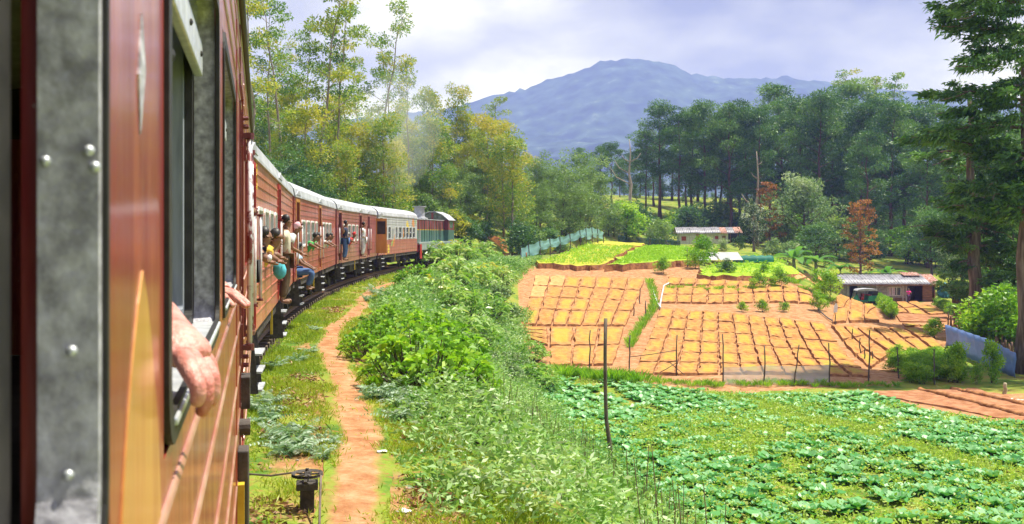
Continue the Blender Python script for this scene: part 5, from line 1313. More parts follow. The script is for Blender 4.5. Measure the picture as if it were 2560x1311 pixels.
# shrubs scattered over the fields
for px, py, h, mt, lb in [(1655, 684, 1.2, lf_b, 'dark green tuft on the cut bank of the knoll'), (1740, 672, 1.6, lf_b, 'light green shrub at the right end of the knoll'), (1752, 662, 2.2, lf_b, 'taller shrub at the right end of the knoll'), (1815, 690, 1.2, lf_d, 'round dark bush on the green plot'), (1910, 690, .9, lf_b, 'small bush near the green netting roll'),
                      (1948, 720, 1.3, lf_b, 'leafy bush on the narrow terrace'), (1895, 724, 1.2, lf_b, 'bush left of the leafy terrace bush'), (2062, 745, 2.2, lf_b, 'large rounded green bush left of the lower house'), (2050, 778, 1.2, lf_b, 'flowering bush below the large rounded bush'), (1857, 780, .6, lf_b, 'small cabbage-like bush on the central bank, left'), (1905, 780, .75, lf_b, 'small leafy bush on the central bank, middle'), (1960, 780, .65, lf_b, 'small leafy bush on the central bank, right'),
                      (2395, 958, 1.7, lf_b, 'tall feathery green shrub left of the blue sheet fence'), (2480, 958, 1.8, lf_b, 'tall feathery green shrub in front of the blue sheet fence'), (2440, 962, .8, lf_b, 'low shrub between the two feathery shrubs'), (2335, 845, 1.1, lf_b, 'yellow-green bush at the edge of the right beds'),
                      (1530, 575, 3.2, lf_ey, 'yellowish bamboo-like clump right of the net fence'), (1560, 578, 3.4, lf_w, 'green clump beside the yellowish one'), (1610, 585, 3.0, lf_b, 'pale green bush behind the dark net'), (1660, 592, 2.6, lf_b, 'bright bush left of the upper hut'), (1640, 600, 2.2, lf_w, 'low bush left of the upper hut'),
                      (1850, 625, 1.6, lf_d, 'trimmed dark hedge bush below the upper hut'), (1810, 628, 1.3, lf_s, 'flowering hedge bush below the upper hut'), (1770, 622, 1.3, lf_s, 'flowering bush in front of the red door'), (1930, 650, 2.2, lf_s, 'white flecked shrub right of the green netting'), (1970, 655, 2.2, lf_s, 'pale shrub below the banana leaves'), (2020, 665, 2.2, lf_b, 'shrub left of the house roof'), (2060, 668, 2.4, lf_w, 'shrub just behind the house gable'),
                      (1215, 612, 2.2, lf_d, 'dark bush over the orange soil patch'), (1180, 585, 1.8, lf_ey, 'bush with reddish young leaves on the cutting')]:
    bush(px, py, h, mt, lb, 'shrubs about the fields', None, .62 if 'feathery' in lb else 1.2)
for i in range(26):
    t = i / 25; px = 2175 + 55 * t if i < 13 else 2225 + (i - 13) * 2; py = 742 + 60 * (i / 25)
    p = ground(2186 + 45 * t, 745 + 52 * t); plant_tree('hedge_bush', BUSH[i % 5], (bark_d, lf_b), p, 'clipped green bush in the hedge row running down from the three-wheeler', 'bush', 'hedge row below the house', None, .42, .42)
for i in range(40):
    px = 2215 + 175 * random.random(); py = 905 + 55 * random.random()
    if px < 2260 and py > 945: continue
    p = ground(px, py); plant_tree('crop_plant', BUSH[i % 5], (bark_d, lf_b), p, 'leafy potato-like plant in the dense patch beside the dug plot', 'plant', 'leafy crop patch', None, .45, .3)
for i in range(12):
    p = ground(2345 + 55 * i / 11, 770 + 28 * i / 11); plant_tree('hedge_bush', BUSH[i % 5], (bark_d, lf_b), p, 'low green plant in the row right of the house beds', 'plant', 'plant row by the hutch', None, .45, .35)
# small seedlings on the bright plots
sd = Soup()
for pts, n in (([(1530, 678), (1736, 664), (1720, 633), (1612, 630)], 5200), ([(1752, 698), (1940, 704), (1990, 670), (1850, 669), (1765, 683)], 4200), ([(1345, 669), (1500, 674), (1590, 630), (1470, 624)], 1500)):
    P = scatter_poly(px_poly(pts), n); D = wr.normal(size=(len(P) * 5, 3)); D[:, 2] = np.abs(D[:, 2]) * .6 + .2
    Q = np.repeat(np.c_[P, terrain(P[:, 0], P[:, 1]) + .42], 5, axis=0); Q[:, :2] += wr.normal(size=(len(Q), 2)) * .1; Q[:, 2] += wr.uniform(0, .2, len(Q))
    sd.leaves(Q, D, .2, .09, .55 + .3 * wr.random(len(Q)), wr)
tag(link('plot_seedlings', sd.mesh('plot_seedlings', lf_b)), 'short bright seedlings covering the upper plots', 'seedlings', kind='stuff')
# sparse sprouts on the beds
# ferns by the track
def fern_mesh(seed, n=9):
    rng = np.random.default_rng(seed); sp = Soup()
    for k in range(n):
        a = k * 2.4 + rng.uniform(-.3, .3); L = rng.uniform(.35, .6); el = rng.uniform(.5, 1.1)
        for i in range(14):
            t = (i + 1) / 14; x = L * t * math.cos(el) * (1 + .2 * t); z = L * t * math.sin(el) - .42 * L * t * t; w_ = .15 * (1 - t) ** .7 + .015
            c = np.array([x * math.cos(a), x * math.sin(a), z + .03])
            s_ = np.array([-math.sin(a), math.cos(a), 0]); f_ = np.array([math.cos(a), math.sin(a), -.2])
            D = np.stack([s_ + f_ * .35, -s_ + f_ * .35]); sp.leaves(np.stack([c, c]), D, w_, .028, .35 + .5 * t + rng.normal(size=2) * .1, rng, .05, .2)
    return sp.mesh('fern')
FERN = [fern_mesh(700 + i) for i in range(4)]
fern_l = LM('fern_fronds', [(.06, .15, .05), (.13, .26, .11), (.28, .40, .26), (.48, .56, .46)], trans=.3)
for k in range(30):
    t = k / 29; p = ground(1622 + 14 * math.sin(t * 5) - 62 * max(0, t - .45), 705 + 165 * t)
    tag(link('gully_plant', TUF[k % 4], None, None, p, k * 1.3, random.uniform(.6, 1.1)), 'leafy plant in the row along the gully between the two big fields', 'plant', 'plants along the gully')
for px, py, s, lb in [(650, 1030, 1.0, 'fern close to the near coach steps'), (668, 1060, .9, 'fern beside the near coach, lower of the pair'), (700, 1100, 1.0, 'fern in the middle of the near clump'), (735, 1120, 1.15, 'largest pale fern above the pulley post'), (760, 1135, .9, 'fern right of the largest pale fern'), (715, 1140, .85, 'fern just below the largest pale fern'), (820, 1110, .6, 'small fern at the path edge'), (805, 1150, .6, 'small fern left of the path near the pulley'),
                      (680, 1010, .8, 'small fern under the coach edge'), (745, 905, .8, 'fern in the grass by the middle of the path'), (775, 885, .7, 'small fern left of the path bend'), (785, 830, .7, 'fern at the far left of the path'), (690, 920, .7, 'fern near the coach step'), (940, 735, 1.5, 'pale fern clump where the path meets the bank'), (965, 745, 1.5, 'pale fern right of the path clump'), (985, 760, 1.3, 'fern below the pale path clump'), (920, 755, 1.1, 'low fern left of the pale path clump'),
                      (1000, 1010, 1.2, 'pale fern below the vivid green bushes'), (960, 1000, 1.2, 'pale fern at the left foot of the vivid bushes'), (1030, 1030, 1.1, 'pale fern right below the vivid bushes'), (930, 1000, .9, 'small fern by the path below the bushes'), (1000, 1055, 1.0, 'fern in the weeds of the near bank')]:
    o = link('fern', FERN[random.randrange(4)], fern_l, None, ground(px, py), random.uniform(0, 6), s); tag(o, lb, 'fern', 'ferns by the track')

# ------------------------------------------------------------------ houses
wall_g = M('grey_board_wall', (.22, .20, .18), (.36, .33, .30), scale=3, rough=.9, bump=.2)
wall_w = M('whitewashed_board', (.50, .49, .43), (.68, .67, .62), scale=2.5, rough=.9, bump=.15)
wood_b = M('brown_planks', (.15, .07, .04), (.28, .14, .075), scale=5, rough=.9, stretch=(.4, 1, 3))
tin_m = M('zinc_corrugated_sheet', (.17, .165, .185), (.33, .32, .36), scale=2.4, rough=.5, metal=.25, bump=.1)
rust_m = M('rusty_corrugated_sheet', (.26, .09, .05), (.48, .30, .26), scale=3, rough=.75, bump=.15)
post_w = M('pale_timber', (.42, .38, .33), (.58, .54, .50), scale=6, rough=.8)
curt_m = M('pink_curtain', (.45, .33, .40), (.60, .48, .54), scale=5, rough=.9)
door_r = M('red_brown_door', (.30, .045, .02), (.40, .08, .035), scale=5, rough=.6)
def sheet(parent, x0, x1, ya, za, yb, zb, mat, pitch=.36, amp=.05, name='roof_sheet'):
    n = int((x1 - x0) / pitch * 4) + 1; V = []
    for i in range(n):
        x = x0 + (x1 - x0) * i / (n - 1)
        for j in range(2):
            V.append((x, (ya, yb)[j], (za, zb)[j] + amp * math.sin((x - x0) / pitch * 2 * math.pi)))
    o = link(name, grid_mesh(name, V, n, 2, mat), None, parent)
    md = o.modifiers.new('thickness', 'SOLIDIFY'); md.thickness = .012
    return o
def lower_house():
    p = at(2112, 750, 110.5); p.z = tz(p.x + 5, p.y) + .02
    e = empty('farm_house', p); tag(e, 'low grey house with corrugated roof at the right of the fields', 'house')
    W, D, hw, hr = 10.2, 5.4, 2.12, 3.05
    holes = [(.55, 1.45, .02, 1.85), (4.85, 6.35, .75, 1.72), (6.9, 7.0, 1.8, 1.9)]
    MB().panel(0, 6.9, -.6, hw, holes, 0, .12).build('front_wall', wall_g, e)
    for k in range(5):
        MB().box(.5 + k * 1.27 + (.03), .5 + (k + 1) * 1.27 - .03, -.03, -.003, .05, .5).build('wall_plank', wood_b, e) if k in (2, 3, 4) else None
    for x in (.35, 1.5, 3.6, 6.55, 6.95):
        MB().box(x - .05, x + .05, -.05, -.004, 0, hw).build('timber_post', post_w, e)
    MB().panel(-.6 * 0, D, -.6, hw, [(1.2, 1.5, 1.2, 1.7)], 0, .1).build('gable_wall', wall_g, e).matrix_local = Matrix.Rotation(rad(90), 4, 'Z') @ Matrix.Translation((0, -.001, 0))
    MB().add([(0.0, 0, hw), (0.0, D, hw), (0.0, D / 2 - .3, hr - .05), (.1, 0, hw), (.1, D, hw), (.1, D / 2 - .3, hr - .05)], [(0, 2, 1), (3, 4, 5), (0, 3, 5, 2), (1, 2, 5, 4)]).build('gable_end', wall_g, e)
    for k in range(6):
        MB().box(-.02, -.003, .1 + k * .88, .14 + k * .88, -.3, hw).build('board_batten', post_w, e)
    MB().box(0, W, D - .1, D, -.6, hw).build('back_wall', wall_g, e)
    MB().box(W - .12, W, .0, D, -.6, hw).build('side_wall', wood_b, e)
    for k in range(7):
        MB().box(8.75, 9.35 + .5, -.04 - .01 * (k % 2), -.005, -.1 + k * .32, .19 + k * .32).build('plank', wood_b, e)
    MB().box(6.9, 7.05, .1, D, -.6, hw).build('partition', wall_g, e)
    f = MB().ring(4.85, 6.35, .75, 1.72, .01, .05, -.03, .1, 1).build('window', white_m, e)
    for x in (5.35, 5.85): MB().box(x - .025, x + .025, -.025, .06, .80, 1.67).build('mullion', white_m, f)
    for x0_, x1_ in ((5.0, 5.3), (5.42, 5.7)): MB().box(x0_, x1_, .07, .09, .82, 1.66).build('curtain', curt_m, f)
    MB().box(4.9, 6.3, .11, .12, .8, 1.67).build('pane', glass_m, f)
    for k in range(9):
        a, b = -.5 + k * 1.25, -.5 + (k + 1) * 1.25 - .03
        sheet(e, a, b + .1, -.55, hw - .06 + (k % 2) * .012, D / 2 - .3, hr + (k % 2) * .012, rust_m if k >= 8 else tin_m)
        sheet(e, a, b + .1, D + .4, hw - .06, D / 2 - .3, hr + .02, rust_m if k > 6 else tin_m)
    sheet(e, 7.2, 9.3, D / 2 - 1.2, hr - .12, D / 2 + .1, hr + .22, rust_m)
    MB().tube([(-.3, D / 2 - .35, hr + .05), (2, D / 2 - .3, hr + .14), (4.5, D / 2 - .3, hr + .07), (7.2, D / 2 - .3, hr + .15)], .05, 6).build('ridge_pole', dark_m, e)
    MB().box(-.5, W + .5, -.52, -.46, hw - .22, hw - .09).build('eave_board', wood_b, e)
    return e, p
house, hp = lower_house()
def upper_hut():
    p = at(1699, 600, 163); p.z = tz(p.x + 4, p.y) + .45
    e = empty('hillside_hut', p, rad(-3)); tag(e, 'small pale hut with red door and patched tin roof on the slope', 'hut')
    W, D, hw, hr = 8.0, 4.0, 2.0, 3.0
    MB().panel(0, W, -.8, hw, [(.3, 1.1, .75, 1.5), (2.7, 3.5, .0, 1.85), (5.8, 6.4, 1.0, 1.55), (7.0, 7.6, .2, 1.6)], 0, .1).build('front_wall', wall_w, e)
    for k in range(10):
        MB().box(k * .8 + .02, k * .8 + .05, -.02, -.003, -.5, hw).build('board_batten', wall_g, e) if k not in (0, 1, 3, 4, 8) else None
    MB().box(0, .1, .1, D, -.8, hw).build('side_wall', wall_w, e); MB().box(W - .1, W, .1, D, -.8, hw).build('side_wall', wall_g, e); MB().box(0, W, D, D + .1, -.8, hw).build('back_wall', wall_w, e)
    d = MB().box(2.72, 3.48, .02, .06, .0, 1.84).build('door', door_r, e); MB().box(3.32, 3.4, -.01, .02, .9, .96).build('handle', iron_m, d)
    MB().box(.32, 1.08, .02, .05, .77, 1.48).build('shutter', door_r, e); MB().box(5.82, 6.38, .02, .05, 1.02, 1.53).build('shutter', door_r, e); MB().box(7.02, 7.58, .04, .08, .2, 1.58).build('door', wood_b, e)
    for x in (8.3, 9.6): MB().box(x, x + .12, .1, .22, -.6, hw + .1).build('porch_post', wood_b, e)
    MB().box(8.1, 9.7, 1.2, 1.3, -.6, hw).build('porch_wall', dark_m, e)
    for k in range(9):
        sheet(e, -.6 + k * 1.2, .7 + k * 1.2, -.6, hw - .02 + .04 * ((k * 7) % 3), D / 2, hr + .03 * (k % 3), [tin_m, tin_m, tin_m, rust_m][0 if k < 6 else (3 if k != 7 else 0)], pitch=.3, amp=.03)
        sheet(e, -.6 + k * 1.2, .7 + k * 1.2, D + .5, hw - .02, D / 2, hr, tin_m, pitch=.3)
    return e
upper_hut()
def hutch():
    p = ground(2402, 777); e = empty('wooden_hutch', p, .25); tag(e, 'small wooden hutch with boarded sides and ragged roof', 'hutch')
    for k in range(5):
        MB().box(0, 1.5, -.02, .02, .35 + k * .19, .51 + k * .19).build('board', wood_b, e) if k not in (2,) else MB().box(0, .5, -.02, .02, .35 + k * .19, .51 + k * .19).build('board', wood_b, e)
        MB().box(-.02, .02, .03, 1.1, .35 + k * .19, .51 + k * .19).build('board', wood_b, e)
    for x in (0, 1.5):
        for y in (0, 1.1): MB().box(x - .05, x + .05, y - .05, y + .05, -.2, 1.35).build('leg', wood_b, e)
    MB().box(.03, 1.45, 1.0, 1.05, .3, 1.3).build('back_board', wood_b, e)
    for k in range(5): MB().bar((-.2 + k * .4, -.25, 1.36 + .03 * (k % 2)), (-.1 + k * .4, 1.4, 1.62), .38, .03).build('roof_board', post_w if k % 2 else rust_m, e)
hutch()
# greenhouse frames and the roll of green netting on the knoll's far side
tent_g = sheer('green_shade_net', (.02, .30, .22), .8); poly_w = sheer('white_polythene', (.72, .74, .74), .92)
def frame_tent():
    p = ground(1782, 662); e = empty('seedling_tunnel', p + Vector((0, 0, .1)), .1); tag(e, 'low white polythene seedling shelter with green end', 'shelter')
    for k, (x0_, x1_) in enumerate(((-1.6, .2), (.4, 2.6))):
        b = MB().add([(x0_, -1, .35), (x1_, -1, .35), (x1_, .6, 1.05), (x0_, .6, 1.05)], [(0, 1, 2, 3)]).add([(x0_, 2, .4), (x1_, 2, .4), (x1_, .6, 1.05), (x0_, .6, 1.05)], [(0, 1, 2, 3)]).build('cover', poly_w, e)
        b.modifiers.new('t', 'SOLIDIFY').thickness = .01
        for x in (x0_, x1_):
            for y, z in ((-1, .36), (2, .41), (.6, 1.05)): MB().tube([(x, y, -.2), (x, y, z)], .03, 5).build('pole', wood_b, e)
    MB().add([(2.62, -1, .0), (2.62, 2, 0), (2.62, 2, .4), (2.62, .6, 1.05), (2.62, -1, .35)], [(0, 1, 2, 3, 4)]).build('end_net', tent_g, e).modifiers.new('t', 'SOLIDIFY').thickness = .01
frame_tent()
p = ground(1845, 662); rz_ = .05
V = []
for i in range(15):
    for j in range(9):
        a = math.pi * j / 8; V.append((i * .25 - .2, -.55 * math.cos(a), .62 * math.sin(a) * (1 + .07 * math.sin(i * 2.1)) - .05))
o = link('green_net_tunnel', grid_mesh('green_net_tunnel', V, 15, 9, tent_g), None, None, p + Vector((0, 0, .3))); o.modifiers.new('t', 'SOLIDIFY').thickness = .01
tag(o, 'low tunnel of turquoise green netting below the blossoming tree', 'netting')

# three-wheeler
tuk_g = M('green_three_wheeler_paint', (.012, .20, .13), (.02, .28, .18), scale=4, rough=.35, coat=.5); can_m = M('grey_canvas', (.30, .30, .34), (.45, .45, .50), scale=4, rough=.8)
seat_m = M('red_seat', (.40, .02, .03), (.5, .03, .04), scale=5, rough=.6); tyre_m = M('tyre', (.015, .015, .015), (.03, .03, .03), rough=.9)
def tuk():
    p = at(2131, 744, 109.0); p.z = tz(p.x + 1.3, p.y) + .0
    e = empty('three_wheeler', p); tag(e, 'green three-wheeler taxi parked in front of the low house', 'three-wheeler')
    MB().prism([(0, .35), (.05, .78), (.28, 1.05), (.42, 1.05), (.62, .62), (.75, .35)], -.45, .45).build('nose', tuk_g, e, bevel=.03)
    MB().prism([(.62, .30), (1.5, .30), (1.5, .42), (.62, .42)], -.6, .6).build('floor_pan', tuk_g, e)
    MB().prism([(1.5, .3), (2.55, .34), (2.6, .95), (1.62, .95)], -.65, .65).build('rear_body', tuk_g, e, bevel=.04)
    MB().prism([(.30, 1.5), (.5, 1.66), (1.4, 1.74), (2.35, 1.68), (2.6, 1.5), (2.6, 1.46), (.30, 1.46)], -.64, .64).build('canopy', can_m, e, bevel=.03)
    MB().prism([(1.95, .955), (2.6, .955), (2.6, 1.455), (2.05, 1.455)], -.645, -.6).build('canvas_side', dark_m, e); MB().prism([(1.95, .955), (2.6, .955), (2.6, 1.455), (2.05, 1.455)], .6, .645).build('canvas_side', dark_m, e)
    MB().prism([(.10, .85), (.32, 1.48), (.35, 1.48), (.14, .85)], -.5, .5).build('windscreen', glass_m, e)
    MB().box(.85, 1.15, -.35, .35, .45, .75).build('driver_seat', seat_m, e, bevel=.03); MB().box(1.05, 1.17, -.35, .35, .76, 1.15).build('driver_backrest', seat_m, e, bevel=.03); MB().box(1.55, 1.9, -.55, .55, .955, 1.05).build('bench', seat_m, e)
    for x, y in ((.42, -.63), (.42, .63), (1.75, -.63), (1.75, .63)): MB().tube([(x, y, .5), (x, y, 1.47)], .02, 6).build('canopy_post', dark_m, e)
    for x, y in ((.38, 0), (2.15, -.55), (2.15, .55)): MB().lathe([(.12, -.05), (.24, -.06), (.25, 0), (.24, .06), (.12, .05)], 16, Matrix.Translation((x, y, .25)) @ Matrix.Rotation(rad(90), 4, 'X')).build('wheel', tyre_m, e)
    MB().ball((.02, -.25, .72), .07, 10, 6).build('headlight', M('orange_lamp', (.6, .2, .03)), e)
    MB().prism([(.2, .3), (.55, .3), (.5, .5), (.26, .5)], -.12, .12).build('mudguard', tuk_g, e)
tuk()

# ------------------------------------------------------------------ fences, nets and poles
pole_m = M('weathered_pole', (.07, .05, .04), (.16, .12, .09), scale=9, rough=.9, stretch=(1, 1, .3), bump=.4)
grey_post = M('dark_fence_stick', (.06, .045, .04), (.13, .10, .08), scale=9, rough=.9, stretch=(1, 1, .3))
def post(px, pyb, pyt, label, r=.03, name='fence_post', mat=None, dpx=0, group=None, cat='post', wob=.02):
    p = ground(px, pyb); H = (pyb - pyt) / FPX * p.y; rng = np.random.default_rng(int(px * 7 + pyb)); dx_ = dpx / FPX * p.y
    pts = [(dx_ * i / 5 + rng.normal() * wob * (i > 0), rng.normal() * wob * (i > 0), -.25 + (H + .25) * i / 5) for i in range(6)]
    o = MB().tube(pts, [r * (1.1 - .35 * i / 5) for i in range(6)], 7, wob=.12, rng=rng).build(name, mat or grey_post, None, p, smooth=True)
    return tag(o, label, cat, group)
post(1520, 1195, 797, 'tall weathered pole standing between the weeds and the cabbages', .058, 'tall_pole', pole_m, -8, None, 'pole', .03)
for a in [(1474, 928, 826, 'stick post left of the tall pole'), (1574, 935, 838, 'stick post carrying the left end of the cross sticks'), (1691, 940, 838, 'stick post carrying the right end of the cross sticks'), (1807, 966, 835, 'stick post at the left end of the grey netting'), (1911, 964, 864, 'stick post at the middle of the grey netting'),
          (2073, 966, 858, 'stick post at the right end of the grey netting'), (2173, 962, 826, 'tall stick post right of the grey netting'), (2245, 946, 868, 'stick post at the leafy patch, first from the netting'), (2336, 962, 872, 'stick post at the leafy patch, second from the netting'), (2394, 930, 872, 'stick post at the leafy patch, third from the netting'),
          (1600, 760, 720, 'short stick by the gully, upper'), (1613, 792, 752, 'short stick by the gully, lower'), (1585, 790, 760, 'short stick at the right edge of the left beds'), (2132, 856, 822, 'short stick in the right beds, leftmost'), (2150, 890, 845, 'pair of sticks in the right beds'), (2162, 905, 870, 'short stick in the lower right beds'), (2182, 905, 878, 'small stick beside the tall right post'),
          (1718, 668, 622, 'thin stick on the knoll edge'), (1625, 622, 595, 'stake of the dark net, left'), (1665, 622, 598, 'stake of the dark net, middle'), (1695, 622, 605, 'stake of the dark net, right'), (1238, 818, 788, 'bleached wooden post on the bank'), (1265, 868, 822, 'dark post holding the teal sheet')]:
    post(a[0], a[1], a[2], a[3], .035 if a[1] > 800 else .04, group='sticks and posts of the fields')
post(1983, 966, 862, 'leaning stick post inside the grey netting', .03, dpx=14)
post(2088, 812, 772, 'stick topped with a white cloth', .03)
o = MB().prism([(-.12, 0), (.12, .05), (.14, .45), (.05, .62), (-.1, .4)], -.02, .02).build('white_cloth', M('white_cloth', (.7, .7, .7)), None, ground(2088, 812) + Vector((0, -.04, .75))); tag(o, 'white rag tied to the stick by the right beds', 'cloth')
def rod(a, b, label, r=.018, mat=None, name='cross_stick', cat='stick'):
    a = Vector(a); b = Vector(b); c = (a + b) / 2
    o = MB().tube([a - c, (a + b) / 2 - c + Vector((0, 0, -.02)), b - c], r, 6).build(name, mat or grey_post, None, c, smooth=True); return tag(o, label, cat, 'cross sticks of the fence')
def up(px, pyb, pyt):
    p = ground(px, pyb); return p + Vector((0, 0, (pyb - pyt) / FPX * p.y))
rod(up(1574, 935, 893), up(1691, 940, 876), 'upper cross stick between two posts in the central beds'); rod(up(1574, 935, 931), up(1691, 940, 933), 'lower cross stick near the ground in the central beds')
rod(up(1645, 938, 934), up(1690, 940, 908), 'short slanting stick below the cross sticks'); rod(up(1672, 938, 904), up(1712, 941, 938), 'short stick crossing the slanting one')
def curtain(name, bots, tops, mat, label, cat='fence', sag=.05, n=6, rows=5, thick=.012, fold=.05):
    V = []; m = len(bots)
    for k in range(m - 1):
        for i in range(n if k < m - 2 else n + 1):
            t = i / n; px = bots[k][0] * (1 - t) + bots[k + 1][0] * t; pb = bots[k][1] * (1 - t) + bots[k + 1][1] * t; pt = tops[k][1] * (1 - t) + tops[k + 1][1] * t
            p = ground(px, pb); H = (pb - pt) / FPX * p.y
            for j in range(rows):
                s = j / (rows - 1); V.append((p.x + fold * math.sin(s * 5 + k + i * 1.7), p.y + fold * math.cos(i * 2.3 + s * 3), p.z + H * s - sag * math.sin(math.pi * t) * s + .01))
    V = np.array(V); c = V.mean(axis=0); o = link(name, grid_mesh(name, V - c, len(V) // rows, rows, mat), None, None, c)
    if thick: o.modifiers.new('t', 'SOLIDIFY').thickness = thick
    return tag(o, label, cat)
curtain('grey_netting', [(1808, 962), (1911, 962), (2073, 962)], [(1808, 918), (1911, 914), (2073, 913)], sheer('grey_blue_netting', (.74, .84, .90), .5), 'pale grey-blue netting stretched along the foot of the central beds', fold=.02, thick=0)
curtain('blue_sheet_fence', [(2364, 868), (2420, 896), (2480, 922), (2538, 945)], [(2366, 812), (2412, 832), (2476, 852), (2538, 884)], sheer('blue_plastic_sheet', (.26, .40, .74), .95, .35), 'crumpled blue plastic sheet fence at the right below the cypress', fold=.06, n=12, sag=.0)
TF = [(1302, 86, 620), (1322, 88, 612), (1350, 90, 602), (1375, 92, 597), (1400, 94, 592), (1425, 96, 585), (1450, 98, 575), (1465, 99.5, 570), (1480, 101, 568), (1494, 102.5, 572), (1508, 104, 579)]
V = []; _k = 5
for a, b in zip(TF[:-1], TF[1:]):
    for i in range(_k + (b is TF[-1])):
        t = i / _k; d = a[1] * (1 - t) + b[1] * t; p = at(a[0] * (1 - t) + b[0] * t, a[2] * (1 - t) + b[2] * t + 3 * math.sin(math.pi * t), d)
        for j in range(6): V.append((p.x + .06 * math.sin(j * 2 + i), p.y + .12 * math.sin(j * 1.3 + i * 1.9), p.z - j * .19 * (1 + .2 * math.sin(a[0]))))
V = np.array(V); c = V.mean(axis=0); tag(link('teal_net_fence', grid_mesh('teal_net_fence', V - c, len(V) // 6, 6, sheer('teal_shade_net', (.36, .66, .72), .88)), None, None, c), 'sagging pale teal net fence along the far edge of the knoll', 'fence')
for px, d, row in TF:
    p = at(px, row - 3, d); zb = tz(p.x, p.y); tag(MB().tube([(0, 0, -.2), (.03, 0, (p.z - zb) * .5), (-.02, .02, p.z - zb)], [.06, .05, .04], 6).build('fence_stake', grey_post, None, (p.x, p.y - .08, zb)), 'rough stake holding up the teal net fence', 'stake', 'stakes of the teal net fence')
curtain('dark_net_fence', [(1545, 608), (1600, 614), (1700, 622)], [(1545, 588), (1600, 594), (1700, 602)], sheer('dark_green_net', (.04, .12, .09), .6), 'dark green net fence behind the bright plot')
curtain('teal_sheet', [(1240, 866), (1265, 868), (1302, 872)], [(1240, 846), (1265, 845), (1302, 858)], sheer('pale_teal_sheet', (.35, .55, .62), .9), 'short pale teal sheet tied to the dark post on the bank', 'sheet')
curtain('blue_tarpaulin', [(2345, 745), (2360, 745), (2385, 746)], [(2345, 728), (2360, 705), (2385, 728)], sheer('blue_tarpaulin', (.12, .38, .46), .95), 'crumpled blue-green tarpaulin hung right of the low house', 'tarpaulin', fold=.25)
post(1316, 662, 632, 'rust-red stake at the lower end of the teal net fence', .07, 'fence_stake', M('rust_red_stake', (.36, .10, .04), (.48, .17, .07)))
stk = random.Random(3)
for i in range(34):
    t = i / 33
    if i < 14: px, pb, hpx = 2370 + 45 * i / 13, 822 + 8 * i / 13 + stk.uniform(-4, 4), stk.uniform(22, 52)
    else: px, pb, hpx = 2455 + 100 * (i - 14) / 19, 858 + 55 * (i - 14) / 19 + stk.uniform(-5, 5), stk.uniform(20, 55)
    post(px, pb, pb - hpx, 'rough brown stake in the palisade behind the blue sheet', stk.uniform(.03, .09), 'palisade_stake', M('palisade_wood', (.12, .065, .045), (.22, .13, .09), scale=6, rough=.9, stretch=(1, 1, .2)), stk.uniform(-5, 5), 'stakes of the palisade', 'stake')
post(2512, 985, 958, 'short yellow-grey stone post at the right edge of the dug plot', .09, 'stone_post', M('lichened_stone', (.32, .24, .12), (.5, .42, .3)))
# water hose lying in the gully, and by the right terrace
hose_m = M('white_hose', (.60, .62, .66), (.75, .76, .8), rough=.5); hoseb = M('black_hose', (.03, .03, .04), (.06, .06, .08), rough=.5)
def hose(pts, r, mat, label):
    q = [ground(*p) + Vector((0, 0, .12)) for p in pts]; c = q[0].copy()
    tag(MB().tube([a - c for a in q], r, 6).build('water_hose', mat, None, c, smooth=True), label, 'hose')
hose([(1632, 720), (1636, 740), (1644, 762), (1652, 778), (1650, 768), (1655, 740), (1660, 718), (1672, 712)], .05, hose_m, 'white water hose looped in the gully between the fields')
hose([(2040, 745), (2048, 760), (2046, 780), (2058, 790), (2070, 800), (2090, 812)], .04, hoseb, 'dark hose drooping over the end of the terrace')
# utility pole beyond the locomotive
post(1308, 575, 528, 'small utility pole with cross arms beyond the locomotive', .09, 'utility_pole', bark_d, 0, None, 'pole')
q = up(1308, 575, 540); rod(q + Vector((-.9, 0, 0)), q + Vector((.9, 0, 0)), 'cross arm of the small utility pole', .05)
# orange soil patch on the cutting
p = ground(1238, 596)
V = []; nu_ = 14
for i in range(nu_):
    for j in range(nu_):
        a, b = (i / (nu_ - 1) - .5) * 3.4, (j / (nu_ - 1) - .5) * 4.4; V.append((p.x + a, p.y + b))
V = np.array(V); zz_ = terrain(V[:, 0], V[:, 1]); ed = np.maximum(np.abs(V[:, 0] - p.x) / 1.7, np.abs(V[:, 1] - p.y) / 2.2)
so = link('soil_scar', grid_mesh('soil_scar', np.c_[V, zz_ + .35 * (1 - ed ** 2) - .1], nu_, nu_, M('orange_subsoil', (.52, .17, .03), (.66, .27, .06), scale=3, rough=.95, bump=.8)), None); tag(so, 'bare orange soil scar in the cutting bank', kind='structure')
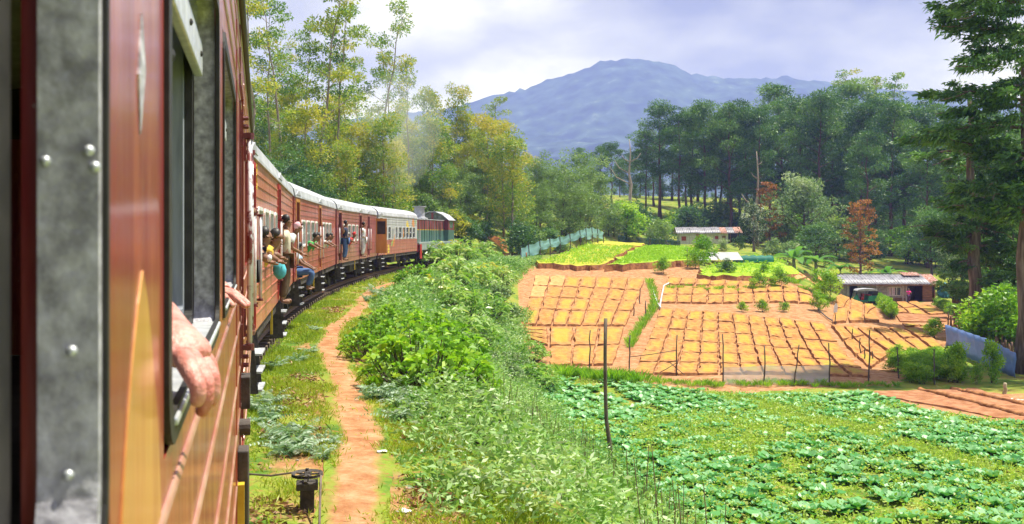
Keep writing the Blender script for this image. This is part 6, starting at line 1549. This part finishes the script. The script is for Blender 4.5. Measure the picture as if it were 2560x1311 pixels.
# signal wire pulley on its stub post
def pulley():
    p = ground(768, 1278); e = empty('signal_wire_pulley', p, .2, .78); tag(e, 'black iron pulley wheel on a stub post in the trackside grass', 'pulley')
    s = p.y / FPX
    MB().box(-.085, .085, -.085, .085, -.2, .27).build('stub_post', M('tarred_timber', (.03, .022, .018), (.08, .06, .045), scale=8, rough=.9, bump=.5), e, bevel=.01)
    MB().box(-.13, .13, -.11, .11, .272, .36).build('bearing_block', iron_m, e, bevel=.012)
    w_ = MB(); n = 26
    prof = [(.145, 0), (.17, -.012), (.19, -.018), (.19, -.008), (.178, 0), (.19, .008), (.19, .018), (.17, .012)]
    vs = [(r * math.cos(2 * math.pi * j / n), r * math.sin(2 * math.pi * j / n), z) for r, z in prof for j in range(n)]; k = len(prof)
    w_.add(vs, [(i * n + j, i * n + (j + 1) % n, ((i + 1) % k) * n + (j + 1) % n, ((i + 1) % k) * n + j) for i in range(k) for j in range(n)])
    for j in range(5):
        a = j * 1.2566; w_.bar((0, 0, 0), (.16 * math.cos(a), .16 * math.sin(a), 0), .03, .015)
    w_.lathe([(.035, -.03), (.035, .03)], 10)
    wo_ = w_.build('pulley_wheel', iron_m, e); wo_.location = (0, 0, .45)
    MB().tube([(0, 0, .36), (0, 0, .52)], .018, 8).build('axle', iron_m, e)
    MB().bar((-.02, -.13, .38), (.0, .02, .50), .04, .03).build('strap', iron_m, e); MB().bar((.0, .0, .51), (.0, .14, .39), .04, .03).build('strap', iron_m, e)
    return p
pp = pulley()
def chain(pts, label, r=.012):
    c = pts[0].copy(); tag(MB().tube([a - c for a in pts], r, 6).build('signal_wire', M('rusty_wire', (.10, .07, .05), (.2, .15, .12)), None, c), label, 'wire')
chain([pp + Vector((-.03, .14, .35)), pp + Vector((-.4, .22, .28)), pp + Vector((-.75, .4, .26))], 'rusty wire running from the pulley towards the train', .010)
chain([pp + Vector((.14, -.05, .35)), pp + Vector((.2, -.4, .2)), pp + Vector((.3, -.95, .05)), pp + Vector((.6, -2.2, -.02))], 'rusty wire slanting from the pulley towards the camera', .011)
# litter
for px, py, sx, lb in ((955, 1135, .12, 'scrap of white paper at the right edge of the path'), (1010, 1287, .14, 'white paper scrap in the grass at the bottom of the picture'), (2540, 1003, .45, 'white plastic bag lying at the edge of the dug plot'), (2200, 757, .5, 'white rubbish heap at the corner of the hedge row')):
    rng = np.random.default_rng(px); n = 5; V = [((i / 4 - .5) * sx, (j / 4 - .5) * sx * .7, .03 + sx * .12 * rng.random()) for i in range(n) for j in range(n)]
    o = link('paper_scrap', grid_mesh('paper_scrap', V, n, n, M('white_paper', (.68, .68, .7)), smooth=False), None, None, ground(px, py), rng.uniform(0, 6)); o.modifiers.new('t', 'SOLIDIFY').thickness = .006; tag(o, lb, 'litter')

# ------------------------------------------------------------------ people
skin_d = M('brown_skin', (.20, .095, .055), (.27, .135, .08), scale=20, rough=.5); skin_l = M('sunburnt_skin', (.55, .19, .15), (.70, .34, .28), scale=45, rough=.45, bump=.25, bscale=160, c3=(.74, .43, .36), lo=.4, hi=.62)
hair_m = M('black_hair', (.012, .01, .01), (.035, .03, .028), scale=40, rough=.5); eye_m = M('dark_eye', (.01, .01, .01), rough=.2)
def cloth(name, c): return M('cloth_' + name, c, tuple(min(1, v * 1.3 + .01) for v in c), scale=9, rough=.9, bump=.35, bscale=14)
def skinned(name, V, E, mat, parent=None, loc=None, rz=0.0, sub=1, root=0, grow=1.0):
    keys = list(V); idx = {k: i for i, k in enumerate(keys)}
    me = bpy.data.meshes.new(name); me.from_pydata([tuple(V[k][0]) for k in keys], [(idx[a], idx[b]) for a, b in E], [])
    o = link(name, me, mat, parent, loc, rz)
    md = o.modifiers.new('skin', 'SKIN'); md.use_smooth_shade = True; md.branch_smoothing = .6
    for i, k in enumerate(keys):
        r = V[k][1]; s = me.skin_vertices[0].data[i]; s.radius = (r[0] * grow, r[1] * grow) if hasattr(r, '__len__') else (r * grow, r * grow); s.use_root = (i == root) if isinstance(root, int) else (k in root)
    sb = o.modifiers.new('sub', 'SUBSURF'); sb.levels = sub; sb.render_levels = sub
    return o
def hand_chain(V, E, tag_, wrist, d, side, r=.011):
    """palm, four unequal bent fingers, thumb from the side of the palm"""
    w = Vector(wrist); d = Vector(d).normalized(); s = Vector(side).normalized(); n = d.cross(s).normalized()
    V[tag_ + 'palm'] = (w + d * .07, (.036, .018)); E.append((tag_ + 'wr', tag_ + 'palm'))
    for i, (o, l) in enumerate(((-.03, .075), (-.01, .085), (.01, .078), (.03, .06))):
        a = w + d * .095 + s * o; b = a + d * l * .55 + n * .004; c = b + d * l * .38 - n * .022
        V[f'{tag_}f{i}a'] = (a, r); V[f'{tag_}f{i}b'] = (b, r * .9); V[f'{tag_}f{i}c'] = (c, r * .75)
        E += [(tag_ + 'palm', f'{tag_}f{i}a'), (f'{tag_}f{i}a', f'{tag_}f{i}b'), (f'{tag_}f{i}b', f'{tag_}f{i}c')]
    a = w + d * .045 - s * .045; b = a + d * .045 - s * .02
    V[tag_ + 't0'] = (a, r * 1.1); V[tag_ + 't1'] = (b, r * .85); E += [(tag_ + 'palm', tag_ + 't0'), (tag_ + 't0', tag_ + 't1')]
def person(label, J, face, shirt, legs=None, hair='short', loc=(0, 0, 0), rz=0.0, skin=None, group='passengers on the train', long_sleeve=False, headwear=None):
    """J: joints in the frame given by loc and rz"""
    J = {k: Vector(v) for k, v in J.items()}; sk = skin or skin_d; f = Vector(face).normalized(); V = {}; E = []
    up_ = (J['head'] - J['neck']).normalized(); sd = f.cross(up_).normalized()
    V['pelvis'] = (J['pelvis'], (.14, .11)); V['waist'] = ((J['pelvis'] + J['chest']) / 2, (.125, .095)); V['chest'] = (J['chest'], (.155, .11)); V['neck'] = (J['neck'], .052)
    V['jaw'] = (J['head'] - up_ * .07 + f * .02, (.062, .065)); V['skull'] = (J['head'] + up_ * .02, (.078, .092)); V['crown'] = (J['head'] + up_ * .085 - f * .01, (.06, .07))
    V['nose'] = (J['head'] + f * .105 - up_ * .02, .016); V['chin'] = (J['head'] + f * .065 - up_ * .10, .026)
    E += [('pelvis', 'waist'), ('waist', 'chest'), ('chest', 'neck'), ('neck', 'jaw'), ('jaw', 'skull'), ('skull', 'crown'), ('skull', 'nose'), ('jaw', 'chin')]
    for i, q in enumerate((-1, 1)):
        V[f'ear{i}'] = (J['head'] + sd * q * .085 - up_ * .01 - f * .01, .016); E.append(('skull', f'ear{i}'))
    SV = {'p': (J['pelvis'] + Vector((0, 0, -.03)), (.155, .125)), 'w': (V['waist'][0], (.145, .115)), 'c': (J['chest'], (.175, .128)), 'n': (J['chest'] + (J['neck'] - J['chest']) * .8, .075)}; SE = [('p', 'w'), ('w', 'c'), ('c', 'n')]
    for s in ('l', 'r'):
        if s + 'sh' not in J: continue
        a, b, c = J[s + 'sh'], J[s + 'el'], J[s + 'wr']
        V[s + 'sh'] = (a, .055); V[s + 'el'] = (b, .04); V[s + 'mid'] = (b + (c - b) * .35, .039); V[s + 'wr'] = (c, (.028, .022)); E += [('chest', s + 'sh'), (s + 'sh', s + 'el'), (s + 'el', s + 'mid'), (s + 'mid', s + 'wr')]
        d = (c - b).normalized(); hand_chain(V, E, s, c, d, d.cross(Vector((0, 0, 1))) if abs(d.z) < .9 else Vector((1, 0, 0)))
        e_ = a + (b - a) * (.62 if not long_sleeve else 1.0)
        SV[s + 's'] = (a, .075); SV[s + 'm'] = (e_, .06); SE += [('c', s + 's'), (s + 's', s + 'm')]
        if long_sleeve: SV[s + 'x'] = (b + (c - b) * .85, .042); SE.append((s + 'm', s + 'x'))
    if legs is not None:
        LV = {'p': (J['pelvis'], (.16, .13))}; LE = []
        for s in ('l', 'r'):
            h, k, a, t = J[s + 'hip'], J[s + 'kn'], J[s + 'an'], J[s + 'toe']
            V[s + 'hip'] = (h, .085); V[s + 'kn'] = (k, .055); V[s + 'an'] = (a, .036); V[s + 'heel'] = (a + Vector((0, 0, -.05)), .036); V[s + 'toe'] = (t, (.042, .022)); E += [('pelvis', s + 'hip'), (s + 'hip', s + 'kn'), (s + 'kn', s + 'an'), (s + 'an', s + 'heel'), (s + 'heel', s + 'toe')]
            LV[s + 'h'] = (h, .10); LV[s + 'k'] = (k, .074); LV[s + 'c'] = (k + (a - k) * .4, .068); LV[s + 'a'] = (a + (k - a) * .06, .056); LE += [('p', s + 'h'), (s + 'h', s + 'k'), (s + 'k', s + 'c'), (s + 'c', s + 'a')]
    o = skinned('person', V, E, sk, None, loc, rz, grow=1.18); tag(o, label, 'person', group)
    skinned('shirt', SV, SE, shirt, o, grow=1.2)
    if legs is not None: skinned('trousers', LV, LE, legs, o, grow=1.18)
    hm_ = MB(); c = J['head'] + up_ * .045 - f * .032
    hm_.ball((0, 0, 0), .094, 14, 8, (1.0, 1.05, .98), .04, np.random.default_rng(len(label)))
    hm_.v = [(Vector(v) - f * max(0, Vector(v).dot(f)) * .45 + up_ * (max(0, -Vector(v).dot(up_)) * (.55 if Vector(v).dot(f) > 0 else .0))) + c for v in hm_.v]
    hm_.build('hair' if headwear is None else 'headscarf', headwear or hair_m, o, smooth=True)
    if hair == 'long':
        skinned('tied_hair', {'a': (J['head'] + up_ * .02 - f * .08, .06), 'b': (J['head'] - up_ * .08 - f * .12, .05), 'c': (J['head'] - up_ * .22 - f * .12, .03)}, [('a', 'b'), ('b', 'c')], hair_m, o)
    for q in (-1, 1):
        MB().ball(J['head'] + f * .083 + sd * q * .032 + up_ * .012, .010, 8, 5).build('eye', eye_m, o, smooth=True)
    MB().ball(J['head'] + f * .086 - up_ * .062, .02, 8, 5, (1, 1, .35)).build('mouth', M('lips', (.22, .07, .06)), o, smooth=True)
    return o
def in_coach(c): return dict(loc=c.location.copy(), rz=c.rotation_euler.z)
R_ = -1.40; HL = L_C / 2
def leaner(c, s, label, shirt, face=(.35, -1, -.12), out=.18, drop=0.0, arm=.2, **k):
    x = s - HL; R = R_
    J = dict(pelvis=(x - .05, R + .34, 1.50), chest=(x, R + .02 - out * .6, 1.98 + drop), neck=(x + .03, R - .04 - out * .8, 2.13 + drop), head=(x + .05, R - .07 - out, 2.25 + drop),
             lsh=(x + .18, R + .0 - out * .5, 2.05 + drop), lel=(x + .23, R - .07, 1.94), lwr=(x - .01, R - .10 - arm, 1.92 - arm * .5), rsh=(x - .17, R + .0 - out * .5, 2.05 + drop), rel=(x - .22, R - .08, 1.94), rwr=(x + .02, R - .13 - arm, 1.90 - arm * .5))
    return person(label, J, face, shirt, **in_coach(c), **k)
def stander(c, s, label, shirt, trousers, face=(.6, -.8, 0), y=-.10, z=1.12, **k):
    x = s - HL; Y = R_ + y
    J = dict(pelvis=(x, Y, z + .88), chest=(x, Y - .02, z + 1.24), neck=(x + .01, Y - .03, z + 1.43), head=(x + .03, Y - .06, z + 1.56), lsh=(x + .18, Y, z + 1.33), lel=(x + .27, Y - .04, z + 1.06), lwr=(x + .22, Y + .02, z + .84), rsh=(x - .18, Y, z + 1.33), rel=(x - .30, Y + .03, z + 1.12), rwr=(x - .33, Y + .02, z + 1.34),
             lhip=(x + .09, Y, z + .84), lkn=(x + .10, Y - .04, z + .46), lan=(x + .10, Y + .02, z + .09), ltoe=(x + .12, Y - .14, z + .035), rhip=(x - .09, Y, z + .84), rkn=(x - .10, Y - .02, z + .46), ran=(x - .12, Y + .04, z + .09), rtoe=(x - .13, Y - .12, z + .035))
    return person(label, J, face, shirt, trousers, **in_coach(c), **k)
def sitter(c, s, label, shirt, trousers, face=(.8, -.6, -.1), **k):
    x = s - HL; R = R_; z = 1.14
    J = dict(pelvis=(x, R + .12, z + .10), chest=(x, R + .06, z + .46), neck=(x + .02, R + .0, z + .64), head=(x + .05, R - .04, z + .77), lsh=(x + .18, R + .04, z + .54), lel=(x + .24, R - .16, z + .32), lwr=(x + .12, R - .36, z + .22), rsh=(x - .18, R + .04, z + .54), rel=(x - .25, R - .14, z + .32), rwr=(x - .10, R - .36, z + .20),
             lhip=(x + .09, R + .05, z + .09), lkn=(x + .12, R - .40, z + .10), lan=(x + .14, R - .30, z - .30), ltoe=(x + .18, R - .44, z - .36), rhip=(x - .09, R + .05, z + .09), rkn=(x - .08, R - .40, z + .08), ran=(x - .05, R - .26, z - .32), rtoe=(x - .02, R - .40, z - .38))
    return person(label, J, face, shirt, trousers, **in_coach(c), **k)
navy = cloth('navy', (.02, .025, .06)); jean = cloth('jeans', (.06, .12, .27)); beige = cloth('beige', (.52, .46, .36)); brown = cloth('brown', (.11, .07, .04)); white_c = cloth('white', (.62, .62, .64)); ltblue = cloth('pale_blue', (.36, .44, .56))
yellow_c = cloth('yellow', (.55, .36, .05)); green_c = cloth('green', (.05, .32, .07)); red_c = cloth('red', (.50, .03, .03)); pink_c = cloth('pink', (.75, .04, .30)); black_c = cloth('black', (.02, .02, .022)); teal_c = cloth('teal', (.08, .42, .52))
stander(c1, .80, 'person in dark clothes standing in the first doorway beyond the chipped handrail', navy, black_c, y=.10, z=1.0)
pa = leaner(c1, 2.05, 'passenger in navy shirt resting a white-banded elbow out of the first window', navy, out=.02, drop=.0, arm=.04)
skinned('white_band', {'a': ((2.05 - HL - .175, R_ - .10, 1.955), .066), 'b': ((2.05 - HL - .18, R_ - .19, 1.935), .062)}, [('a', 'b')], white_c, pa)
leaner(c1, 3.30, 'girl with tied black hair leaning out of the second window', yellow_c, out=.10, drop=-.02, hair='long', arm=.08)
q = Matrix.Translation(c1.location) @ Matrix.Rotation(c1.rotation_euler.z, 4, 'Z') @ Vector((3.55 - HL, R_ - .20, 1.72))
o = MB().ball((0, 0, 0), .13, 12, 8, (.8, .7, 1.1), .08, np.random.default_rng(2)).build('turquoise_cloth', teal_c, None, q, smooth=True); tag(o, 'bunched turquoise cloth held out of the second window', 'cloth')
leaner(c1, 4.75, 'passenger in white with bent arm at the third window', white_c, out=.02, drop=-.12, arm=.05)
stander(c1, 7.2, 'man in beige shirt and brown trousers standing in the coach door', beige, brown, face=(.5, -1, 0), y=-.10, z=.95)
leaner(c1, 11.3, 'passenger with a pink cap leaning from the last window of the nearer coach', white_c, out=.16, drop=.16, headwear=cloth('pale_pink', (.70, .42, .48)))
sitter(c2, .78, 'man in blue jeans and pale shirt sitting on the coach step', ltblue, jean)
p_ = stander(c2, .62, 'man standing behind the seated one, gripping the handrail', black_c, brown, y=.28)
leaner(c2, 3.45, 'black-haired passenger with both arms hanging out of the window', green_c, out=.16, drop=-.08, arm=.14)
leaner(c2, 4.8, 'dark-haired passenger in bright green at the next window', green_c, out=.12, drop=-.08, arm=.12)
leaner(c2, 8.7, 'passenger in a white sleeve leaning out beyond the middle door', white_c, out=.10, drop=-.1, arm=.16); leaner(c2, 10.0, 'passenger in pale blue resting arms on the sill', ltblue, out=.10, drop=-.1, arm=.14)
stander(c3, .80, 'man in navy shirt and jeans standing in the maroon coach door', navy, jean, face=(.5, -1, 0), y=-.2)
leaner(c3, 2.2, 'passenger in turquoise just inside the maroon coach window', teal_c, out=.0, drop=-.15, arm=.02); leaner(c3, 3.5, 'woman in a red headscarf leaning out of the maroon coach', red_c, out=.16, drop=-.06, arm=.12, headwear=red_c)
stander(c3, 7.05, 'man in white standing in the middle door of the maroon coach', white_c, white_c, face=(.5, -1, 0), y=-.14)
# woman outside the house
hb = hp + Vector((6.75, -1.1, 0)); hb.z = tz(hb.x, hb.y)
person('person in a bright pink top standing outside the low house', dict(pelvis=(0, 0, .86), chest=(0, -.01, 1.2), neck=(0, -.01, 1.38), head=(0, -.03, 1.50), lsh=(.18, 0, 1.29), lel=(.28, -.08, 1.06), lwr=(.08, -.22, 1.14), rsh=(-.18, 0, 1.29), rel=(-.28, -.08, 1.06), rwr=(-.06, -.22, 1.16),
        lhip=(.09, 0, .82), lkn=(.09, -.02, .45), lan=(.09, 0, .08), ltoe=(.10, -.14, .03), rhip=(-.09, 0, .82), rkn=(-.09, -.02, .45), ran=(-.09, 0, .08), rtoe=(-.10, -.14, .03)), (0, -1, 0), pink_c, cloth('dark_violet', (.06, .03, .09)), hair='long', loc=hb, group=None)

# the hands out of the near windows
def arm_from(px_pts, name):
    return [at(*p) for p in px_pts]
def near_hand():
    P = lambda px, py, d: at(px, py, d)
    V = {}; E = []; roots = ['wr']
    V['fore'] = (P(318, 742, 1.34), (.034, .030)); V['fore2'] = (P(385, 785, 1.25), (.031, .027)); V['wr'] = (P(424, 830, 1.17), (.029, .023)); V['palm'] = (P(452, 868, 1.135), (.036, .022)); V['kn'] = (P(476, 906, 1.115), (.036, .016))
    E += [('fore', 'fore2'), ('fore2', 'wr'), ('wr', 'palm'), ('palm', 'kn')]
    fing = {'i': [(452, 884, 1.10, .0125), (474, 924, 1.07, .0122), (494, 962, 1.055, .0102), (497, 994, 1.055, .0094), (488, 1016, 1.06, .0078)],
            'm': [(468, 882, 1.12, .0125), (495, 922, 1.095, .0120), (517, 958, 1.08, .0102), (516, 1002, 1.08, .0094), (500, 1040, 1.085, .0078)],
            'r': [(474, 872, 1.15, .012), (506, 908, 1.135, .0115), (531, 940, 1.125, .0098), (534, 982, 1.125, .009), (524, 1014, 1.13, .0074)],
            'p': [(480, 860, 1.17, .011), (509, 888, 1.17, .0098), (530, 914, 1.17, .0085), (535, 944, 1.175, .0078), (529, 968, 1.18, .0064)]}
    for k, pts in fing.items():
        roots.append(f'{k}0')
        for j, (a, b, d, r) in enumerate(pts):
            V[f'{k}{j}'] = (P(a, b, d), r)
            if j: E.append((f'{k}{j-1}', f'{k}{j}'))
    roots.append('t0')
    for j, (a, b, d, r) in enumerate([(440, 850, 1.17, .014), (458, 826, 1.18, .0125), (476, 818, 1.185, .0095)]):
        V[f't{j}'] = (P(a, b, d), r)
        if j: E.append((f't{j-1}', f't{j}'))
    o = skinned('hand', V, E, skin_l, None, None, 0, 2, roots); tag(o, 'large sunburnt hand resting over the sill of the nearest window', 'hand', 'hands out of the near coach')
    skinned('sleeve', {'a': (P(285, 705, 1.42), .05), 'b': (P(335, 745, 1.33), .046)}, [('a', 'b')], navy, o)
    return o
near_hand()
def far_hand():
    P = lambda px, py, d: at(px, py, d); V = {}; E = []
    V['fore'] = (P(505, 680, 3.05), (.034, .03)); V['wr'] = (P(550, 716, 2.88), (.026, .019)); V['palm'] = (P(566, 731, 2.84), (.030, .015)); E += [('fore', 'wr'), ('wr', 'palm')]
    for k, pts in {'i': [(580, 738, 2.80), (600, 755, 2.78), (616, 769, 2.77)], 'm': [(582, 734, 2.82), (606, 752, 2.80), (624, 768, 2.79)], 'r': [(583, 730, 2.85), (606, 747, 2.84), (625, 763, 2.83)], 'p': [(581, 726, 2.88), (600, 741, 2.88), (615, 755, 2.88)]}.items():
        pv_ = 'palm'
        for j, (a, b, d) in enumerate(pts):
            V[f'{k}{j}'] = (P(a, b, d), (.0105, .0095, .0075)[j] * (.85 if k == 'p' else 1)); E.append((pv_, f'{k}{j}')); pv_ = f'{k}{j}'
    for j, (a, b, d) in enumerate([(562, 744, 2.80), (574, 757, 2.78), (585, 768, 2.77)]):
        V[f't{j}'] = (P(a, b, d), (.0125, .0105, .008)[j]); E.append(('palm' if j == 0 else f't{j-1}', f't{j}'))
    tag(skinned('hand', V, E, skin_l, None, None, 0, 2, 1), 'hand with outstretched fingers held out of the farther window of the near coach', 'hand', 'hands out of the near coach')
far_hand()

# ------------------------------------------------------------------ the mountain and the air
ridge_px = [(-600, 470), (200, 400), (600, 330), (900, 295), (1140, 264), (1240, 236), (1330, 215), (1440, 178), (1500, 152), (1560, 143), (1640, 152), (1700, 175), (1760, 195), (1850, 197), (1940, 190), (2010, 200), (2100, 207), (2200, 220), (2400, 240), (2800, 280), (3400, 380)]
nb_, nr_ = 300, 110
bx = np.linspace(-600, 3400, nb_); hy = np.interp(bx, [a for a, _ in ridge_px], [b for _, b in ridge_px])
ker = np.exp(-np.linspace(-2, 2, 7) ** 2); ker /= ker.sum(); hy = np.convolve(np.pad(hy, 3, mode='edge'), ker, mode='valid')
dd = np.concatenate([np.linspace(1150, 2600, 85), np.linspace(2620, 3500, nr_ - 85)])
B, Dm = np.meshgrid((bx - CX) / FPX, dd, indexing='ij'); Hm = np.repeat(((HY - hy) / FPX * 2600)[:, None], nr_, 1)
Xm = B * Dm
t_ = np.clip((Dm - 1150) / 1450, 0, 1); prof_ = np.where(Dm <= 2600, (t_ ** 1.25) * .75 + .25 * t_ ** 3, 1 - .8 * ((Dm - 2600) / 900))
Zm = 2 + Hm * prof_
spur = fbm(Xm / 420 + Dm / 900, Dm / 700, 61, 5) - .5
Zm += spur * 120 * np.sin(np.pi * np.clip(t_, 0, 1)) ** .8 + (fbm(Xm / 40, Dm / 40, 71, 3) - .5) * 16 * (t_ > .05) + (vnoise(Xm / 9, Dm / 20, 81) - .5) * 9 * (t_ > .05)
mt_m = M('forested_mountain', (.015, .03, .04), (.05, .085, .085), scale=.02, rough=.95, c3=(.13, .17, .15), bump=.9, bscale=.12, spec=.05, detail=10)
mo = link('mountain', grid_mesh('mountain', np.stack([Xm.ravel(), Dm.ravel(), Zm.ravel()], 1), nb_, nr_, mt_m)); tag(mo, 'long blue hazy mountain with rounded peak', kind='structure')
hz = MB().box(-3600, 5200, -400, 3700, -14, 500).build('haze', None)
hm = bpy.data.materials.new('blue_air'); hm.use_nodes = True; hm.node_tree.nodes.clear()
pv = hm.node_tree.nodes.new('ShaderNodeVolumePrincipled'); pv.inputs['Color'].default_value = (.30, .36, 1.0, 1); pv.inputs['Absorption Color'].default_value = (1, 1, 1, 1); pv.inputs['Density'].default_value = .00034; pv.inputs['Anisotropy'].default_value = 0.0
hm.node_tree.links.new(pv.outputs[0], hm.node_tree.nodes.new('ShaderNodeOutputMaterial').inputs['Volume'])
hz.data.materials.append(hm); tag(hz, 'thin blue haze in the mountain air', kind='stuff')

# diesel smoke drifting over the trees
smoke_m = bpy.data.materials.new('thin_smoke'); smoke_m.use_nodes = True; smoke_m.node_tree.nodes.clear()
sv = smoke_m.node_tree.nodes.new('ShaderNodeVolumePrincipled'); sv.inputs['Color'].default_value = (.82, .86, .95, 1); sv.inputs['Absorption Color'].default_value = (1, 1, 1, 1); sv.inputs['Density'].default_value = .045
smoke_m.node_tree.links.new(sv.outputs[0], smoke_m.node_tree.nodes.new('ShaderNodeOutputMaterial').inputs['Volume'])
sm = MB()
sm.ball((0, 0, 0), 1.0, 20, 12, (4.2, 3.0, 5.6), .05, np.random.default_rng(3))
so_ = sm.build('smoke', smoke_m, None, at(985, 335, 88), smooth=True); so_.rotation_euler = (0, rad(14), 0); tag(so_, 'thin grey-blue smoke drifting in front of the gums', kind='stuff')
